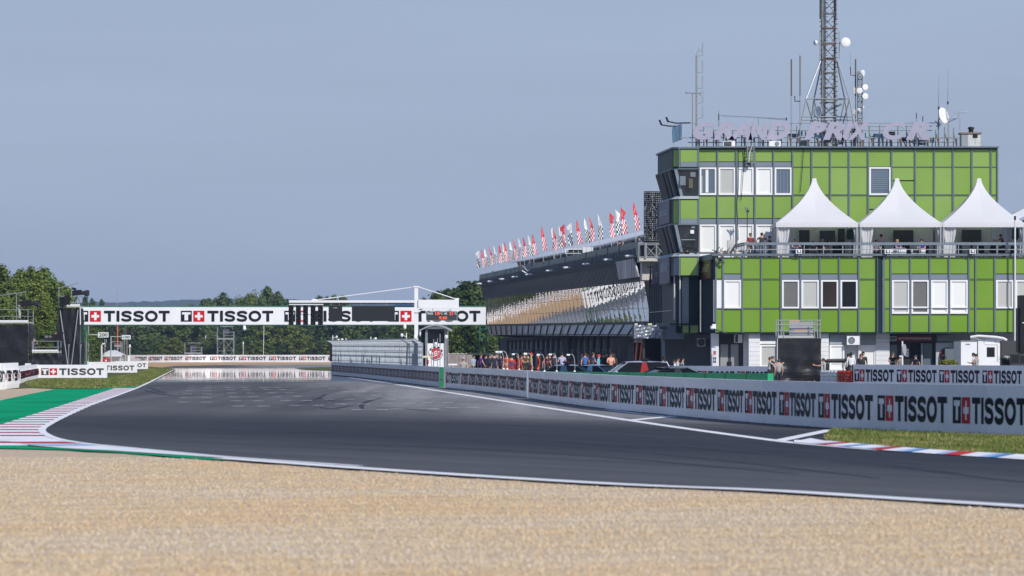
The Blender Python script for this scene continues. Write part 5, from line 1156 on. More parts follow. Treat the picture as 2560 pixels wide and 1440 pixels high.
for x, y, w_, lb in ((1652, 819.5, 14, 'dark tube fitting'),):
    a = MB(); a.tube([W(x, y, 259), W(x + w_, y, 258.6)], .08, dk_grey, 7); lk.part('tube_fitting', a)
for x0, x1 in ((1587, 1594), (1620, 1630), (1641, 1648), (1650, 1660)):
    a = MB(); a.pbox(x0, 808.5, x1, 812.6, 259.5, .3, yellow_pale if x0 < 1630 else grey_panel); lk.part('floodlight', a)
# walkway with railing next to the screen
wk = T('walkway', 'roof walkway with white railing between the pit building and the bay tower', 'walkway', (9.8, 290, wz(700, 288))); Y = 288.0
a = MB(); a.pbox(1598, 645, 1668, 653, Y, 5, beige); a.pbox(1605, 653, 1655, 700, Y + 1, 4, beige); a.pbox(1630, 665, 1640, 690, Y + .95, .1, conc); wk.part('deck', a)
a = MB(); a.pbox(1601, 612, 1666, 645, Y + .3, .05, mat('dark_mesh_panel', (.05, .055, .06), .7)); wk.part('mesh_infill', a)
for x in (1597, 1613.5, 1641, 1663): a = MB(); a.tube([W(x, 606, Y), W(x, 646, Y)], .10 if x in (1613.5, 1663) else .05, steel, 6); wk.part('post', a)
for y in (607, 611, 643): a = MB(); a.tube([W(1597, y, Y), W(1668, y, Y)], .045, steel, 5); wk.part('rail', a)
a = MB(); a.tube([W(1614, 614, Y), W(1640, 642, Y)], .03, steel, 4); a.tube([W(1640, 614, Y), W(1614, 642, Y)], .03, steel, 4); a.tube([W(1641, 614, Y), W(1663, 642, Y)], .03, steel, 4); a.tube([W(1663, 614, Y), W(1641, 642, Y)], .03, steel, 4); wk.part('cross_brace', a)
# big video screen seen from behind
vs_ = T('video_screen', 'tall black video screen back with rows of small white fittings beside the bay tower', 'screen', (wx(1640, 282), 283, wz(606, 282))); Y = 282.0
a = MB(); a.pbox(1610, 478, 1674, 606, Y, .5, black); vs_.part('panel', a)
a = MB(); rg = random.Random(9)
for j in range(24):
    for i in range(13):
        x, y = 1612.5 + i * 4.8, 481 + j * 5.2; p = W(x + rg.uniform(-.5, .5), y + rg.uniform(-.4, .4), Y - .05)
        if rg.random() < .88: a.obox(p, (.05 + .03 * rg.random(), .04, .06 + .05 * rg.random()), mat('grey_fitting', (.42, .42, .42), .4), ry=rg.uniform(-.6, .6))
        a.obox(p + Vector((.05, .02, -.03)), (.02, .02, .12), steel_dk)
vs_.part('fittings', a)
a = MB()
for x in (1611, 1631, 1652, 1673): a.tube([W(x, 478, Y - .03), W(x, 606, Y - .03)], .03, dk_grey, 4)
a.tube([W(1627, 510, Y - .12), W(1650, 538, Y - .12)], .03, steel, 4); vs_.part('frame', a)

# ================================================================= pit building
N0, N1 = QY(1608, 34.0), QY(1206, 34.0)
pb = T('pit_building', 'long dark pit building with a leaning mirrored facade above the garages', 'building', (W(1400, HY, 380).x, 380, 0))
def edge(xn, yn, xf, yf): return W(xn, yn, N0), W(xf, yf, N1)
def lerp(e, t): return e[0].lerp(e[1], t)
eA, eB = edge(1596, 613, 1201, 693), edge(1609.5, 697.5, 1206.5, 744)
eC, eD = edge(1610, 700, 1210, 746), edge(1627.5, 805, 1219.2, 812); eE = edge(1603, 840.5, 1223, 837)
eD2 = edge(1626, 808, 1218.5, 813.5)
def back(p, d=1.0): return p + Vector((d, 0, 0))
a = MB(); a.hexa([eA[0], eA[1], eB[1], eB[0]][::-1], [back(p, 1.2) for p in [eA[0], eA[1], eB[1], eB[0]][::-1]], navy); pb.part('upper_band', a)
a = MB(); n = 150
for i in range(n):
    t0, t1 = i / n, (i + .34) / n
    top0, top1, m0, m1 = lerp(eA, t0), lerp(eA, t1), lerp(eA, t0).lerp(lerp(eB, t0), .50), lerp(eA, t1).lerp(lerp(eB, t1), .50)
    up = Vector((0, 0, .28)); o = Vector((-.16, 0, 0)); cv_ = Vector((-.12, 0, 0))
    mid0, mid1 = top0.lerp(m0, .5) + cv_, top1.lerp(m1, .5) + cv_
    for q0, q1, q2, q3 in ((top0 + up, top1 + up, mid1, mid0), (mid0, mid1, m1, m0)): a.hexa([q3 + o, q2 + o, q1 + o, q0 + o], [q3, q2, q1, q0], mat('louvre_grey', (.050, .070, .088), .5))
    b0, b1 = lerp(eB, t0), lerp(eB, t1); a.hexa([b0 + Vector((-.05, 0, .05)), b1 + Vector((-.05, 0, .05)), m1 + Vector((-.05, 0, 0)), m0 + Vector((-.05, 0, 0))], [b0 + Vector((0, 0, .05)), b1 + Vector((0, 0, .05)), m1, m0], navy_lit)
pb.part('louvre_slats', a)
# mirrored facade: separate sheets, each slightly out of true
mirror = mat('mirrored_glazing', (.78, .76, .74), .015, metal=1.0, var=0)
a = MB(); n, r, kk = 46, 3, 9; rg = random.Random(12); P4 = lambda t, s: lerp(eC, t).lerp(lerp(eD, t), s)
for i in range(n):
    tl_, bu, ph = rg.gauss(0, .0040), rg.uniform(.002, .009), rg.uniform(0, 6)
    for j in range(r):
        t0, t1, s0, s1 = (i + .03) / n, (i + .97) / n, (j + .012) / r, (j + .988) / r; V = []; b2 = rg.uniform(-.0006, .0010)
        for jj in range(kk + 1):
            for ii in range(7):
                u, ss = ii / 6, s0 + (s1 - s0) * jj / kk
                V.append(P4(t0 + (t1 - t0) * u, ss) + Vector((tl_ * (u - .5) - bu * (1 - (2 * u - 1) ** 2) + b2 * math.sin(PI * jj / kk) + .0012 * math.sin(jj * 2.1 + ph + ii), 0, 0)))
        a.add(V, [(jj * 7 + ii, jj * 7 + ii + 1, (jj + 1) * 7 + ii + 1, (jj + 1) * 7 + ii) for jj in range(kk) for ii in range(6)], mirror)
pb.part('mirrored_facade', a, smooth=True)
a = MB(); a.hexa([back(p, .03) for p in (eD[0], eD[1], eC[1], eC[0])], [back(p, 1.0) for p in (eD[0], eD[1], eC[1], eC[0])], black)
for e_, d0, d1 in ((eB, -.1, .3), (eD, -.12, .3)):
    z = Vector((0, 0, .16)); a.hexa([back(e_[0], d0) - z, back(e_[1], d0) - z, back(e_[1], d0) + z * .2, back(e_[0], d0) + z * .2], [back(e_[0], d1) - z, back(e_[1], d1) - z, back(e_[1], d1) + z * .2, back(e_[0], d1) + z * .2], black)
pb.part('facade_frame', a)
hood = mat('hood_panel', (.19, .185, .19), .35, var=.25, scale=.6); a = MB()
for i in range(44):
    t0, t1 = i / 44, (i + .94) / 44; p = [lerp(eE, t0), lerp(eE, t1), lerp(eD2, t1), lerp(eD2, t0)]; a.hexa(p, [back(q, .15) for q in p], hood if i % 9 else mat('hood_panel_brown', (.14, .10, .09), .4))
pb.part('garage_hood', a)
for i in range(22):
    t = (i + .3) / 22; a = MB(); p = lerp(eD2, t); q = lerp(eE, t); mid = p.lerp(q, .5) + Vector((-.05, 0, .0)); a.tube([p + Vector((-.03, 0, 0)), mid, q + Vector((-.04, 0, .02))], .06, mat('bracket_brown', (.055, .03, .025), .5, var=.3), 4); pb.part('hood_bracket', a)
# garage row
qg = 36.6; zg = 3.9; g0, g1 = QY(1592, qg), QY(1247, qg); P5 = lambda Y, z, o=0: Vector((qg + o - .079 * Y, Y, z)); a = MB()
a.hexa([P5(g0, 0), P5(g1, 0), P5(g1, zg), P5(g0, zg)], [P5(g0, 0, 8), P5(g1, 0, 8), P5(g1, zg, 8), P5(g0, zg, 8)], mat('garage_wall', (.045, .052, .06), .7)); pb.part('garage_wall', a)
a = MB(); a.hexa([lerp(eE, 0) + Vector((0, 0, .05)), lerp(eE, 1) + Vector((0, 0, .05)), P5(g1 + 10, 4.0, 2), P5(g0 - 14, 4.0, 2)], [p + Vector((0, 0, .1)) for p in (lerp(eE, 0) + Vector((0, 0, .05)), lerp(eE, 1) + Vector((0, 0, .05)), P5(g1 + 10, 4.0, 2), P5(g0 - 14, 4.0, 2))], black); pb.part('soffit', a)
nums = {25: 478, 24: 527, 23: 575, 22: 628, 21: 682, 20: 735, 19: 797, 18: 853, 17: 915, 16: 975, 15: 1038, 14: 1103, 13: 1240, 12: 1315, 11: 1388, 10: 1467, 9: 1545, 8: 1630, 7: 1717}
for k, zx in nums.items():
    x = zx / 4.923 + 1180; Y = QY(x, qg - .35); s = F / Y; a = MB(); c = W(x, 877, Y)
    a.box((c.x - .19, Y, c.z - .17), (c.x + .19, Y + .04, c.z + .17), mat('number_plate_grey', (.62, .64, .66), .6))
    put_text(a, str(k), (c.x - .13 if k > 9 else c.x - .07, Y - .012, c.z - .12), (.26 if k > 9 else .14, 0, 0), (0, 0, .24), ink, off=.03); pb.part('number_plate', a)
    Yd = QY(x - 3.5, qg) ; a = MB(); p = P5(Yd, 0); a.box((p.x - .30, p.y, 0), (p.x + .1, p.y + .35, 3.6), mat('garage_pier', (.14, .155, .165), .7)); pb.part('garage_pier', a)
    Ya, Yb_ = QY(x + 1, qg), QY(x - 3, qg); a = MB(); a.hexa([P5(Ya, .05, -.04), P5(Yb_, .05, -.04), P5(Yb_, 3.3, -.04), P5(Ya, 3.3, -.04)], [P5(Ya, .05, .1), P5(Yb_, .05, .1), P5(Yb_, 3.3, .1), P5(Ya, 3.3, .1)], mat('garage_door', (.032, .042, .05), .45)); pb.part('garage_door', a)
for x, w_ in ((1420, 3), (1248, 4), (1410, 2)):
    Yd = QY(x, qg - .4); a = MB(); p = W(x, 850, Yd); a.box((p.x - w_ / 60, Yd, 0), (p.x + w_ / 30, Yd + .5, 4.0), mat('garage_pier', (.14, .155, .165), .7)); pb.part('garage_pier', a)
# roof deck and structure behind the parapet
a = MB(); zr0, zr1 = eA[0].z - .6, eA[1].z - .6; L0, L1 = Vector((eA[0].x + .3, eA[0].y, zr0)), Vector((eA[1].x + .3, eA[1].y, zr1)); a.hexa([L0 - Vector((0, 0, .5)), L0 + Vector((14, 0, -.5)), L1 + Vector((14, 0, -.5)), L1 - Vector((0, 0, .5))], [L0, L0 + Vector((14, 0, 0)), L1 + Vector((14, 0, 0)), L1], conc)
a.hexa([L0 + Vector((5.2, 0, -9)), L0 + Vector((14, 0, -9)), L1 + Vector((14, 0, -9)), L1 + Vector((5.2, 0, -9))], [L0 + Vector((5.2, 0, -.51)), L0 + Vector((14, 0, -.51)), L1 + Vector((14, 0, -.51)), L1 + Vector((5.2, 0, -.51))], dk_grey); pb.part('roof_deck', a)
# canopy
cn = T('roof_canopy', 'long white membrane canopy rising over the terrace of the pit building', 'canopy', (6, 400, eA[0].z)); a = MB(); rows = []
for i in range(25):
    t = i / 24; x = 1610 + (1270 - 1610) * t; Y = 332 + (484 - 332) * t; yt = 561 + (652 - 562.5) * (t ** .93) ; th = (24 * (1 - t) ** .7 + 6); s = F / Y; c = W(x, yt, Y)
    pr = [(0, -th / s), (-.04, -th / s * .85), (.10, -th / s * .74), (1.9 * th / s, 0), (4.2, .05), (7.5, .25), (9, .1), (9, -.2), (4, -th / s * .8)]
    rows.append([c + Vector((p[0] * (1 - .5 * t), 0, p[1])) for p in pr])
V = [p for r_ in rows for p in r_]; m_ = 9
a.add(V, [(i * m_ + j, i * m_ + (j + 1) % m_, (i + 1) * m_ + (j + 1) % m_, (i + 1) * m_ + j) for i in range(24) for j in range(m_)] + [tuple(range(m_))[::-1], tuple(range(24 * m_, 25 * m_))], mat('canopy_membrane', (.92, .92, .93), .45, var=.05)); translucent(MATS['canopy_membrane'], .12); cn.part('membrane', a)
for i in range(1, 24, 2):
    a = MB(); c = rows[i][0]; t = i / 24; b = lerp(eA, max(0, min(1, (c.y - N0) / (N1 - N0)))); a.tube([c + Vector((.5, 0, 0)), Vector((c.x + .9, c.y, b.z - .5))], .09, dk_grey, 6); cn.part('column', a)
    a = MB(); a.obox(rows[i][1] + Vector((-.08, 0, -.1)), (.16, .16, .14), steel); cn.part('fitting', a)
a = MB(); bw = []
for i in range(0, 25):
    c = rows[i][0]; bz = lerp(eA, max(0, min(1, (c.y - N0) / (N1 - N0)))).z - .6; bw.append((c + Vector((2.6 * (1 - .5 * i / 24), 0, .35)), Vector((c.x + 2.6 * (1 - .5 * i / 24), c.y, bz))))
for i in range(24): a.quad(bw[i][1], bw[i + 1][1], bw[i + 1][0], bw[i][0], mat('canopy_shade_dark', (.012, .013, .015), .5))  # dark sheet in place of the shade under the canopy
cn.part('canopy_shade_sheet', a)
for x, y0, y1, w_ in ((1470, 618, 640, 26), (1418, 622, 634, 40)):
    Y = QY(x, 36); a = MB()
    if w_ == 26: a.pbox(x - 13, y0, x + 13, y1, Y, 1.5, canvas)
    else: a.pbox(x - 5, y0, x + 38, y0 + 2, Y, .3, white); a.pbox(x - 5, y1 - 1, x + 38, y1, Y, .3, white); a.pbox(x - 5, y0 + 2, x - 3, y1 - 1, Y, .3, white); a.pbox(x + 3, y0 + 2, x + 37, y1 - 1, Y + .2, .1, dk_grey)
    solo('bar_counter' if w_ == 40 else 'parasol_cover', a, 'white framed counter under the canopy on the pit terrace' if w_ == 40 else 'white rounded cover standing at the pit terrace rail', 'counter' if w_ == 40 else 'cover')
# torn poster at the near end of the upper band
a = MB(); pA, pB, pC, pD = W(1548, 655, QY(1550, 33.8)), W(1594, 646, QY(1596, 33.8)), W(1606, 692, QY(1607, 33.8)), W(1556, 699, QY(1557, 33.8)); a.hexa([p + Vector((-.3, 0, 0)) for p in (pD, pC, pB, pA)], [p + Vector((-.2, 0, 0)) for p in (pD, pC, pB, pA)], mat('streaked_poster', (.80, .76, .76), .6, var=.3, scale=.8, rgb2=(.12, .06, .05), stretch=(1, 1.2, .12))); solo('poster_panel', a, 'pale streaked poster panel at the near end of the dark upper band', 'poster')
# lamps
def band_lamp():
    t = T('band_lamp', 'x', 'lamp', (0, 0, 0)); a = MB(); a.ell((-.62, 0, 0), (.40, .19, .10), white, 12, 7); a.obox((-.62, 0, -.08), (.55, .22, .05), grey_panel); t.part('head', a, smooth=False)
    a = MB(); a.tube([(.5, 0, -.35), (.1, 0, -.1), (-.3, 0, 0)], .04, grey_panel, 5); t.part('arm', a); return t.r
lp = [(95, 1128), (228, 1100), (375, 1072), (528, 1045), (700, 1015), (955, 968), (1170, 930), (1410, 888), (1675, 832), (1943, 787)]
ordn = ['furthest', 'second furthest', 'third furthest', 'fourth furthest', 'just below the satellite dish', 'fifth nearest', 'fourth nearest', 'third nearest', 'second nearest', 'nearest']
for i, (zx, zy) in enumerate(lp):
    x, y = zx / 4.923 + 1180, zy / 4.923 + 480; Y = QY(x + 10, 33.4); loc = W(x, y, Y) + Vector((.62, 0, 0)); lb = 'white oval lamp on the dark band of the pit building, %s' % ordn[i]
    if i == 0: l0 = band_lamp(); l0.location = loc; l0['label'] = lb; l0['group'] = 'oval lamps along the pit building'
    else: dup(l0, loc, lb)
# flags
def flag(kind, seed, twist=0):
    t = T('flag', 'x', 'flag', (0, 0, 0)); rg = random.Random(seed); H = 3.5; a = MB(); a.tube([(0, 0, 0), (-.26, 0, H)], [.03, .018], mat('flag_pole', (.40, .40, .42), .4), 5); t.part('pole', a)
    a = MB(); nU, nV = 4, 11; L = 2.05; wd = .40; V = []; lean = lambda z: -.26 * z / H
    for j in range(nV + 1):
        v = j / nV
        for i in range(nU + 1):
            u = i / nU; z = H - .08 - L * v; wv = wd * (.16 + .84 * min(1, v * 1.5) ** .8)
            fold = .07 * math.sin(v * 5 + seed + u * 4) * (.3 + v)
            V.append((lean(z) + (u - .08 + .1 * math.sin(seed) * v) * wv * (1 if twist >= 0 else -1) + .03 * math.sin(v * 7 + seed), fold + .03 * u, z - .06 * u * (1 - v)))
    solid = white if kind == 'w' else mat('flag_red', (.60, .03, .045), .7, var=.06); ck = black if kind == 'w' else solid
    for j in range(nV):
        for i in range(nU):
            m_ = solid if j < 5 else (ck if (i + j) % 2 else white)
            if j in (2, 3) and i in (1, 2) and (i + j) % 2 == 0: m_ = mat('faint_print', (.55, .45, .48), .7) if kind == 'w' else mat('flag_print', (.72, .25, .26), .7)
            o = j * (nU + 1) + i; a.add([V[o], V[o + 1], V[o + nU + 2], V[o + nU + 1]], [(0, 3, 2, 1)], m_)
    t.part('cloth', a, smooth=True)
    if twist:
        a = MB(); s_ = 1 if twist > 0 else -1; zt_ = H - .1; a.add([(lean(zt_), .02, zt_), (lean(zt_) + .42 * s_, .1, zt_ - .38), (lean(zt_) + .36 * s_, .06, zt_ - .62), (lean(zt_), .02, zt_ - .75)], [(0, 1, 2, 3)], solid); t.part('cloth_corner', a)
    return t.r
fl = [(85, 705, 'w', -1), (112, 703, 'r', 0), (150, 685, 'w', 0), (210, 665, 'r', 0), (263, 650, 'w', 0), (322, 635, 'r', 0), (365, 620, 'w', 0), (393, 610, 'r', 0), (460, 595, 'w', 0), (505, 575, 'r', 0), (568, 555, 'w', 0), (620, 540, 'r', 0), (682, 520, 'w', 0), (735, 505, 'r', 0), (845, 400, 'r', 0), (977, 425, 'w', 0), (992, 440, 'r', 0), (1062, 400, 'w', 0), (1135, 378, 'r', -1), (1220, 360, 'w', -1), (1280, 335, 'r', 0), (1378, 310, 'w', 0), (1440, 288, 'r', 0), (1545, 258, 'w', 0), (1685, 232, 'r', 1), (1760, 200, 'w', 1), (1825, 170, 'r', 1), (1980, 110, 'r', 0)]
for i, (zx, zy, kd, tw) in enumerate(fl):
    x, y = zx / 4.923 + 1180, zy / 4.923 + 480
    nm = ('red chequered flag' if kd == 'r' else 'black and white chequered flag') + (' with blown corner' if tw else '') + ', '
    f = flag(kd, i + 1, tw); Y = QY(x + 8, 34.6); t = (Y - N0) / (N1 - N0); zb_ = lerp(eA, max(0, min(1, t))).z - .1; zt_ = wz(y, Y); sc = (zt_ - zb_) / 3.5
    tot = 2.05 * sc; f.location = (wx(x, Y) + .26 * sc, Y, zb_); f.scale = (max(.95, sc ** .35), 1, sc)
    n_r = len([1 for q_ in fl[:i + 1] if q_[2] == kd]); n_t = len([1 for q_ in fl if q_[2] == kd])
    f['label'] = nm + '%s of %d %s ones from the left' % (['first', 'second', 'third', 'fourth', 'fifth', 'sixth', 'seventh', 'eighth', 'ninth', 'tenth', 'eleventh', 'twelfth', 'thirteenth', 'fourteenth', 'fifteenth', 'sixteenth'][n_r - 1], n_t, 'red' if kd == 'r' else 'white'); f['group'] = 'flags along the pit building roof'
# dish on the band
def dish(mb, c, r, ax, m, depth=.22): mb.lathe([(.01, -depth * r), (r * .5, -depth * r * .75), (r * .85, -depth * r * .25), (r, 0), (r * .97, .01), (r * .5, -depth * r * .68), (.01, -depth * r * .92)], c, m, 18, axis=ax)
a = MB(); Y = QY(1322, 33.3); c = W(1323, 666, Y); t = T('satellite_dish', 'grey satellite dish on the parapet of the pit building', 'dish', (c.x, c.y, c.z - .9)); dish(a, c, .52, (-.75, -.5, .25), mat('grey_dish', (.22, .23, .25), .5)); t.part('reflector', a, smooth=True); a = MB(); a.tube([c + Vector((.1, 0, -.1)), c + Vector((.5, .1, -.75))], .04, grey_panel, 5); a.tube([c + Vector((-.1, -.1, -.5)), c + Vector((-.7, -.3, .1))], .025, white, 5); a.obox(c + Vector((-.5, -.2, -.55)), (.5, .12, .1), white, ry=.5); t.part('mount', a)
# ================================================================= on the roof
ZR = wz(366.3, YU); YR = 261.5
def pole_x(x0, y0, x1, y1, Y, r, m, mb=None, n=6):
    mb = mb or MB(); mb.tube([W(x0, y0, Y), W(x1, y1, Y)], r, m, n); return mb
# big letters
sg = T('roof_letters', 'large mauve slanted letters reading GRAND PRIX CR on a roof scaffold', 'sign', (wx(2030, YR), YR, ZR))
for ch, x0, x1 in (('G', 1735, 1785), ('R', 1787, 1834), ('A', 1823, 1878), ('N', 1874, 1921), ('D', 1918, 1973), ('P', 2013, 2063), ('R', 2061, 2108), ('I', 2106, 2131), ('X', 2121, 2171), ('C', 2209, 2262), ('R', 2268, 2322)):
    a = MB(); put_text(a, ch, W(x0 - 3, 349.5, YR - .9), ((x1 - x0 + 6) / F * YR, 0, 0), (0, 0, 44.5 / F * YR), mauve, off=.052, shear=.28, ext=(0, .22, 0)); sg.part('letter', a)
a = MB(); rg = random.Random(6)
for x in range(1738, 2400, 23):
    j = rg.uniform(-3, 3); pole_x(x + j, 366, x + j, 312 + rg.uniform(0, 14), YR, .035, steel_dk, a, 5); pole_x(x + j, 330, x + j + rg.uniform(5, 11), 366, YR + .8, .03, steel_dk, a, 4)
    pole_x(x + j + 8, 366, x + j + 8, 345, YR - .3, .05, mat('rusty_strut', (.22, .14, .10), .7, var=.3), a, 4)
for y, x0, x1, Y in ((307, 1700, 1745, YR), (307.5, 1975, 2340, YR + .3), (316, 2170, 2330, YR + .4), (344, 1700, 2400, YR + .25), (356, 1720, 2390, YR + .5), (326, 1730, 2330, YR + .5)): pole_x(x0, y, x1, y + rg.uniform(-1, 1), Y, .03, steel, a, 5)
sg.part('support_frame', a)
a = MB(); rg = random.Random(3)                    # cabinets and sheets stored between the struts
for k in range(26):
    x = rg.uniform(1960, 2330); w_ = rg.uniform(8, 26); y = rg.uniform(318, 352); h = rg.uniform(5, 14); a.pbox(x, y, x + w_, y + h, YR + rg.uniform(.3, 1.2), .3, rg.choice([dk_grey, black, grey_panel, beige, mat('pale_blue_sheet', (.30, .42, .50), .5), blue_trim]))
    if k % 2: pole_x(x + w_ / 2, y + h, x + w_ / 2 + rg.uniform(-6, 6), 366, YR + .8, .035, dk_grey, a, 4)
solo('roof_equipment', a, 'cluttered equipment cabinets and sheets behind the roof letters', 'equipment')
a = MB()
for s_ in (0, 1): a.prism([W(1680, 316, 260.2), W(1703, 310, 264), W(1703, 349, 264), W(1681, 357, 260.2)] if s_ == 0 else [W(1683, 357, 260.3), W(1685, 357, 260.3), W(1685, 367, 260.3), W(1683, 367, 260.3)], (.05, .05, 0) if s_ == 0 else (0, .08, 0), mat('blue_sign_face', (.10, .19, .30), .5, var=.25, scale=1.5) if s_ == 0 else grey_panel)
p0 = W(1682, 352, 260.1) + Vector((-.03, 0, 0)); put_text(a, 'BRNO', p0, W(1700, 344, 263.6) - W(1682, 352, 260.1), (0, 0, .75), navy, off=.02); solo('roof_sign', a, 'small blue BRNO sign seen edge on at the left end of the roof letters', 'sign')
for i, (pts, lb) in enumerate(((((1648, 301), (1653, 312), (1672, 315), (1690, 316)), 'black curved arm light at the far left roof edge'), (((1665, 294), (1672, 304), (1690, 308), (1726, 307)), 'black curved arm light second from the left roof edge'))):
    a = MB(); a.tube([W(x, y, 260.5) for x, y in pts], .05, dk_grey, 5); a.obox(W(pts[0][0] + 3, pts[0][1] + 5, 260.5), (.12, .2, .35), black, ry=-.4); solo('arm_light', a, lb, 'lamp', 'arm lights at the roof edge')
# main lattice mast
ms = T('lattice_mast', 'tall steel lattice mast rising out of the photo above the roof', 'mast', (wx(2071, YR + 3), YR + 3.5, ZR)); YM = YR + 3
def lattice(mb, x0, x1, yb, yt, Y, dep, r, step, m):
    cs = [(x0, 0), (x1, 0), (x1, dep), (x0, dep)]
    for x, d in cs: mb.tube([W(x, yb, Y) + Vector((0, d, 0)), W(x, yt, Y) + Vector((0, d, 0))], r, m, 5)
    y = yb; k = 0
    while y > yt:
        y2 = max(yt, y - step)
        for (xa, da), (xb, db) in zip(cs, cs[1:] + cs[:1]):
            mb.tube([W(xa, y, Y) + Vector((0, da, 0)), W(xb, y, Y) + Vector((0, db, 0))], r * .7, m, 4)
            if k % 2: xa, xb, da, db = xb, xa, db, da
            mb.tube([W(xa, y, Y) + Vector((0, da, 0)), W(xb, y2, Y) + Vector((0, db, 0))], r * .6, m, 4)
        y = y2; k += 1
a = MB(); lattice(a, 2056, 2089, 366, -130, YM, .86, .042, 37, steel_dk); ms.part('lattice', a)
a = MB()
for k in range(82):
    y = 360 - k * 6
    for x, sgn in ((2054, -1), (2064, 1), (2084, -1), (2089, 1)):
        if (k + x) % 2: a.tube([W(x, y, YM - .05), W(x + sgn * 5, y, YM - .05)], .025, dk_grey, 4)
a.tube([W(2060, 366, YM + .3), W(2060, -130, YM + .3)], .04, dk_grey, 5); a.tube([W(2063, 366, YM + .3), W(2063, -130, YM + .3)], .03, black, 5); a.tube([W(2085, 366, YM + .2), W(2086, -130, YM + .2)], .04, dk_grey, 5); ms.part('cable_ladder', a)
a = MB()
for y in (70, 110, 149): a.pbox(2055, y - 1.5, 2090, y + 1.5, YM - .1, .12, mat('rusty_steel', (.10, .055, .04), .7, var=.3))
ms.part('ring_beam', a)
for x0, x1, d in ((2051, 2015, -1.2), (2055, 2035, 1.8), (2092, 2112, 1.8), (2094, 2124, -1.2)):
    a = MB(); xm_, ym = x0 + (x1 - x0) * 1.0, 248; a.tube([W(x0, 153, YM), W(xm_, ym, YM + d)], .05, steel, 6); a.tube([W(xm_, ym, YM + d), W(xm_ + (xm_ - 2072) * .42, 366, YM + d * 1.3)], .055, steel, 6); a.tube([W(xm_, ym, YM + d), W(xm_ + (2072 - xm_) * .62, 366, YM + d)], .045, steel_dk, 6); ms.part('stay_leg', a)
a = MB(); 
for y, x0, x1, d in ((247, 2015, 2124, -1.2), (249, 2035, 2112, 1.8), (292, 2003, 2140, -1.3), (300, 2003, 2150, -1.3)): a.tube([W(x0, y, YM + d), W(x1, y, YM + d)], .04, steel, 5)
ms.part('brace_ring', a)
wd_ = mat('white_dish', (.74, .74, .75), .5, var=.03)
for x, y, r, ax, bx in ((2114, 106, .33, (.15, -1, 0), 2098), (2037, 107, .17, (-.9, -.4, -.1), 2050)):
    a = MB(); c = W(x, y, YM - .5); rr = r * .98; a.lathe([(.01, .13 * 2 * rr), (rr * .7, .10 * 2 * rr), (rr, .02), (rr, -.12), (rr * .4, -.3 * rr - .1), (.01, -.3 * rr - .1)], c, wd_, 22, axis=ax); ms.part('microwave_dish', a, smooth=False)
    a = MB(); a.tube([c + Vector((0, .15, 0)), W(bx, y + 2, YM - .1)], .035, steel, 5); a.tube([W(bx, y - 28, YM - .15), W(bx, y + 42, YM - .15)], .03, steel, 5); ms.part('dish_bracket', a)
a = MB(); a.pbox(2049, -120, 2052, 47, YM - .2, .15, dk_grey); a.pbox(2092, -120, 2094, 46, YM - .2, .15, steel); ms.part('panel_antenna', a)
a = MB(); c = W(2044, 279, YM - 1.6); dish(a, c, .42, (-.8, -.6, .1), wd_); ms.part('satellite_dish', a, smooth=True)
a = MB(); a.tube([W(2072, 276, YM - 1), W(2104, 261, YM - 1)], .025, dk_grey, 4)
for k in range(9): a.tube([W(2074 + k * 3.4, 269 - k * 1.5, YM - 1), W(2077 + k * 3.4, 277 - k * 1.7, YM - 1)], .014, dk_grey, 4)
ms.part('yagi_antenna', a)
# other masts and aerials
t = T('aerial_mast', 'slim mast with a column of side dipoles above the letter G', 'antenna', (wx(1741, YR), YR, ZR)); a = MB(); lattice(a, 1739.5, 1743, 366, 138, YR, .1, .025, 12, mat('grey_galvanised', (.30, .31, .31), .6)); t.part('pole', a)
for y in (140, 182, 221, 258, 296):
    a = MB(); a.tube([W(1741, y, YR), W(1757, y - 1, YR), W(1757, y - 32, YR)], .028, mat('grey_galvanised', (.30, .31, .31), .6), 5); a.tube([W(1756.5, y - 4, YR), W(1756.5, y - 30, YR)], .05, steel, 5); t.part('dipole', a)
a = MB(); a.tube([W(1741, 138, YR), W(1748, 120, YR)], .02, steel, 4); a.tube([W(1744, 131, YR), W(1752, 126, YR)], .02, steel, 4); t.part('wind_vane', a)
a = MB(); pole_x(1731, 366, 1731, 233, YR, .03, steel_dk, a); a.tube([W(1714.5, 232, YR), W(1751, 234, YR)], .025, steel_dk, 4); a.tube([W(1714.5, 229, YR), W(1714.5, 236, YR)], .02, steel_dk, 4); a.tube([W(1751, 231, YR), W(1751, 240, YR)], .02, steel_dk, 4); solo('aerial', a, 'thin T shaped aerial left of the dipole mast', 'antenna')
for x, yt, r, lb, m_ in ((1978.5, 148, .05, 'brown thick pole mast left of the lattice mast, the shorter one', mat('brown_pole', (.12, .095, .08), .6)), (2000.5, 139, .055, 'grey thick pole mast left of the lattice mast, the taller one', mat('grey_pole', (.20, .19, .18), .6)), (2139, 148, .05, 'brown thick pole mast right of the lattice mast', mat('brown_pole', (.12, .095, .08), .6))):
    a = MB(); a.tube([W(x, 366, YR + .4), W(x, 240, YR + .4)], r * .8, steel, 7); a.tube([W(x, 240, YR + .4), W(x, yt, YR + .4)], r, m_, 8)
    if x == 2000.5: a.tube([W(x, 253, YR + .3), W(1987, 253, YR + .3), W(1987, 240, YR + .3)], .035, dk_grey, 4)
    if x == 2139: a.tube([W(x, 189, YR + .3), W(2127, 188, YR + .3), W(2126, 167, YR + .3)], .03, dk_grey, 4); a.tube([W(2126, 167, YR + .3), W(2126, 133, YR + .3)], .012, steel, 4); a.pbox(2133, 219, 2139, 234, YR + .2, .15, beige); a.pbox(2133, 273, 2139, 288, YR + .2, .15, beige)
    solo('pole_mast', a, lb, 'mast', 'pole masts on the roof')
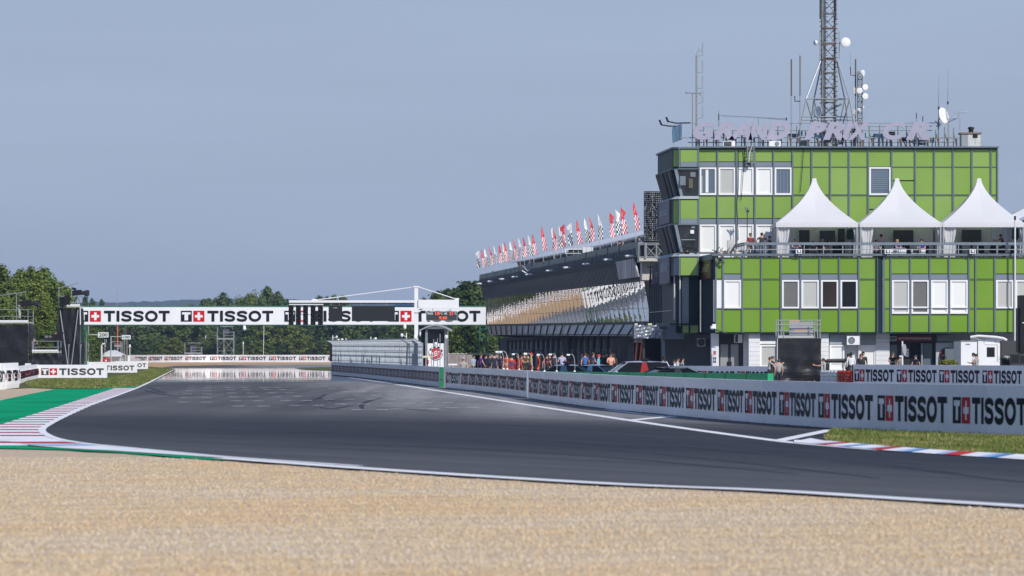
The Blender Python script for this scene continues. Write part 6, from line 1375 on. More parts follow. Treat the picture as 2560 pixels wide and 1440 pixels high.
t = T('dish_mast', 'small lattice mast carrying white microwave dishes right of the tall mast', 'mast', (wx(2151, YR), YR + .3, ZR)); a = MB(); lattice(a, 2145, 2156, 366, 178, YR, .28, .025, 14, steel_dk); t.part('lattice', a)
for x, y, r, ax in ((2158.5, 183, .23, (.95, -.5, 0)), (2163, 218, .2, (.3, -1, 0)), (2149, 226.5, .2, (0, -1, 0)), (2163, 240.5, .2, (.2, -1, 0)), (2149, 275, .13, (.9, -.4, 0)), (2159, 267, .06, (0, -1, 0))):
    a = MB(); c = W(x, y, YR - .3); rr = r * .98; a.lathe([(.01, .2 * rr), (rr * .7, .16 * rr), (rr, .02), (rr, -.10), (rr * .4, -.4 * rr), (.01, -.4 * rr)], c, wd_, 20, axis=ax); a.tube([c + Vector((0, .05, 0)), W(2151, y, YR)], .03, steel, 4); t.part('microwave_dish', a)
for x, yt, yk, lb in ((2346.5, 186, 268, 'thin whip aerial left of the large roof dish'), (2369.5, 172, 255, 'taller thin whip aerial behind the large roof dish')):
    a = MB(); a.tube([W(x, 366, YR), W(x, yk, YR)], .03, steel, 5); a.tube([W(x, yk, YR), W(x + .5, (yk + yt) / 2 + 10, YR)], .022, steel, 4); a.tube([W(x + .5, (yk + yt) / 2 + 10, YR), W(x + .5, yt, YR)], .011, steel, 4); a.lathe([(.05, -.1), (.06, 0), (.05, .1)], W(x, yk + 2, YR), dk_grey, 8); solo('whip_aerial', a, lb, 'antenna', 'whip aerials on the roof')
t = T('satellite_dish', 'large white satellite dish at the right end of the roof', 'dish', (wx(2350, YR), YR, ZR)); a = MB(); c = W(2360, 289, YR - .2); dish(a, c, .56, (.72, -.6, .25), wd_, .3); t.part('reflector', a, smooth=True); a = MB(); a.tube([W(2346, 366, YR), W(2346, 300, YR), c + Vector((-.1, .1, 0))], .05, steel_dk, 6); a.tube([c + Vector((.1, -.1, -.5)), c + Vector((.7, -.5, -.25))], .02, dk_grey, 4)
for k in range(6): a.tube([W(2338 + k * 3, 302 + (k % 3) * 4, YR), W(2350 - k * 2, 316, YR)], .03, steel_dk, 4)
t.part('mount', a)
a = MB(); a.tube([W(2372, 298, YR), W(2394, 296, YR), W(2398, 285, YR)], .025, steel, 4); a.tube([W(2387, 282, YR), W(2418, 279, YR)], .03, mat('pale_boom', (.6, .58, .56), .5), 5); a.tube([W(2400, 295, YR), W(2400, 326, YR)], .025, steel, 4)
for k in range(8): a.tube([W(2386 + k * 4.2, 277, YR - .1), W(2386 + k * 4.2, 285, YR - .1)], .014, steel, 4)
a.tube([W(2372, 366, YR), W(2372, 296, YR)], .025, steel, 4); solo('yagi_aerial', a, 'small yagi aerial on a side arm right of the large roof dish', 'antenna')
a = MB(); a.tube([W(1802, 289, YR), W(1968, 297, YR)], .02, steel, 4); a.tube([W(1865, 291, YR), W(1965, 300, YR)], .018, steel, 4); a.tube([W(1896, 292, YR), W(1896, 366, YR)], .025, steel, 4)
for k in range(22): a.tube([W(1806 + k * 7.4, 287 + k * .36, YR - .1), W(1806 + k * 7.4, 292.5 + k * .36, YR - .1)], .012, steel, 4)
a.tube([W(1966, 294, YR), W(1966, 301, YR)], .04, black, 4); solo('yagi_aerial', a, 'long horizontal yagi aerial above the letters N and D', 'antenna')
a = MB(); a.tube([W(1797, 366, YR), W(1797, 278, YR)], .02, steel_dk, 4); a.tube([W(1797, 286, YR), W(1797, 300, YR)], .035, dk_grey, 4); a.tube([W(1792, 287, YR), W(1803, 287, YR)], .012, steel, 4); solo('aerial', a, 'short spike aerial above the letter R of GRAND', 'antenna')
for x, yt, lb in ((2291, 282, 'short T shaped aerial above the gap before the letter C'), (2307, 290, 'short dark aerial above the last letter R')):
    a = MB(); a.tube([W(x, 366, YR), W(x, yt, YR)], .02, steel, 4); a.tube([W(x - 5, yt, YR), W(x + 5, yt, YR)], .012, steel, 4); a.tube([W(x, yt + 2, YR), W(x, yt + 14, YR)], .03, dk_grey, 4); solo('aerial', a, lb, 'antenna')
ch = T('chimney', 'white brick chimney with a dark vent at the right end of the roof', 'chimney', (wx(2428, YU + 2), YU + 2.5, ZR)); a = MB(); Y = YU + 2; a.pbox(2404, 334, 2451, 367, Y, 1.2, mat('chimney_brick', (.62, .62, .60), .8, var=.15, scale=4)); ch.part('stack', a)
a = MB()
for k in range(8): a.pbox(2420.5, 336.5 + k * 3.8, 2451.2, 336.9 + k * 3.8, Y - .006, .01, grey_panel); 
for k in range(8):
    for j in range(5): a.pbox(2422 + j * 6 + (k % 2) * 3, 336.9 + k * 3.8, 2422.4 + j * 6 + (k % 2) * 3, 340.3 + k * 3.8, Y - .006, .01, grey_panel)
a.hexa([W(2404, 366.5, Y - .004), W(2420, 366.5, Y - .004), W(2420, 335, Y - .004), W(2404, 335, Y - .004)], [W(2404, 366.5, Y + .01), W(2420, 366.5, Y + .01), W(2420, 335, Y + .01), W(2404, 335, Y + .01)], grey_panel); ch.part('brick_joint', a)
a = MB(); a.pbox(2401, 330.5, 2455, 333.8, Y - .1, 1.4, mat('brown_cap', (.22, .17, .13), .7)); a.lathe([(.16, 0), (.16, .2), (.22, .22), (.2, .32), (.01, .36)], W(2427.5, 330.4, Y + .6), black, 12); ch.part('cap', a); a = MB(); a.pbox(2432, 335.5, 2444, 345, Y - .02, .1, black); a.pbox(2437, 345, 2439, 360, Y - .012, .01, mat('green_stain', (.25, .42, .32), .8)); ch.part('vent', a)
def ac_unit(label, x0, y0, x1, y1, Y, fanx, dep=.45, grille=None):
    t = T('air_conditioner', label, 'air conditioner', (wx((x0 + x1) / 2, Y), Y + dep / 2, wz(y1, Y)), 'air conditioning units'); s = F / Y; a = MB(); a.pbox(x0, y0, x1, y1, Y, dep, white); a.pbox(x0 + 1, y1, x0 + 3, y1 + 1.2, Y + .02, .3, dk_grey); a.pbox(x1 - 3, y1, x1 - 1, y1 + 1.2, Y + .02, .3, dk_grey); t.part('casing', a)
    r = (y1 - y0) * .40 / s; c = W(fanx, (y0 + y1) / 2, Y); a = MB()
    if grille: a.pbox(grille[0], y0 + 1.2, grille[1], y1 - 1.2, Y - .015, .02, black); [a.pbox(grille[0], y0 + 1.4 + k * 2, grille[1], y0 + 1.9 + k * 2, Y - .022, .01, grey_panel) for k in range(int((y1 - y0 - 3) / 2))]
    else:
        a.lathe([(.01, .012), (r, .012), (r, 0)], c, dk_grey, 18, axis=(0, -1, 0))
        for q_ in (.35, .65, .95): a.lathe([(r * q_ - .012, .014), (r * q_ - .012, .024), (r * q_ + .012, .024), (r * q_ + .012, .014)], c, grey_panel, 18, axis=(0, -1, 0))
        for k in range(6): an = k * PI / 6; a.obox(c + Vector((0, -.02, 0)), (2 * r, .01, .015), grey_panel, ry=an)
    t.part('fan_grille', a); return t
ac_unit('air conditioning unit with a dark square grille under the letter R on the roof', 1808, 352.5, 1838, 366, YU + .4, 1820, grille=(1810, 1829))
ac_unit('air conditioning unit with a round fan under the letter D on the roof', 1923, 352.5, 1952, 366, YU + .4, 1942.5)
lad = T('ladder', 'pale ladder hanging over the roof edge above the windows', 'ladder', (wx(1876, YU), YU - .3, wz(410, YU))); 
for x in (1868, 1884.5): a = MB(); a.tube([W(x + 1, 357, YU + .2), W(x, 366, YU - .42), W(x, 408, YU - .3)], .04, steel, 5); lad.part('side_rail', a)
for k in range(5): a = MB(); a.tube([W(1868, 373 + k * 8.4, YU - .33), W(1884.5, 373 + k * 8.4, YU - .33)], .03, steel, 5); lad.part('rung', a)
a = MB(); a.tube([W(1881, 362, YU - .45), W(1873, 385, YU - .42), W(1872, 408, YU - .38)], .045, mat('pale_pipe', (.55, .55, .53), .5), 5); a.obox(W(1872.5, 410, YU - .35), (.2, .2, .2), black); solo('hose', a, 'pale pipe with a black end hanging on the ladder', 'pipe')
for pts, lb in ((((1847, 372), (1846, 470), (1842, 510), (1846, 600)), 'loose black cable hanging down the facade beside the ladder'), (((1862, 375), (1858, 430), (1853, 500)), 'loose black cable hanging between the first windows'), (((2009, 370), (2006, 420), (2001, 480)), 'thin black cable on the green panels right of the windows')):
    a = MB(); a.tube([W(x, y, YU - .12) for x, y in pts], .018, black, 4); solo('cable', a, lb, 'cable')

# ================================================================= terrace: tents, railing, furniture
YT = 254.3
deck = MB()
def tent(label, xc, half=103, right_half=None):
    t = T('pagoda_tent', label, 'tent', (wx(xc, YT + 2.6), YT + 2.6, ZD), 'white pagoda tents on the terrace'); s = F / YT; hw = half / s; cx = wx(xc, YT); dp = 5.0; ze, zv, zp = wz(557, YT), wz(567.5, YT), wz(446, YT + 2.5); a = MB()
    n, m_ = 24, 12; V = []
    for j in range(m_ + 1):
        f = j / m_; rr = (1 - f) ** 1.62 * (1 - .06) + .045; z = ze + (zp - ze) * f
        for i in range(4 * n):
            side, k = divmod(i, n); u = -1 + 2 * k / n; px, py = [(u, -1), (1, u), (-u, 1), (-1, -u)][side]
            # between the ridges the skin sags a little
            sag = .10 * (1 - abs(u)) * math.sin(PI * min(1, f * 1.3)) if f < .77 else 0
            V.append(Vector((cx + px * hw * rr, YT + dp / 2 + py * dp / 2 * rr, z - sag)))
    a.add(V, [(j * 4 * n + i, j * 4 * n + (i + 1) % (4 * n), (j + 1) * 4 * n + (i + 1) % (4 * n), (j + 1) * 4 * n + i) for j in range(m_) for i in range(4 * n)] + [tuple(range(m_ * 4 * n, (m_ + 1) * 4 * n))], canvas); t.part('canopy', a, smooth=False)
    a = MB(); a.box((cx - hw, YT - .02, zv), (cx + hw, YT + .02, ze + .02), canvas); a.box((cx - hw, YT + .021, zv), (cx - hw + .04, YT + dp, ze + .02), canvas); a.box((cx + hw - .04, YT + .021, zv), (cx + hw, YT + dp, ze + .02), canvas)
    for i in range(22): a.ell((cx - hw + 2 * hw * (i + .5) / 22, YT, zv), (hw / 22, .018, .035), canvas, 8, 4)
    t.part('valance', a)
    for sx_ in (-1, 1):
        for dy in (.06, dp - .06): b = MB(); b.box((cx + sx_ * (hw - .08) - .04, YT + dy - .04, ZD), (cx + sx_ * (hw - .08) + .04, YT + dy + .04, ze - .02), steel); t.part('leg', b)
    # back and side drapes
    b = MB(); nb = 40
    b.add([Vector((cx - hw + .1 + (2 * hw - .2) * i / nb, YT + dp - .15 + .03 * math.sin(i * 2.2), z)) for z in (ZD, ze - .03) for i in range(nb + 1)], [(i, i + 1, nb + 2 + i, nb + 1 + i) for i in range(nb)], drape); t.part('rear_drape', b)
    # gathered corner curtains
    def curtain(x, w0, w1, tie):
        b = MB(); V = []; n2, m2 = 14, 10
        for j in range(m2 + 1):
            f = j / m2; z = zv + .15 - (zv + .15 - ZD) * f; wv = w0 + (w1 - w0) * f if f > tie else w0 * (1 - f / tie) + (w1 * .62) * f / tie
            for i in range(n2 + 1): V.append(Vector((x + (i / n2 - .5) * wv + .12 * math.sin(f * 4) * (.3), YT + .14 + .05 * math.sin(i * 1.9 + f * 3) + .12 * math.sin(PI * i / n2), z)))
        b.add(V, [((j + 1) * (n2 + 1) + i, (j + 1) * (n2 + 1) + i + 1, j * (n2 + 1) + i + 1, j * (n2 + 1) + i) for j in range(m2) for i in range(n2)], drape); t.part('curtain', b, smooth=True)
    curtain(cx - hw + .45, .95, .85, .55); curtain(cx + hw - .1, .45, .4, .5)
    return t
tent('white pagoda tent nearest the bay tower, leftmost of the three', 2043, 103); tent('white pagoda tent in the middle of the terrace', 2252, 103); tent('white pagoda tent right of the middle one, before the right end of the green facade', 2459, 103); 
tent('white pagoda tent cut by the right edge of the photo', 2666, 103)
a = MB(); Y = 256; a.prism([W(2516, 545, Y), W(2560, 521, Y), W(2700, 450, Y), W(2700, 470, Y), W(2562, 540, Y), W(2530, 556, Y)], (0, 3, 0), mat('pale_roof_sheet', (.55, .57, .62), .5)); solo('marquee_roof', a, 'pale sloping marquee roof behind the rightmost tent', 'roof')
rl = T('terrace_railing', 'long grey railing along the terrace of the green building', 'railing', (wx(2200, YL), YL + .12, wz(634, YL))); a = MB(); Yr = YL + .1; a.box((wx(1862, Yr), Yr - .05, wz(612.5, Yr)), (XR, Yr + .12, wz(606, Yr)), mat('rail_blue_grey', (.16, .20, .24), .5)); rl.part('hand_rail', a)
a = MB(); a.box((wx(1862, Yr), Yr, wz(624.5, Yr)), (XR, Yr + .05, wz(622.8, Yr)), mat('rail_pale', (.33, .36, .39), .5)); rl.part('mid_rail', a)
for i in range(20):
    x = 1866 + 48.2 * i; a = MB(); a.box((wx(x - .9, Yr), Yr, wz(634.4, Yr)), (wx(x + .9, Yr), Yr + .05, wz(612.4, Yr)), mat('rail_pale', (.33, .36, .39), .5)); rl.part('post', a)
a = MB(); s0 = Vector((wx(1862, Yr), Yr, 0)); e0 = side_pt(s0, 5)
for z in (612, 607): a.tube([(s0.x, s0.y, wz(z, Yr)), (e0.x, e0.y, wz(z, Yr))], .05, grey_panel, 5)
for k in range(8): p = s0.lerp(e0, k / 7); a.tube([(p.x, p.y, ZD), (p.x, p.y, wz(607, Yr))], .035, grey_panel, 5)
rl.part('side_rail', a)
for x, lb in ((1997.5, 'square white horn speaker on the terrace edge below the left tent'), (2219.5, 'square white horn speaker on the terrace edge left of the small air conditioners'), (2432, 'square white horn speaker on the terrace edge below the right tent')):
    t = T('horn_speaker', lb, 'speaker', (wx(x, YL), YL - .25, wz(634, YL)), 'horn speakers on the terrace edge'); a = MB(); Y = YL - .42; a.pbox(x - 7.4, 623, x + 7.4, 634.2, Y, .35, white); t.part('casing', a); a = MB(); a.pbox(x - 5, 625, x + 5, 632.4, Y - .012, .02, black); a.lathe([(.01, .05), (.06, .03), (.085, 0)], W(x, 628.7, Y - .013), white, 14, axis=(0, -1, 0)); t.part('horn', a); a = MB(); a.pbox(x - 1.5, 634.2, x + 1.5, 639, Y + .1, .1, steel); t.part('bracket', a)
ac_unit('low air conditioning unit on the terrace edge, left of two', 2227, 621.5, 2266, 633.8, YL + .32, 2238)
ac_unit('low air conditioning unit with a grey grille on the terrace edge, right of two', 2279, 623, 2314, 633.8, YL + .32, 2292, grille=(2282, 2303))
ac_unit('air conditioning unit with a round fan on the white brick wall under the green panels', 2117.5, 840, 2149, 862, YL + .05, 2129)
ac_unit('small air conditioning unit over the dark double door', 1836, 836, 1856, 857, YGd + .02, 1842, grille=(1838, 1845))
ac_unit('grey air conditioning unit in the shade left of the double door', 1743, 845, 1764, 867, 261.9, 1753)
for x0, x1, y0, y1, lb in ((2050, 2087, 577, 603, 'black television on the back wall of the left tent'), (2234, 2283, 576, 604, 'black television in the middle tent'), (2405, 2453, 575, 603, 'large black television in the right tent')):
    a = MB(); Y = YT + 4.55; a.pbox(x0, y0, x1, y1, Y, .06, dark_screen); a.pbox(x0 - .5, y0 - .5, x1 + .5, y1 + .5, Y + .02, .06, black); xm_ = (x0 + x1) / 2; a.pbox(xm_ - 2, y1 + .5, xm_ + 2, 628, Y + .03, .05, black); a.box((wx(xm_ - 12, Y), Y - .2, ZD), (wx(xm_ + 12, Y), Y + .25, ZD + .05), black); solo('television', a, lb, 'television', 'televisions in the tents')
a = MB(); a.pbox(1998, 575, 2024, 634, YT + 4.6, .1, mat('dark_door', (.02, .025, .025), .5)); a.pbox(1996.5, 573.5, 2025.5, 575, YT + 4.58, .12, white); solo('tent_door', a, 'dark doorway at the back of the left tent', 'door')
for x, w_, lb in ((2096, 16, 'black speaker column at the right of the left tent'),):
    a = MB(); a.pbox(x, 572, x + w_, 640, YT + 4.2, .4, black); a.pbox(x + 1.5, 575, x + w_ - 1.5, 600, YT + 4.18, .03, dk_grey); a.pbox(x + 1.5, 603, x + w_ - 1.5, 630, YT + 4.18, .03, dk_grey); solo('speaker_column', a, lb, 'speaker')
for x, lb in ((2122, 'dark green jackets hanging at the right side of the left tent'), (2536, 'dark green jackets hanging at the right side of the right tent')):
    a = MB(); rg = random.Random(x)
    for k in range(5): c = W(x - 5 + k * 3, 572 + rg.uniform(0, 2), YT + 4.3 + .05 * k); a.prism([c, c + Vector((.1, 0, 0)), c + Vector((.13, 0, -.6 - .12 * (k % 2))), c + Vector((-.03, 0, -.65))], (0, .05, 0), mat('dark_green_cloth', (.012, .05, .038), .8))
    a.tube([W(x - 8, 571, YT + 4.4), W(x + 10, 571, YT + 4.4)], .02, steel, 4); solo('hanging_jackets', a, lb, 'clothes')
# tables and chairs: dark, behind the railing
rg = random.Random(21)
def cafe_table():
    t = T('cafe_table', 'x', 'table', (0, 0, 0)); a = MB(); a.lathe([(.01, .74), (.38, .74), (.38, .71), (.01, .71)], (0, 0, 0), dk_grey, 14); t.part('top', a); a = MB(); a.tube([(0, 0, .02), (0, 0, .71)], .035, black, 6); a.lathe([(.25, 0), (.25, .02), (.03, .04)], (0, 0, 0), black, 12); t.part('pedestal', a); return t.r
def cafe_chair():
    t = T('cafe_chair', 'x', 'chair', (0, 0, 0)); a = MB(); a.box((-.22, -.22, .43), (.22, .22, .47), black); t.part('seat', a); a = MB(); a.obox((0, .22, .70), (.42, .04, .46), black, rx=-.12); t.part('backrest', a)
    for sx_ in (-.19, .19):
        for sy_ in (-.19, .19): a = MB(); a.tube([(sx_, sy_, .43), (sx_ * 1.1, sy_ * 1.15, 0)], .015, dk_grey, 5); t.part('leg', a)
    return t.r
tabs = [(2072, 1.6, 'left tent'), (2110, 2.4, 'left tent'), (2290, 1.4, 'middle tent'), (2330, 2.2, 'middle tent'), (2420, 1.5, 'right tent'), (2475, 2.2, 'right tent'), (2505, 1.2, 'right tent')]
ct0 = cc0 = None
for i, (x, dy, wh) in enumerate(tabs):
    loc = (wx(x, YT + dy), YT + dy, ZD); lb = 'dark round table in the shade of the %s, seen through the railing' % wh
    if ct0 is None: ct0 = cafe_table(); ct0.location = loc; ct0['label'] = lb; ct0['group'] = 'cafe tables in the left tent'
    else: dup(ct0, loc, lb, group='cafe tables in the ' + wh)
    for k, an in enumerate((.5, 2.2, 3.9)):
        l2 = (loc[0] + .62 * math.cos(an), loc[1] + .62 * math.sin(an), ZD); lb2 = 'black chair at a round table in the shade of the %s' % wh
        if cc0 is None: cc0 = cafe_chair(); cc0.location = l2; cc0.rotation_euler = (0, 0, an - PI / 2); cc0['label'] = lb2; cc0['group'] = 'cafe chairs in the left tent'
        else: dup(cc0, l2, lb2, rz=an - PI / 2, group='cafe chairs in the ' + wh)
a = MB(); a.tube([W(1868, 518, YU - 1.5), W(1868, 565, YU - 1.5)], .03, dk_grey, 5); a.tube([W(1868, 530, YU - 1.5), W(1862, 517, YU - 1.6)], .05, steel, 5); a.obox(W(1870, 528, YU - 1.5), (.15, .2, .15), dk_grey); a.tube([W(1868, 565, YU - 1.5), (wx(1868, YU - 1.5), YU - 1.5, ZD)], .03, dk_grey, 5); solo('lamp_stand', a, 'thin dark lamp stand before the green panels left of the tents', 'lamp')
a = MB(); a.pbox(1818.5, 600, 1836, 634, YL + 4.5, .5, mat('pale_grey_box', (.50, .49, .48), .7)); solo('cabinet', a, 'pale grey box on the terrace below the windows', 'cabinet')
rg = random.Random(8); a = MB()
for k in range(30):
    x = rg.uniform(1705, 1742) if k % 4 == 0 else rg.uniform(1795, 1860); Y = YL + rg.uniform(.0, .25) if x > 1790 else YBAY + .1; c = W(x, 632 if x > 1790 else 631, Y); a.obox(c, (rg.uniform(.1, .4), .12, rg.uniform(.05, .16)), rg.choice([grey_panel, dk_grey, white, beige, mat('brick_red', (.16, .07, .05), .8)]), ry=rg.uniform(-.6, .6))
    if k % 3 == 0: a.tube([c, c + Vector((rg.uniform(-.5, .5), 0, rg.uniform(.1, .4))), c + Vector((rg.uniform(-.7, .7), 0, 0))], .025, dk_grey, 4)
solo('roof_debris', a, 'cables and scraps lying on the parapet left of the terrace railing', 'debris')
a = MB(); a.pbox(1841, 623.5, 1859, 634, YL + .4, .35, mat('pale_unit', (.6, .6, .6), .6)); a.lathe([(.01, .02), (.09, .02), (.1, 0)], W(1849, 629, YL + .4), dk_grey, 14, axis=(0, -1, 0)); solo('fan_box', a, 'small pale fan box at the left end of the terrace railing', 'equipment')
a = MB(); pts = [W(2537.5, 640, YL - .6), W(2537.5, 540, YL - .6)]; a.tube([W(2537, 880, YL - .6)] + pts, .055, mat('white_pole', (.6, .6, .6), .5), 6); a.tube([pts[1], W(2537.5, 550, YL - .6)], .07, black, 6); solo('flag_pole', a, 'white vertical pole in front of the right end of the terrace', 'pole')
a = MB(); a.obox(W(1802, 649, YL - .35), (.5, .1, .12), dk_grey, ry=-.7); a.obox(W(1803, 652, YL - .35), (.5, .1, .1), dk_grey, ry=.6); a.tube([W(1803, 640, YL - .1), W(1802, 650, YL - .35)], .04, dk_grey, 4); solo('bracket_shadow_bars', a, 'dark crossed bars standing in for a bracket shadow on the first green panel', 'bracket')  # dark bars shaped like the shadow that a bracket casts
a = MB(); c = W(1781, 820, YL - .5); a.lathe([(.01, .15), (.13, .13), (.15, -.02), (.05, -.1)], c, white, 12); a.obox(c + Vector((.12, .2, .1)), (.22, .3, .3), white); a.tube([c + Vector((.2, .2, -.1)), c + Vector((.9, .3, -.35)), c + Vector((.5, .3, -.2))], .03, dk_grey, 4); solo('surveillance_camera', a, 'white bell shaped camera under the left corner of the green block', 'camera')

# ================================================================= in front of the green building
t = T('covered_scaffold', 'scaffold wrapped in black sheet with a grey topped platform before the green building', 'scaffold', (wx(1998, 236), 237, 0)); Y = 236.0; X0, X1 = wx(1944, Y), wx(2051, Y); zp = wz(843, Y)
for xx in (1945.5, 1959, 2036, 2050):
    for dy in (0, 2.0): a = MB(); a.tube([(wx(xx, Y), Y + dy, 0), (wx(xx, Y), Y + dy, wz(799, Y))], .035, steel, 6); t.part('post', a)
for y in (801, 812, 826):
    a = MB(); a.tube([W(1943, y, Y - .05), W(2051, y, Y - .05)], .03, steel, 5); a.tube([W(1943, y, Y + 2), W(2051, y, Y + 2)], .03, steel, 5); t.part('rail', a)
a = MB(); a.box((X0, Y, zp - .05), (wx(2038, Y), Y + 2, zp + .1), mat('scaffold_board_grey', (.42, .42, .42), .7)); t.part('platform', a); a = MB(); a.pbox(1973, 805, 2033, 837, Y + .5, .1, mat('grey_sheet_board', (.30, .31, .33), .6)); t.part('back_board', a)
for x0, x1, y in ((1974, 1999, 803), (1986, 2019, 826)): a = MB(); a.pbox(x0, y - 2, x1, y + 2, Y - .1, .06, wood); t.part('plank', a)
a = MB(); V = []; n, m_ = 26, 16
for j in range(m_ + 1):
    for i in range(n + 1):
        f, h = i / n, j / m_; dd = abs(f - h); fold = .10 * math.exp(-((1 - f) - (1 - h) * .9) ** 2 * 40) * 1 + .05 * math.sin(f * 13 + h * 4) * (1 - h) + .04 * math.sin(h * 21 + f * 3) * (1 - h) ** 2 * 2
        V.append(Vector((X0 + (wx(2053, Y) - X0) * f + .04 * math.sin(h * 6) * (f - .5), Y - .1 - fold, .04 + (wz(846, Y) - .04) * h)))
a.add(V, [(j * (n + 1) + i, j * (n + 1) + i + 1, (j + 1) * (n + 1) + i + 1, (j + 1) * (n + 1) + i) for j in range(m_) for i in range(n)], tarp); t.part('tarpaulin', a)
def tyre_stack():
    t = T('tyre_stack', 'x', 'tyre barrier', (0, 0, 0)); return t
def build_stack(m, n=6):
    t = tyre_stack()
    for k in range(n):
        a = MB(); a.lathe([(.19, .02), (.26, .005), (.30, .035), (.305, .09), (.30, .145), (.26, .175), (.19, .16)], (0, 0, .18 * k), m, 16); t.part('tyre', a, smooth=True)
    return t.r
wty, rty = mat('white_painted_tyre', (.66, .67, .68), .6, var=.12), mat('red_painted_tyre', (.42, .025, .012), .5, var=.15)
p0 = sG(2133, 45.2); dv = (sG(2133, 45.2) - sG(2242, 46.3)).normalized() * .62; w0 = r0 = None
nm4 = ['next to the red ones', 'second from the red ones', 'third from the red ones', 'fourth from the red ones', 'furthest from the red ones']
for k in range(8):
    loc = p0 + dv * (k + .65) + Vector((-.05, 0, 0)); loc.x = wx([2126, 2116, 2106, 2096.5, 2088, 2079.5, 2071.5, 2064][k], loc.y); red_ = k < 3
    lb = ('stack of red painted tyres, %s beside the inner white wall' % ['rightmost', 'middle', 'leftmost'][k]) if red_ else ('stack of white painted tyres, ' + nm4[k - 3])
    if red_ and r0 is None: r0 = build_stack(rty); r0.location = loc; r0['label'] = lb; r0['group'] = 'red tyre stacks'
    elif red_: dup(r0, loc, lb, rz=k)
    elif w0 is None: w0 = build_stack(wty); w0.location = loc; w0['label'] = lb; w0['group'] = 'white tyre stacks'
    else: dup(w0, loc, lb, rz=k)
a = MB(); Y = 240; a.pbox(2064, 900, 2114, 907, Y, .6, black); a.tube([W(2066, 901, Y - .1), W(2112, 900, Y - .1)], .09, mat('dark_tube', (.06, .06, .065), .3), 8); a.pbox(2080, 909, 2112, 911, Y, .5, steel)
for x in (2068, 2108): a.tube([W(x, 907, Y + .2), (wx(x, Y), Y + .2, 0)], .03, black, 5)
solo('barbecue', a, 'dark covered rack behind the white tyres', 'rack')
t = T('container_cabin', 'white container cabin with a small black window right of the entrance', 'cabin', (wx(2450, 247), 249, 0)); Y = 247.0; a = MB(); a.pbox(2402.5, 853, 2443, 990, Y, 4, white); a.pbox(2445, 846, 2505, 990, Y + .2, 4, white); t.part('wall', a)
a = MB(); a.pbox(2402, 851.5, 2444, 853.2, Y - .05, 4.1, grey_panel); a.pbox(2443.2, 851, 2444.8, 990, Y - .02, .3, dk_grey); a.pbox(2460, 847.5, 2461, 858, Y + .18, .03, grey_panel); a.pbox(2488.5, 847.5, 2489.3, 857, Y + .18, .03, grey_panel); a.pbox(2461, 861.5, 2493, 862.1, Y + .18, .03, grey_panel); a.pbox(2493, 861.5, 2494, 904, Y + .18, .03, grey_panel); a.pbox(2414.5, 859, 2425.5, 862.5, Y - .02, .03, grey_panel); t.part('trim', a)
a = MB(); a.pbox(2467.5, 868, 2487, 892, Y + .17, .05, dk_grey); a.pbox(2469, 870, 2485.5, 890.5, Y + .15, .04, black); t.part('window', a)
a = MB(); a.tube([W(2426, 843, Y), W(2445, 840, Y), W(2490, 843, Y), W(2508, 846, Y), W(2517, 851, Y)], .085, mat('white_duct', (.66, .66, .65), .6, bump=.4, bscale=9), 8); a.tube([W(2427, 842, Y), W(2427, 848, Y), W(2440, 846, Y), W(2448, 850, Y)], .03, steel, 5); solo('flexible_duct', a, 'white flexible duct lying on top of the container cabin', 'duct')
t = T('speaker_cabinet', 'dark grey upright cabinet with pale script beside the container cabin', 'cabinet', (wx(2523, 240), 240.5, 0)); a = MB(); a.pbox(2504, 852, 2543, 990, 240, .8, mat('charcoal_panel', (.045, .045, .048), .6)); t.part('casing', a); a = MB(); put_text(a, 'Alpin', W(2510, 896, 239.985), (17 / F * 240, 0, 0), (0, 0, 7 / F * 240), white, off=.01, shear=.2); t.part('lettering', a)
a = MB(); a.pbox(2551, 738, 2640, 880, 232, 1.5, black); a.pbox(2545, 770, 2552, 880, 232.3, 1, dk_grey); a.pbox(2556, 806, 2570, 808, 231.98, .03, white); a.box((wx(2551, 232), 232.1, 0), (wx(2640, 232), 233.4, wz(880, 232)), dk_grey); solo('screen_tower', a, 'tall black screen tower cut by the right edge of the photo', 'screen')
for x0, x1, y0, lb in ((2528, 2550, 885, 'black monitor box at the right edge, left one of two'), (2551, 2580, 888, 'black monitor box at the right edge, right one of two')):
    a = MB(); Y = 222; a.pbox(x0, y0, x1, 914, Y, .7, dk_grey); a.pbox(x0 + 1.5, y0 + 1.5, x1 - 2, 908, Y - .02, .05, black); a.box((wx(x0, Y), Y, 0), (wx(x1, Y), Y + .7, wz(914, Y)), dk_grey); solo('monitor_box', a, lb, 'monitor')
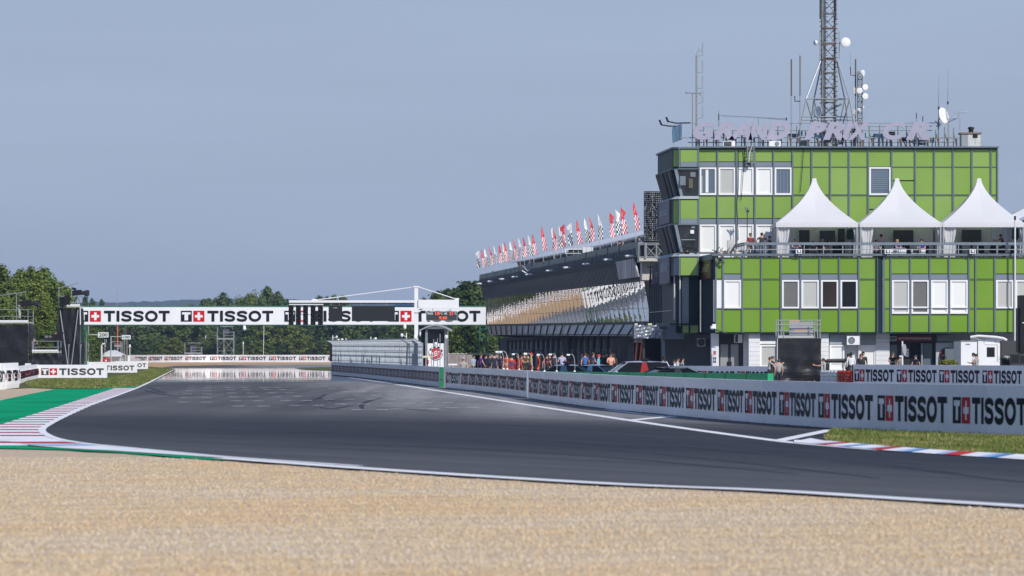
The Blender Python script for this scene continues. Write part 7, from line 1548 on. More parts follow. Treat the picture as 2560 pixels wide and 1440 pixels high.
def bush(name, label, x, y, w_, h_, Y, cols, n, pot=None):
    rg = random.Random(int(x)); t = T(name, label, 'plant', (wx(x, Y), Y, 0)); a = MB(); s = F / Y; c = W(x, y, Y); ms_ = [mat('bush_leaf_%d_%d' % (int(x), i), cc, .6, var=.2, scale=6) for i, cc in enumerate(cols)]
    for k in range(n):
        an, ph = rg.uniform(0, 6.28), rg.uniform(-1, 1); r = rg.random() ** .4
        if pot == 'palm':
            p = c + Vector((0, 0, -.35)); d = Vector((math.cos(an) * .6, math.sin(an) * .4, rg.uniform(.2, 1))).normalized(); L_ = rg.uniform(.5, .95); q = p + d * L_ * .6; e = p + d * L_ + Vector((math.cos(an), math.sin(an), 0)) * .18 - Vector((0, 0, .14)); o = d.cross(Vector((0, 0, 1))).normalized() * .03
            a.add([p - o, p + o, q + o, q - o, e], [(0, 1, 2, 3), (3, 2, 4)], ms_[k % len(ms_)])
        else:
            p = c + Vector((math.cos(an) * math.sqrt(1 - ph * ph) * r * w_ / 2 / s, math.sin(an) * math.sqrt(1 - ph * ph) * r * .4, ph * r * h_ / 2 / s)); u = Vector((rg.uniform(-1, 1), rg.uniform(-1, 1), rg.uniform(-.3, 1))).normalized() * .055; v = u.cross(Vector((rg.uniform(-1, 1), 1, rg.uniform(-1, 1)))).normalized() * .04
            a.quad(p - u - v, p + u - v, p + u + v, p - u + v, ms_[rg.randrange(len(ms_))])
    t.part('foliage', a); a = MB(); a.box((wx(x - w_ * .4, Y), Y - .3, 0), (wx(x + w_ * .4, Y), Y + .3, wz(y + h_ * .35, Y)), beige if pot != 'palm' else dk_grey); t.part('planter', a)
bush('planter_bush', 'clipped yellow green bush before the pale wall with the round emblem', 2370, 907, 48, 15, 243, [(.10, .13, .012), (.20, .19, .02), (.055, .085, .012)], 900)
bush('potted_palm', 'green spiky potted plant in front of the dark cabinet at right', 2517, 902, 30, 22, 236, [(.03, .08, .02), (.06, .13, .03), (.02, .05, .015)], 130, 'palm')
t = T('round_mirror', 'white pole carrying a round sign seen from the side before the entrance', 'sign', (wx(2256, 246), 246, 0)); a = MB(); a.tube([(wx(2256, 246), 246, 0), W(2256, 853, 246)], .05, white, 6); t.part('pole', a); a = MB(); a.lathe([(.01, .03), (.36, .03), (.36, -.03), (.01, -.03)], W(2261, 875, 246.1), mat('sign_back', (.40, .41, .42), .4), 20, axis=(.93, -.37, 0)); t.part('disc', a)
a = MB(); a.pbox(1781, 874, 1792, 918, 253.6, .03, mat('poster_white', (.62, .62, .66), .6)); [a.pbox(1783, 878 + k * 2, 1790, 879.2 + k * 2, 253.59, .02, ink if k < 2 else red_ink) for k in range(5)]; [a.pbox(1783 + (k % 2) * 4, 893 + (k // 2) * 8, 1786 + (k % 2) * 4, 899 + (k // 2) * 8, 253.59, .02, navy) for k in range(4)]; solo('poster_panel', a, 'narrow white notice panel with black and red print left of the double door', 'poster')
a = MB(); a.pbox(1531, 845, 1570, 960, 268, .4, mat('brown_grey_panel', (.075, .068, .066), .6, var=.08)); [a.pbox(1546 + (k % 3), 866 + k * 6, 1549 + (k % 3), 869 + k * 6, 267.98, .03, mat('panel_print', (.20, .19, .19), .6)) for k in range(5)]
for k in range(5): a.pbox(1538 + k * 6.5, 845.5, 1538.5 + k * 6.5, 856, 267.985, .02, black)
solo('brown_panel', a, 'tall brown grey panel wall at the near end of the garages', 'panel')
t = T('truss_arch', 'white truss with hanging orange straps right of the brown panel', 'truss', (wx(1598, 262), 262, 0)); a = MB(); Y = 262.0
for y in (844.5, 854): a.tube([W(1585, y, Y), W(1609, y, Y)], .05, white, 5)
for k in range(5): a.tube([W(1586 + k * 4.6, 854 if k % 2 else 845, Y), W(1586 + (k + 1) * 4.6, 845 if k % 2 else 854, Y)], .03, white, 4)
t.part('top_truss', a)
for x0, x1 in ((1593.5, 1589), (1605.5, 1600)): a = MB(); a.tube([W(x0, 855, Y - .1), W(x1, 903, Y - .1)], .075, mat('orange_strap', (.72, .22, .10), .6), 5); t.part('orange_strap', a)
a = MB(); lattice(a, 1609, 1614, 960, 850, Y, .2, .03, 8, dk_grey); t.part('leg', a)

# ================================================================= cars behind the green wall
def car(label, x, Y, rz, L, Wd, H, body, roofm, bar=True, accent=None, kind='car'):
    t = T('parked_car', label, 'car', (wx(x, Y), Y, 0), 'cars parked behind the green wall'); R = Matrix.Rotation(rz, 3, 'Z'); O = t.o
    def X(mb):
        mb.v = [O + R @ p for p in mb.v]; return mb
    prof = [(-L / 2, .35, .80), (-L / 2 + .05, .75, .95), (-L / 2 + .12, .95, .97), (-L * .30, 1.0, 1), (L * .18, .98, 1), (L * .36, .9, .97), (L / 2 - .1, .72, .92), (L / 2, .5, .80)]
    a = MB(); V = []; n = 0
    for x_, z, w_ in prof:
        hw = Wd / 2 * w_; V += [(x_, -hw * .95, .28), (x_, -hw, .55), (x_, -hw * .94, z), (x_, hw * .94, z), (x_, hw, .55), (x_, hw * .95, .28)]
    a.add(V, [(i * 6 + k, i * 6 + (k + 1) % 6, (i + 1) * 6 + (k + 1) % 6, (i + 1) * 6 + k) for i in range(len(prof) - 1) for k in range(6)] + [tuple(range(6))[::-1], tuple(range((len(prof) - 1) * 6, len(prof) * 6))], body); t.part('body', X(a), smooth=False)
    est = kind == 'estate'; xb0, xb1, xt0, xt1 = (-L * .46, L * .20, -L * .40, L * .03) if est else (-L * .36, L * .22, -L * .20, L * .04)
    hb, ht = Wd / 2 * .9, Wd / 2 * .70; zb_, zt_ = .97, H
    a = MB(); a.hexa([(xb0, -hb, zb_), (xb1, -hb, zb_), (xb1, hb, zb_), (xb0, hb, zb_)], [(xt0, -ht, zt_ - .06), (xt1, -ht, zt_ - .06), (xt1, ht, zt_ - .06), (xt0, ht, zt_ - .06)], mat('car_glass', (.006, .007, .009), .02, var=0, spec=.12)); t.part('windows', X(a))
    a = MB(); V = []
    for i in range(9):
        f = i / 8; xx = xt0 - .05 + (xt1 - xt0 + .15) * f
        for k in range(7): g_ = -1 + k / 3; V.append((xx, ht * 1.04 * g_, zt_ - .055 + .07 * (1 - g_ * g_) * math.sin(PI * (.12 + .76 * f)) + .015))
    a.add(V, [(i * 7 + k, (i + 1) * 7 + k, (i + 1) * 7 + k + 1, i * 7 + k + 1) for i in range(8) for k in range(6)], roofm); t.part('roof', X(a), smooth=True)
    a = MB()
    for sy_ in (-1, 1):
        for xa, xb in ((xb0, xt0), (xb1, xt1)): a.tube([(xa, sy_ * hb * 1.0, zb_), (xb, sy_ * ht * 1.02, zt_ - .04)], .028, roofm, 4)
        xm_ = (xb0 + xb1) / 2 - .1; a.hexa([(xm_ - .25, sy_ * hb * 1.005, zb_ - .02), (xm_ + .25, sy_ * hb * 1.005, zb_ - .02), (xm_ + .12, sy_ * ht * 1.03, zt_ - .05), (xm_ - .12, sy_ * ht * 1.03, zt_ - .05)], [(xm_ - .25, sy_ * hb * .96, zb_ - .02), (xm_ + .25, sy_ * hb * .96, zb_ - .02), (xm_ + .12, sy_ * ht * .96, zt_ - .05), (xm_ - .12, sy_ * ht * .96, zt_ - .05)], accent or roofm)
    t.part('pillar', X(a))
    if bar: a = MB(); a.obox(((xt0 + xt1) / 2, 0, zt_ + .13), (.25, Wd * .62, .08), black); a.obox(((xt0 + xt1) / 2, -Wd * .2, zt_ + .06), (.06, .06, .12), black); a.obox(((xt0 + xt1) / 2, Wd * .2, zt_ + .06), (.06, .06, .12), black); t.part('light_bar', X(a))
    for sx_ in (-1, 1):
        for sy_ in (-1, 1): a = MB(); a.lathe([(.05, -.1), (.22, -.11), (.33, -.09), (.34, .09), (.22, .11), (.05, .1)], (sx_ * L * .30, sy_ * Wd * .44, .34), black, 16, axis=(0, 1, 0)); t.part('wheel', X(a))
    if accent:
        a = MB(); a.obox((-L * .02, -Wd / 2 * 1.0, .78), (.9, .04, .36), accent); a.obox((-L * .02, -Wd / 2 * 1.01, .95), (.16, .05, .14), white); t.part('door_panel', X(a))
    for sy_ in (-1, 1): a = MB(); a.obox((L * .17, sy_ * Wd * .52, 1.02), (.14, .2, .13), body); t.part('mirror', X(a))
    return t
dkb = mat('dark_blue_car_paint', (.02, .045, .075), .18, var=.05, coat=.6); blu = mat('blue_car_paint', (.05, .11, .22), .18, var=.05, coat=.6); wcar = mat('white_car_paint', (.66, .68, .72), .2, var=.25, scale=.9, rgb2=(.12, .16, .30), coat=.6); blk = mat('black_car_paint', (.012, .014, .018), .15, var=.05, coat=.6)
car('dark blue car with a black roof light bar, leftmost behind the green wall', 1434, 203, -.15, 4.5, 1.8, 1.45, dkb, dkb)
car('blue car half hidden between the dark blue car and the white topped estate', 1478, 222, 2.5, 4.4, 1.8, 1.40, blu, blu, False)
car('white and blue topped estate car with a red door pillar behind the green wall', 1571, 214, PI + .15, 4.9, 1.9, 1.60, wcar, wcar, True, mat('estate_red', (.24, .003, .007), .6, var=.05, spec=.2), 'estate')
car('black car with a red and white edged rear, rightmost behind the green wall', 1662, 206, PI + .35, 4.6, 1.85, 1.33, blk, blk, False)
# canopy frame and planks right of the booth
a = MB(); Y = 330; a.pbox(1120, 886, 1252, 917, Y, .4, mat('picket_brown', (.13, .09, .085), .8, var=.4, scale=3, stretch=(4, 1, .3), rgb2=(.42, .38, .36)))
for k in range(36): a.pbox(1120 + k * 3.7, 882 + (k % 3), 1122.2 + k * 3.7, 887, Y, .3, beige)
a.box((wx(1120, Y), Y + .05, 0), (wx(1252, Y), Y + .3, wz(917, Y)), mat('picket_brown', (.13, .09, .085), .8)); solo('picket_fence', a, 'brown picket fence with pale tips behind the pit lane crowd', 'fence')
t = T('dark_gazebo', 'low dark green gazebo right of the photographer', 'gazebo', (wx(1207, 300), 301, 0)); a = MB(); Y = 300.0; a.prism([W(1165, 884.5, Y), W(1182, 882, Y), W(1225, 881.5, Y), W(1250, 884.5, Y), W(1250, 886.5, Y), W(1165, 886.5, Y)], (0, 3, 0), mat('dark_green_roof', (.015, .035, .028), .6)); t.part('roof', a)
for x in (1187, 1248): a = MB(); a.tube([W(x, 886, Y + .1), (wx(x, Y), Y + .1, 0)], .05, dk_grey, 5); t.part('leg', a)
a = MB(); a.pbox(1186, 887, 1222, 940, Y + 2.5, .2, black); t.part('back_cloth', a)
a = MB(); Y = 236; a.pbox(1121, 909.5, 1160, 913, Y, .5, white)
for x in (1124, 1133, 1142, 1156): a.tube([W(x, 913, Y + .1), (wx(x, Y), Y + .1, 0)], .03, white, 5)
solo('white_table', a, 'white narrow table beside the photographer behind the wall', 'table')
# ================================================================= people
SKIN = mat('skin', (.50, .27, .19), .55, var=.06); SKIN_D = mat('dark_skin', (.075, .04, .028), .5, var=.06); SHOE = mat('shoe_black', (.02, .02, .022), .6)
HAIR = {'dark': mat('dark_hair', (.018, .014, .012), .6), 'brown': mat('brown_hair', (.07, .04, .025), .6), 'grey': mat('grey_hair', (.25, .24, .23), .6), 'blond': mat('blond_hair', (.36, .24, .11), .6)}
CL = {}
def cloth(rgb): 
    if rgb not in CL: CL[rgb] = mat('cloth_%d' % len(CL), rgb, .8, var=.14, scale=9, bump=.5, bscale=9)
    return CL[rgb]
V3 = Vector
def person(label, loc, rz=0.0, pose='stand', shirt=(.3, .3, .3), pants=(.03, .03, .035), skin=None, hair='dark', cap=None, sleeve='short', h=1.76, held=None, group=None, lean=0.0, vest=None, longhair=False, pack=None):
    k = h / 1.76; skin = skin or SKIN; t = T('person', label, 'person', (0, 0, 0), group)
    J = {'pel': V3((0, 0, .97)), 'sp': V3((0, .01, 1.16)), 'ch': V3((0, .015, 1.36)), 'nk': V3((0, .01, 1.50)), 'hd': V3((0, -.01, 1.60)), 'top': V3((0, 0, 1.71))}
    for s, sx_ in (('l', 1), ('r', -1)):
        J['hip' + s] = V3((sx_ * .095, 0, .92)); J['kn' + s] = V3((sx_ * .105, -.02, .50)); J['an' + s] = V3((sx_ * .11, .02, .09)); J['to' + s] = V3((sx_ * .125, -.15, .04))
        J['sh' + s] = V3((sx_ * .185, .01, 1.425)); J['el' + s] = V3((sx_ * .235, .05, 1.14)); J['wr' + s] = V3((sx_ * .235, -.04, .90)); J['hn' + s] = V3((sx_ * .232, -.07, .82))
    def arm(s, el, wr, hn=None):
        J['el' + s], J['wr' + s] = V3(el), V3(wr); d = (J['wr' + s] - J['el' + s]).normalized(); J['hn' + s] = V3(hn) if hn else J['wr' + s] + d * .085
    if pose == 'walk': J['knl'].y, J['anl'].y, J['tol'].y = -.13, -.10, -.27; J['knr'].y, J['anr'].y, J['tor'].y = .05, .28, .14; J['anr'].z = .14; arm('l', (.25, .13, 1.16), (.25, .12, .93)); arm('r', (-.25, -.08, 1.16), (-.24, -.2, .96))
    if pose in ('sit', 'sitlean'):
        dz = -.47
        for kk in ('pel', 'sp', 'ch', 'nk', 'hd', 'top', 'shl', 'shr', 'ell', 'elr', 'wrl', 'wrr', 'hnl', 'hnr'): J[kk].z += dz
        for s, sx_ in (('l', 1), ('r', -1)): J['hip' + s] = V3((sx_ * .1, -.03, .48)); J['kn' + s] = V3((sx_ * .13, -.43, .49)); J['an' + s] = V3((sx_ * .13, -.40, .09)); J['to' + s] = V3((sx_ * .14, -.56, .04)); arm(s, (sx_ * .26, -.06, .70), (sx_ * .18, -.30, .66), (sx_ * .15, -.38, .67))
        if pose == 'sitlean':
            for kk in ('ch', 'nk', 'hd', 'top', 'shl', 'shr'): J[kk].y -= .14
            for s, sx_ in (('l', 1), ('r', -1)): arm(s, (sx_ * .30, -.28, .74), (sx_ * .16, -.48, .74), (sx_ * .13, -.56, .75))
    if pose == 'hips': arm('l', (.38, .08, 1.18), (.20, -.06, 1.04), (.13, -.10, 1.03)); arm('r', (-.38, .08, 1.18), (-.20, -.06, 1.04), (-.13, -.10, 1.03))
    if pose == 'fold': arm('l', (.27, -.04, 1.17), (.05, -.24, 1.20), (-.04, -.25, 1.21)); arm('r', (-.27, -.04, 1.17), (-.05, -.22, 1.14), (.04, -.24, 1.13))
    if pose == 'phone': arm('l', (.25, -.02, 1.16), (.12, -.26, 1.14), (.06, -.30, 1.16)); arm('r', (-.25, -.02, 1.16), (-.12, -.26, 1.14), (-.06, -.30, 1.16))
    if pose == 'hold': arm('l', (.27, -.02, 1.16), (.14, -.25, 1.12), (.08, -.29, 1.13)); arm('r', (-.36, .08, 1.18), (-.21, -.06, 1.05), (-.13, -.10, 1.04))
    if pose == 'push':
        for s, sx_ in (('l', 1), ('r', -1)): arm(s, (sx_ * .20, -.27, 1.30), (sx_ * .14, -.50, 1.33), (sx_ * .13, -.58, 1.37))
    if pose == 'talk': arm('l', (.26, -.03, 1.17), (.16, -.22, 1.25), (.12, -.27, 1.31)); 
    if lean:
        for kk in ('sp', 'ch', 'nk', 'hd', 'top', 'shl', 'shr', 'ell', 'elr', 'wrl', 'wrr', 'hnl', 'hnr'): J[kk].y -= lean * (J[kk].z - J['pel'].z)
    vs, ed, rd, seg = [], [], [], []
    def nd(p, r, par, tag, ry=None):
        vs.append(V3(p)); rd.append((r, ry or r)); i = len(vs) - 1
        if par is not None: ed.append((par, i)); seg.append((vs[par].copy(), V3(p), tag))
        return i
    pel = nd(J['pel'], .155, None, 'p', .115); sp = nd(J['sp'], .150, pel, 't', .105); ch_ = nd(J['ch'], .172, sp, 't', .115); nk = nd(J['nk'], .062, ch_, 'n'); hd = nd(J['hd'], .086, nk, 'h', .098); nd(J['top'], .072, hd, 'h', .085)
    nd(J['hd'] + V3((0, -.118, .0)), .016, hd, 'h')
    for s, sx_ in (('l', 1), ('r', -1)):
        a = nd(J['hip' + s], .098, pel, 'p'); b = nd(J['hip' + s].lerp(J['kn' + s], .5), .086, a, 'p'); c = nd(J['kn' + s], .064, b, 'p'); d = nd(J['kn' + s].lerp(J['an' + s], .4), .062, c, 'p'); e = nd(J['an' + s], .044, d, 'f'); nd(J['to' + s], .038, e, 'f')
        a = nd(J['sh' + s], .068, ch_, 'u'); b = nd(J['sh' + s].lerp(J['el' + s], .5), .058, a, 'u'); c = nd(J['el' + s], .046, b, 'u' if sleeve == 'long' else 'a'); d = nd(J['wr' + s], .031, c, 'u' if sleeve == 'long' else 'a')
        w_, hn = J['wr' + s], J['hn' + s]; f = (hn - w_).normalized(); pm = nd(w_ + f * .055, .033, d, 'a', .026); side = f.cross(V3((sx_, .3, .2))).normalized(); cu = f.cross(side).normalized() * -sx_
        for q, L_ in ((-1.5, .075), (-.5, .088), (.5, .084), (1.5, .066)):
            b0 = nd(w_ + f * .088 + side * q * .017, .0095, pm, 'a'); b1 = nd(w_ + f * (.088 + L_ * .55) + side * q * .02 + cu * .012, .0088, b0, 'a'); nd(w_ + f * (.088 + L_ * .9) + side * q * .019 + cu * .038, .0072, b1, 'a')
        th = nd(w_ + f * .035 + side * -.034 + cu * .012, .011, pm, 'a'); nd(w_ + f * .078 + side * -.052 + cu * .026, .009, th, 'a')
    me = bpy.data.meshes.new('body'); me.from_pydata([v * k for v in vs], ed, []); ob = bpy.data.objects.new('body', me); COL.objects.link(ob)
    md = ob.modifiers.new('skin', 'SKIN'); md.use_smooth_shade = True; md.branch_smoothing = .6
    for i, sv in enumerate(me.skin_vertices[0].data): sv.radius = (rd[i][0] * k, rd[i][1] * k); sv.use_root = i == 0
    ss = ob.modifiers.new('sub', 'SUBSURF'); ss.levels = 1; ss.render_levels = 1
    dg = bpy.context.evaluated_depsgraph_get(); m2 = bpy.data.meshes.new_from_object(ob.evaluated_get(dg)); bpy.data.objects.remove(ob); bpy.data.meshes.remove(me)
    mats = [cloth(shirt), cloth(pants), skin, SHOE, cloth(vest) if vest else cloth(shirt), mat('eye_dark', (.01, .01, .01), .3)]
    for m in mats: m2.materials.append(m)
    A = np.array([list(s_[0] * k) for s_ in seg]); B = np.array([list(s_[1] * k) for s_ in seg]); tg = [s_[2] for s_ in seg]
    n = len(m2.polygons); C_ = np.empty(n * 3); m2.polygons.foreach_get('center', C_); C_ = C_.reshape(-1, 3)
    AB = B - A; tt = np.clip(((C_[:, None] - A[None]) * AB[None]).sum(2) / (AB * AB).sum(1)[None], 0, 1); D = np.linalg.norm(A[None] + tt[..., None] * AB[None] - C_[:, None], axis=2); ix = D.argmin(1)
    mp = {'p': 1, 't': 0, 'n': 2, 'h': 2, 'f': 3, 'u': 0, 'a': 2}; idx = [mp[tg[i]] for i in ix]
    for i in range(n):
        if idx[i] == 0 and tg[ix[i]] == 't' and vest: idx[i] = 4
        if tg[ix[i]] == 'n' and tt[i, ix[i]] < .55: idx[i] = 0
    m2.polygons.foreach_set('material_index', idx)
    bm = bmesh.new(); bm.from_mesh(m2); m2_n = len(bm.faces)
    Hd = J['hd'] * k                                     # eyes, mouth and ears sit on the head
    for dx, dz, sc in ((.034, .025, (.013, .008, .009)), (-.034, .025, (.013, .008, .009)), (0, -.052, (.026, .007, .006))):
        r_ = bmesh.ops.create_icosphere(bm, subdivisions=1, radius=1.0, matrix=Matrix.Translation(Hd + V3((dx, -.090 - (.004 if dx == 0 else 0), dz)) * k) @ Matrix.Diagonal((*[q * k for q in sc], 1)))
        for v in r_['verts']:
            for f_ in v.link_faces: f_.material_index = 5
    for dx in (.088, -.088):
        r_ = bmesh.ops.create_icosphere(bm, subdivisions=1, radius=1.0, matrix=Matrix.Translation(Hd + V3((dx, .01, .0)) * k) @ Matrix.Diagonal((.014 * k, .024 * k, .034 * k, 1)))
        for v in r_['verts']:
            for f_ in v.link_faces: f_.material_index = 2
    bm.to_mesh(m2); bm.free()
    m2.name = 'body'; b_ = bpy.data.objects.new('body', m2); COL.objects.link(b_); b_.parent = t.r
    hm = MB(); c = Hd + V3((0, .012, .055)) * k
    def shell(mb, m, r, z0, front=0.0):
        V = []; n1, n2 = 14, 6
        for j in range(n2 + 1):
            ph = z0 + (PI / 2 - z0) * j / n2
            for i in range(n1):
                an = 2 * PI * i / n1; y = math.sin(an) * math.cos(ph); lo = front * max(0, -y) ** 2 * (1 - j / n2)
                V.append(c + V3((math.cos(an) * math.cos(ph) * r[0], y * r[1], math.sin(ph) * r[2] + lo)) * k)
        mb.add(V, [(j * n1 + i, j * n1 + (i + 1) % n1, (j + 1) * n1 + (i + 1) % n1, (j + 1) * n1 + i) for j in range(n2) for i in range(n1)], m)
    if cap:
        shell(hm, cloth(cap), (.100, .112, .098), -.15, .03); V = []
        for i in range(9): an = PI + PI * i / 8; V += [c + V3((.085 * math.cos(an), -.02 + .09 * math.sin(an), -.002)) * k, c + V3((.075 * math.cos(an), -.07 + .125 * math.sin(an), -.022)) * k]
        hm.add(V, [(2 * i, 2 * i + 1, 2 * i + 3, 2 * i + 2) for i in range(8)], cloth(cap)); t.part('cap', hm, smooth=True); hm = MB()
        shell(hm, HAIR[hair], (.094, .104, .07), -.75, .085); t.part('hair', hm, smooth=True)
    elif hair: shell(hm, HAIR[hair], (.098, .110, .105), -.8 if not longhair else -1.2, .10); t.part('hair', hm, smooth=True)
    if pack: a = MB(); a.obox(V3((0, .19, 1.25)) * k, (.30 * k, .16 * k, .42 * k), cloth(pack)); t.part('backpack', a)
    t.r.location = loc; t.r.rotation_euler = (0, 0, rz)
    if held == 'camera':
        c = MB(); M = Matrix.Rotation(rz, 3, 'Z'); p = V3(loc) + M @ (V3((.10, -.36, 1.10)) * k); c.obox(p, (.15, .09, .11), black, rz=rz); c.lathe([(.01, 0), (.04, 0), (.05, .1), (.05, .22), (.01, .2)], p + M @ V3((0, -.04, 0)), black, 12, axis=M @ V3((.3, -1, -.2))); solo('photo_camera', c, 'black photo camera held by the capped photographer', 'camera')
    return t
def at(x, Y, z=0): return V3((wx(x, Y), Y, z))
GREY, WHT, BLK, NVY, ORG, RED = (.30, .30, .30), (.68, .69, .72), (.018, .018, .02), (.012, .017, .045), (.42, .045, .009), (.36, .02, .02)
E_, S_ = PI / 2, 0
mb = MB(); mb.box((wx(2075, 238), 238, -.04), (wx(2760, 238), 254.9, .3), mat('paving', (.20, .20, .20), .85, var=.1)); struct('paddock_terrace', mb)
# paddock, right
person('man in a grey shirt and dark cap before the white container cabin', at(2441, 240, .3), -2.2, 'phone', GREY, (.05, .05, .06), cap=(.03, .03, .035), h=1.72)
person('person in pale clothes and a headset hidden behind the grey shirted man', at(2434, 241.2, .3), -1.8, 'phone', (.6, .62, .62), (.08, .08, .1), hair='dark', h=1.78)
person('smiling man in a black polo with a lanyard standing left of the entrance', at(2232, 247, .3), .25, 'phone', BLK, (.04, .04, .05), hair='brown', h=1.84)
person('short person in a white cap and patterned shirt behind the round sign pole', at(2251, 248, .3), .6, 'stand', (.16, .17, .14), (.06, .06, .05), cap=(.72, .72, .72), h=1.62)
person('man in a dark blue polo and cap walking out of the entrance', at(2289, 248.5, .3), -.9, 'walk', NVY, (.05, .05, .06), cap=(.03, .05, .10), h=1.65)
person('woman in black with a hand at her chin beside a taller man', at(2152, 243, .3), .2, 'talk', BLK, BLK, hair='brown', sleeve='long', h=1.72, longhair=True)
person('tall man in a black jacket behind the woman with a hand at her chin', at(2157.5, 244, .3), .1, 'stand', BLK, BLK, hair='dark', sleeve='long', h=1.86)
person('man in a white shirt seen from behind, right of the covered scaffold', at(2127.5, 243, .3), PI, 'stand', WHT, (.03, .03, .04), skin=SKIN_D, sleeve='long', h=1.82)
person('person hidden behind the man in the white shirt', at(2121, 244, .3), 2.6, 'stand', BLK, BLK, h=1.74)
# handling the black sheet
person('bearded man in a grey shirt pushing against the black sheet from the left', at(1922.5, 232), E_ * .95, 'push', GREY, BLK, hair='brown', h=1.84, lean=.1)
person('man in a black shirt behind the grey shirted pair at the black sheet', at(1930, 234.5), E_ * .95, 'push', BLK, BLK, hair='brown', h=1.88, lean=.05)
person('shorter man in a grey shirt looking down beside the black sheet', at(1947, 229.5), -2.9, 'stand', GREY, BLK, hair='brown', h=1.72)
person('man in a grey shirt with a backpack pulling the black sheet from the right', at(2060, 234.5), -E_ * 1.0, 'push', GREY, BLK, hair='dark', h=1.76, lean=.05, pack=(.02, .02, .025))
# white shirts by the bay tower
person('dark haired man in a white shirt with folded arms under the bay tower', at(1660.5, 252), .6, 'phone', (.5, .52, .58), NVY, skin=SKIN_D, sleeve='long', h=1.86)
person('young man in a bright white shirt facing left before the grey wall', at(1686, 248), -E_, 'phone', WHT, NVY, hair='dark', sleeve='long', h=1.66)
person('man in a pale shirt in the shade, left of two', at(1695, 256), .8, 'stand', (.45, .48, .54), NVY, sleeve='long', h=1.78)
person('man in a pale shirt in the shade, right of two', at(1707, 256), 1.2, 'phone', (.45, .48, .54), NVY, sleeve='long', h=1.78)
# photographer
person('photographer in a grey shirt and pale cap with one hand on the hip', at(1157.5, 236), .15, 'hold', GREY, (.03, .03, .04), cap=(.42, .40, .36), h=1.83, sleeve='short', held='camera')
person('bare shouldered person leaning at the white table left of the photographer', at(1126, 243), .8, 'sit', (.5, .28, .2), BLK, hair='brown', h=1.7)
# pit lane crowd
PL = 'marshals and crew crowding the pit lane'
crowd = [(1184, 262, (.25, .38, .50), BLK, None, 'person in a pale blue denim jacket right of the photographer', 1.68), (1202, 268, (.10, .05, .40), NVY, None, 'person in a violet blue shirt with a bright face in the crowd', 1.76), (1215, 270, NVY, BLK, None, 'person in dark navy standing right of the violet shirt', 1.76), (1224, 276, BLK, BLK, None, 'person in black between two navy jackets at the left of the crowd', 1.74), (1236, 268, NVY, NVY, None, 'broad person in a dark navy jacket left of the gooseneck lamps', 1.80),
 (1252, 272, (.05, .03, .10), BLK, None, 'person in dark violet behind the leftmost gooseneck lamp', 1.72), (1267, 272, ORG, ORG, None, 'marshal in orange overalls behind the second gooseneck lamp', 1.76), (1279, 256, ORG, ORG, None, 'marshal in orange overalls with a dark blue vest, left of the lamp trio', 1.66), (1295, 262, ORG, ORG, None, 'marshal in orange overalls behind the third gooseneck lamp', 1.74), (1303, 258, ORG, ORG, None, 'second marshal in orange right of the third gooseneck lamp', 1.68), (1312, 262, (.05, .06, .02), (.04, .05, .02), (.42, .55, .02), 'fire marshal with a yellow green hood in dark gear', 1.84), (1320, 268, NVY, NVY, None, 'person in navy right of the yellow green hood', 1.78), (1328, 258, (.32, .50, .03), ORG, (.55, .02, .03), 'marshal with a red cap and yellow green sleeves over orange trousers', 1.82), (1345, 254, ORG, ORG, None, 'marshal in orange with a blue backpack in the middle of the crowd', 1.80),
 (1367, 262, (.14, .02, .03), BLK, None, 'person in a dark maroon top right of the orange marshals', 1.74), (1374, 268, BLK, BLK, None, 'person in black right of the maroon top', 1.76), (1386, 262, (.03, .04, .07), NVY, None, 'person in a grey blue jacket behind the lamp in the crowd', 1.82), (1405, 262, (.38, .42, .60), NVY, None, 'person in a pale lilac shirt standing alone in the pit lane', 1.84), (1424, 275, (.09, .05, .06), BLK, None, 'person in dim clothes behind the rightmost gooseneck lamp', 1.7), (1456, 270, (.10, .10, .03), BLK, None, 'person in dark olive left of the blue shirt', 1.88), (1463, 266, (.04, .14, .42), NVY, None, 'person in a bright blue shirt behind the dark blue car', 1.82), (1471, 270, (.45, .03, .02), BLK, None, 'person in a red shirt behind the dark blue car', 1.86), (1483, 262, (.10, .12, .22), NVY, None, 'person in navy with a pale collar behind the blue car', 1.84), (1495, 272, BLK, BLK, None, 'person in black behind the red cap', 1.86), (1497, 250, (.08, .42, .62), NVY, (.62, .03, .05), 'person in a red cap and light blue shirt behind the blue car', 1.72), (1510, 268, BLK, BLK, None, 'person in black left of the salmon shirt', 1.86), (1518, 270, BLK, BLK, None, 'person in black before the brown panel', 1.92), (1527, 254, (.72, .34, .24), BLK, None, 'woman in a salmon shirt behind the estate car', 1.80), (1535, 262, (.42, .33, .18), BLK, None, 'blond person in beige behind the estate car', 1.78)]
mb = MB(); P6 = lambda q, Y, z: (q - .079 * Y, Y, z)
mb.hexa([P6(19, 244, -.03), P6(33.5, 244, -.03), P6(33.5, 330, -.03), P6(19, 330, -.03)], [P6(19, 244, .27), P6(33.5, 244, .27), P6(33.5, 330, .27), P6(19, 330, .27)], mat('paving', (.20, .20, .20), .85)); struct('pit_lane_terrace', mb)
rg = random.Random(5)
for i, (x, Y, sh, pn, cp, lb, hh) in enumerate(crowd):
    person(lb, at(x, max(Y, 246), .27), rg.uniform(-PI, PI), rg.choice(['stand', 'stand', 'fold', 'phone', 'hips', 'walk']), sh, pn, hair=rg.choice(['dark', 'dark', 'brown']) if 'blond' not in lb else 'blond', cap=cp, sleeve='long' if sh in (ORG, NVY, BLK) else 'short', h=hh, group=PL, vest=(.05, .04, .20) if ('vest' in lb or 'backpack' in lb or 'third' in lb) else None, skin=SKIN)
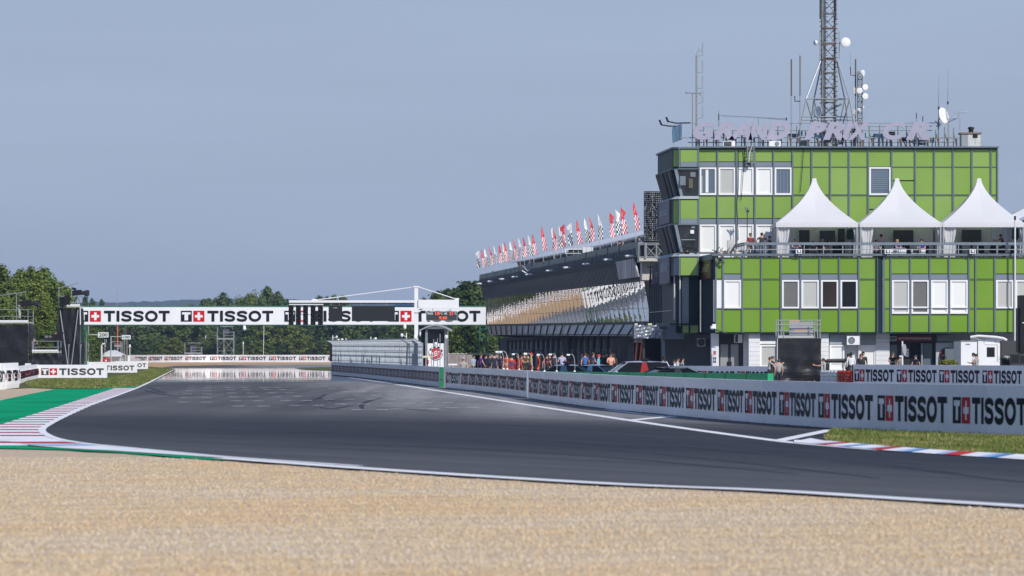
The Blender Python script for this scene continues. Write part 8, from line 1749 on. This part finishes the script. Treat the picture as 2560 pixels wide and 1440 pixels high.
# terrace
person('man in a dark red shirt standing at the terrace railing', at(1876, 255.5, ZD), .5, 'stand', (.22, .025, .03), (.04, .04, .05), hair='brown', h=1.74, sleeve='long')
person('man in a black shirt standing right of the dark red shirt on the terrace', at(1904.5, 255.3, ZD), PI, 'hips', (.035, .035, .04), (.14, .14, .16), hair='dark', h=1.76)
person('person in jeans in the shade at the left tent corner', at(1924, 257, ZD), 1.0, 'stand', (.05, .06, .06), (.08, .13, .20), hair='brown', h=1.6)
person('man in a dark cap and blue shirt leaning on the railing under the left tent', at(1985, 254.7, ZD), .5, 'sitlean', (.03, .035, .11), (.05, .08, .16), cap=(.03, .03, .05), h=1.85)
person('person in a dark top seated left of the couple in the left tent', at(2032, 256, ZD), .3, 'sit', (.06, .05, .05), BLK, hair='dark', h=1.7)
person('bare armed woman in black seated in the left tent', at(2051, 255.6, ZD), -.3, 'sit', BLK, BLK, hair='brown', h=1.74, longhair=True)
person('person with grey hair seated beside the bare armed woman', at(2056, 256.8, ZD), .2, 'sit', (.10, .09, .10), BLK, hair='grey', h=1.9)
person('man in a pale lilac shirt seen from behind standing in the middle tent', at(2203, 257.8, ZD), -2.6, 'stand', (.42, .40, .48), BLK, hair='dark', h=1.74)
person('dark haired person in a patterned shirt seated left in the middle tent', at(2190, 255.4, ZD), .2, 'sit', (.12, .12, .14), BLK, hair='dark', h=1.78)
person('person with dark hair seated at the left edge of the middle tent', at(2172, 256, ZD), .5, 'sit', BLK, BLK, hair='dark', h=1.74)
person('man with reddish hair in a bright blue shirt leaning forward in the middle tent', at(2238, 255.2, ZD), .9, 'sitlean', (.05, .06, .30), BLK, hair='blond', h=1.8)
person('dark haired man in a bright blue shirt seated right in the middle tent', at(2304, 255.2, ZD), -.5, 'sit', (.05, .06, .30), BLK, hair='dark', h=1.84)
person('man in a black shirt bending over a table in the right tent', at(2509, 257.6, ZD), -1.2, 'push', BLK, BLK, hair='dark', h=1.72, lean=.35)
person('operator silhouetted behind the upper bay window', V3((wx(1733, YU), YU + .5, wz(497, YBAY))), -E_, 'sit', BLK, BLK, hair='dark', h=1.76)
# pit building terrace
PT = 'spectators on the pit building terrace'
for x, Yq, yh, sh, lb in ((1232, 34.6, 678, (.5, .3, .25), 'dark haired spectator at the far end of the pit building roof'), (1296, 34.8, 661, (.60, .22, .05), 'spectator in an orange top near the tip of the white canopy'), (1307, 34.8, 664, (.60, .25, .25), 'spectator in a pale red top near the tip of the white canopy'), (1359, 34.8, 652, (.6, .3, .2), 'reddish haired spectator under the far part of the white canopy'), (1557, 35.2, 603, (.65, .34, .26), 'spectator in a salmon top under the near part of the canopy'), (1549, 35.6, 602, BLK, 'spectator in black beside the salmon top under the canopy'), (1598, 35.3, 592, (.10, .13, .22), 'spectator in a blue grey jacket at the near end of the pit roof rail'), (1664, 30, 628, (.6, .3, .25), 'person with a bright face beside the walkway railing')):
    Y = QY(x, Yq) if x != 1664 else 289.5; z = wz(yh, Y) - 1.72; person(lb, V3((wx(x, Y), Y, z)), -.9, 'stand', sh, BLK, hair='dark' if 'reddish' not in lb else 'blond', h=1.74, group=PT)
person('camera operator in pale clothes on the large left edge scaffold', at(49, 361.2, wz(808, 360) + .12), 1.3, 'push', (.5, .52, .5), (.35, .36, .34), hair='brown', h=1.82)
person('camera operator in black behind the low left scaffold camera', at(138, 353.4, wz(882, 352) + .12), 1.0, 'push', BLK, BLK, hair='dark', h=1.76)
person('person in black crouched at the left of the low scaffold', at(86, 353.4, wz(882, 352) + .12), .5, 'sit', BLK, BLK, hair='dark', h=1.7)

# ================================================================= trees
def leafmat(name, rgb):
    if name in MATS: return MATS[name]
    m = bpy.data.materials.new(name); nt, N, L, P = nodes_of(m); g = N.new('ShaderNodeNewGeometry'); oi = N.new('ShaderNodeObjectInfo'); r = N.new('ShaderNodeValToRGB')
    ad = N.new('ShaderNodeMath'); ad.operation = 'MULTIPLY_ADD'; ad.inputs[1].default_value = .6; L.new(g.outputs['Random Per Island'], ad.inputs[0]); mo = N.new('ShaderNodeMath'); mo.operation = 'MULTIPLY'; mo.inputs[1].default_value = .4; L.new(oi.outputs['Random'], mo.inputs[0]); L.new(mo.outputs[0], ad.inputs[2])
    r.color_ramp.elements[0].color = (*[c * .65 for c in rgb], 1); r.color_ramp.elements[1].color = (rgb[0] * 2.6, rgb[1] * 2.2, rgb[2] * 1.7, 1); L.new(ad.outputs[0], r.inputs['Fac']); L.new(r.outputs[0], P.inputs['Base Color']); P.inputs['Roughness'].default_value = .55; P.inputs['Specular IOR Level'].default_value = .25
    MATS[name] = m; return m
bark, birch = mat('bark', (.09, .075, .06), .9, var=.3), mat('birch_bark', (.50, .49, .46), .8, var=.25)
def tree_proto(kind, seed, H, Wd, leaf, nclump, nleaf, rgb, trunk=bark, cat='tree'):
    rg = random.Random(seed); t = T('tree', 'x', cat, (0, 0, 0)); tr = MB(); lean_ = rg.uniform(-.04, .04) * H; r0 = H * .014 + .05
    tr.tube([(0, 0, 0), (lean_ * .3, 0, H * .35), (lean_ * .7, lean_ * .3, H * .7), (lean_, 0, H * .96)], [r0, r0 * .75, r0 * .4, r0 * .1], trunk, 7)
    cl = []
    for k in range(nclump):
        f = rg.random(); 
        if kind == 'round': z = H * (.12 + .88 * f); prof = math.sin(PI * min(1, (.10 + .90 * f)) ** .75) ** .6 if f < .97 else .2
        elif kind == 'tall': z = H * (.08 + .92 * f ** .9); prof = (1 - f) ** .55 * .95 + .06
        else: z = H * (.05 + .95 * f); prof = (1 - f) ** .9 + .05
        an = rg.uniform(0, 6.28); rr = Wd / 2 * prof * (rg.random() ** .45) * (.75 + .35 * math.sin(an * 3 + seed) * math.sin(z * 1.1 + seed))
        c = V3((math.cos(an) * rr + lean_ * z / H, math.sin(an) * rr, z + rg.uniform(-.3, .3))); cl.append((c, rr))
    for c, rr in cl[::3]: tr.tube([(lean_ * .5 * c.z / H, 0, max(.3, c.z - rr * .7 - .2)), (c.x * .5, c.y * .5, c.z - rr * .25), tuple(c)], [r0 * .28, r0 * .16, .015], trunk, 4, False)
    t.part('trunk', tr)
    M_ = leafmat('leaf_%s_%d' % (kind, seed), rgb); V = []; Fc = []
    for c, rr in cl:
        R = (.085 * H if kind == 'round' else .065 * H) * rg.uniform(.5, 1.15)
        for q in range(nleaf):
            d = V3((rg.gauss(0, 1), rg.gauss(0, 1), rg.gauss(0, .8))); d = d.normalized() * R * rg.random() ** .5; p = c + d; nrm = (d.normalized() + V3((rg.uniform(-.8, .8), rg.uniform(-.8, .8), rg.uniform(-.2, 1.0)))).normalized(); u = nrm.cross(V3((rg.uniform(-1, 1), rg.uniform(-1, 1), rg.uniform(-1, 1)))).normalized(); v = nrm.cross(u); s_ = leaf * rg.uniform(.55, 1.2); o = len(V)
            V += [p - u * s_ * .5, p + v * s_ * .35, p + u * s_ * .6, p - v * s_ * .35]; Fc.append((o, o + 1, o + 2, o + 3))
    cr = MB(); cr.add(V, Fc, M_); t.part('crown', cr)
    return t.r
FT = 'trees behind the far white wall'
protos = [(tree_proto('round', 1, 12, 9, .55, 120, 34, (.032, .060, .016)), 12, 'broad dark green tree'), (tree_proto('round', 2, 12, 8, .50, 110, 34, (.050, .085, .018)), 12, 'broad mid green tree'), (tree_proto('tall', 3, 12, 6.5, .50, 110, 30, (.042, .072, .024)), 12, 'upright green tree'), (tree_proto('cone', 4, 12, 6.0, .45, 110, 30, (.024, .050, .022)), 12, 'dark conical pine'), (tree_proto('tall', 5, 12, 6.0, .42, 90, 26, (.055, .085, .028), birch), 12, 'birch with a pale trunk'), (tree_proto('round', 6, 12, 10, .50, 130, 34, (.072, .105, .018)), 12, 'bright green broad tree')]
used = set()
def plant(pi, x, Y, ytop, lb, group, wsc=1.0, rg=random.Random(11)):
    r, H0, nm = protos[pi]; hh = wz(ytop, Y); sc = hh / H0; loc = (wx(x, Y), Y, -.05); s_ = (sc * wsc * rg.uniform(.9, 1.15), sc * wsc * rg.uniform(.9, 1.15), sc); rz = rg.uniform(0, 6.28)
    if pi not in used:
        used.add(pi); r.location = loc; r.scale = s_; r.rotation_euler = (0, 0, rz); r['label'] = lb; r['group'] = group
    else: dup(r, loc, lb, rz=rz, sc=s_, group=group)
rg = random.Random(17)
# skyline trees that show above the bridge
sky_t = [(215, 745, 3), (228, 752, 3), (252, 753, 3), (507, 752, 2), (522, 750, 2), (538, 752, 4), (558, 736, 2), (574, 748, 2), (598, 748, 5), (612, 752, 1), (632, 739, 5), (652, 744, 2), (672, 721, 2), (694, 732, 2), (704, 744, 2), (716, 752, 3), (801, 742, 2), (815, 744, 2), (834, 744, 4), (856, 743, 2), (1062, 747, 2)]
for x, y, pi in sky_t: plant(pi, x, rg.uniform(985, 1020), y + rg.uniform(-1, 1), protos[pi][2] + ' whose tip shows above the bridge', 'tree tips above the bridge, ' + protos[pi][2], .8)
row = []
x = 205
while x < 1030:
    pi = rg.choice([0, 0, 1, 1, 2, 2, 3, 4, 5]) if x > 250 else rg.choice([0, 3, 2])
    if 640 < x < 720: pi = 5
    if 740 < x < 860: pi = rg.choice([4, 4, 2])
    if 900 < x < 1010: pi = rg.choice([0, 1, 0])
    plant(pi, x, rg.uniform(982, 1000), rg.uniform(766, 800), protos[pi][2] + ' in the row behind the far white wall', FT + ', ' + protos[pi][2], 1.15); x += rg.uniform(24, 40)
x = 215
while x < 1040:
    pi = rg.choice([0, 0, 1, 3, 2]); plant(pi, x, rg.uniform(1012, 1040), rg.uniform(766, 785), protos[pi][2] + ' in the second row behind the far white wall', FT + ' second row, ' + protos[pi][2], 1.3); x += rg.uniform(38, 55)
x = 330
while x < 1040:                                   # undergrowth along the wall
    pi = rg.choice([1, 5, 0]); plant(pi, x, rg.uniform(972, 978), rg.uniform(838, 866), 'low bush behind the far white wall', 'low bushes behind the far white wall', 1.6); x += rg.uniform(20, 34)
for x, y, pi, Y in ((1090, 732, 2, 560), (1108, 728, 0, 600), (1130, 722, 0, 590), (1155, 714, 1, 600), (1172, 704, 0, 580), (1198, 703, 0, 600), (1220, 712, 0, 610), (1120, 790, 1, 540), (1160, 800, 0, 545), (1060, 770, 0, 640), (1030, 790, 0, 660), (1238, 780, 1, 560), (1190, 770, 0, 540), (1095, 820, 3, 530), (1225, 800, 2, 545), (1010, 812, 0, 700)):
    plant(pi, x, Y, y, protos[pi][2] + ' between the booth and the pit building', 'trees between the booth and the pit building, ' + protos[pi][2], 1.1)
# nearer group at left with finer leaves
lp_ = [(tree_proto('tall', 21, 11, 5.5, .30, 170, 42, (.052, .088, .020)), 11, 'leafy upright tree'), (tree_proto('round', 22, 11, 6.5, .30, 190, 42, (.060, .100, .020)), 11, 'leafy broad tree'), (tree_proto('tall', 23, 11, 4.5, .28, 160, 38, (.075, .115, .022)), 11, 'light green upright tree')]
n0 = len(protos); protos += lp_
LGp = 'trees behind the left camera scaffolds'
for x, y, pi, Y, ws in ((-30, 668, 0, 440, 1.2), (5, 672, 0, 425, 1.1), (22, 690, 1, 445, 1.1), (42, 688, 2, 430, 1.0), (50, 682, 0, 440, 1.1), (78, 676, 0, 450, 1.0), (98, 682, 2, 435, 1.0), (112, 678, 0, 440, 1.1), (130, 690, 1, 445, .9), (148, 712, 0, 455, 1.0), (165, 722, 2, 450, .9), (178, 738, 1, 455, .9), (15, 740, 1, 415, 1.1), (60, 745, 1, 418, 1.1), (105, 735, 2, 415, 1.1), (140, 760, 1, 420, 1.1), (-60, 690, 1, 430, 1.2), (30, 800, 1, 408, 1.5), (110, 810, 1, 410, 1.5), (190, 790, 1, 470, 1.1), (206, 812, 0, 560, 1.3), (228, 820, 1, 600, 1.3)):
    plant(n0 + pi, x, Y, y, protos[n0 + pi][2] + ' in the group behind the left camera scaffolds', LGp + ', ' + protos[n0 + pi][2], ws)
# wooded hills far behind
hl = MB(); rg = random.Random(31); n, m_ = 420, 6; V = []
for j in range(m_ + 1):
    for i in range(n + 1):
        Xh = -1100 + 3200 * i / n; px = CX + Xh / 6200 * F
        top = 757 - 8 * math.exp(-((px - 560) / 330) ** 2) + 6 * math.sin(px * .006) * .4 + 22 * max(0, (px - 1000) / 900) + 6 * max(0, (230 - px) / 200)
        z = wz(top + (rg.uniform(-1.8, 1.8) if j == m_ else 0), 6200); f = j / m_; V.append((Xh + rg.uniform(-3, 3), 5200 + 1000 * f + rg.uniform(-20, 20), -3 + (z + 3) * f ** .8 + (rg.uniform(-1.5, 1.5) if 0 < j < m_ else 0)))
hl.add(V, [(j * (n + 1) + i, j * (n + 1) + i + 1, (j + 1) * (n + 1) + i + 1, (j + 1) * (n + 1) + i) for j in range(m_) for i in range(n)], mat('distant_forest', (.028, .045, .022), .9, var=.4, scale=.02)); struct('hills', hl)
if HAZE:
    hz = MB(); hz.box((-2500, -60, -4), (3000, 6600, 98), white); o = struct('haze', hz, 'stuff'); hm_ = bpy.data.materials.new('haze_air'); hm_.use_nodes = True; N = hm_.node_tree.nodes; L = hm_.node_tree.links; N.remove(N['Principled BSDF']); pv = N.new('ShaderNodeVolumePrincipled'); pv.inputs['Color'].default_value = HAZE_COL; pv.inputs['Density'].default_value = HAZE; pv.inputs['Anisotropy'].default_value = 0.0
    L.new(pv.outputs[0], N['Material Output'].inputs['Volume']); o.data.materials.clear(); o.data.materials.append(hm_); o.display_type = 'WIRE'
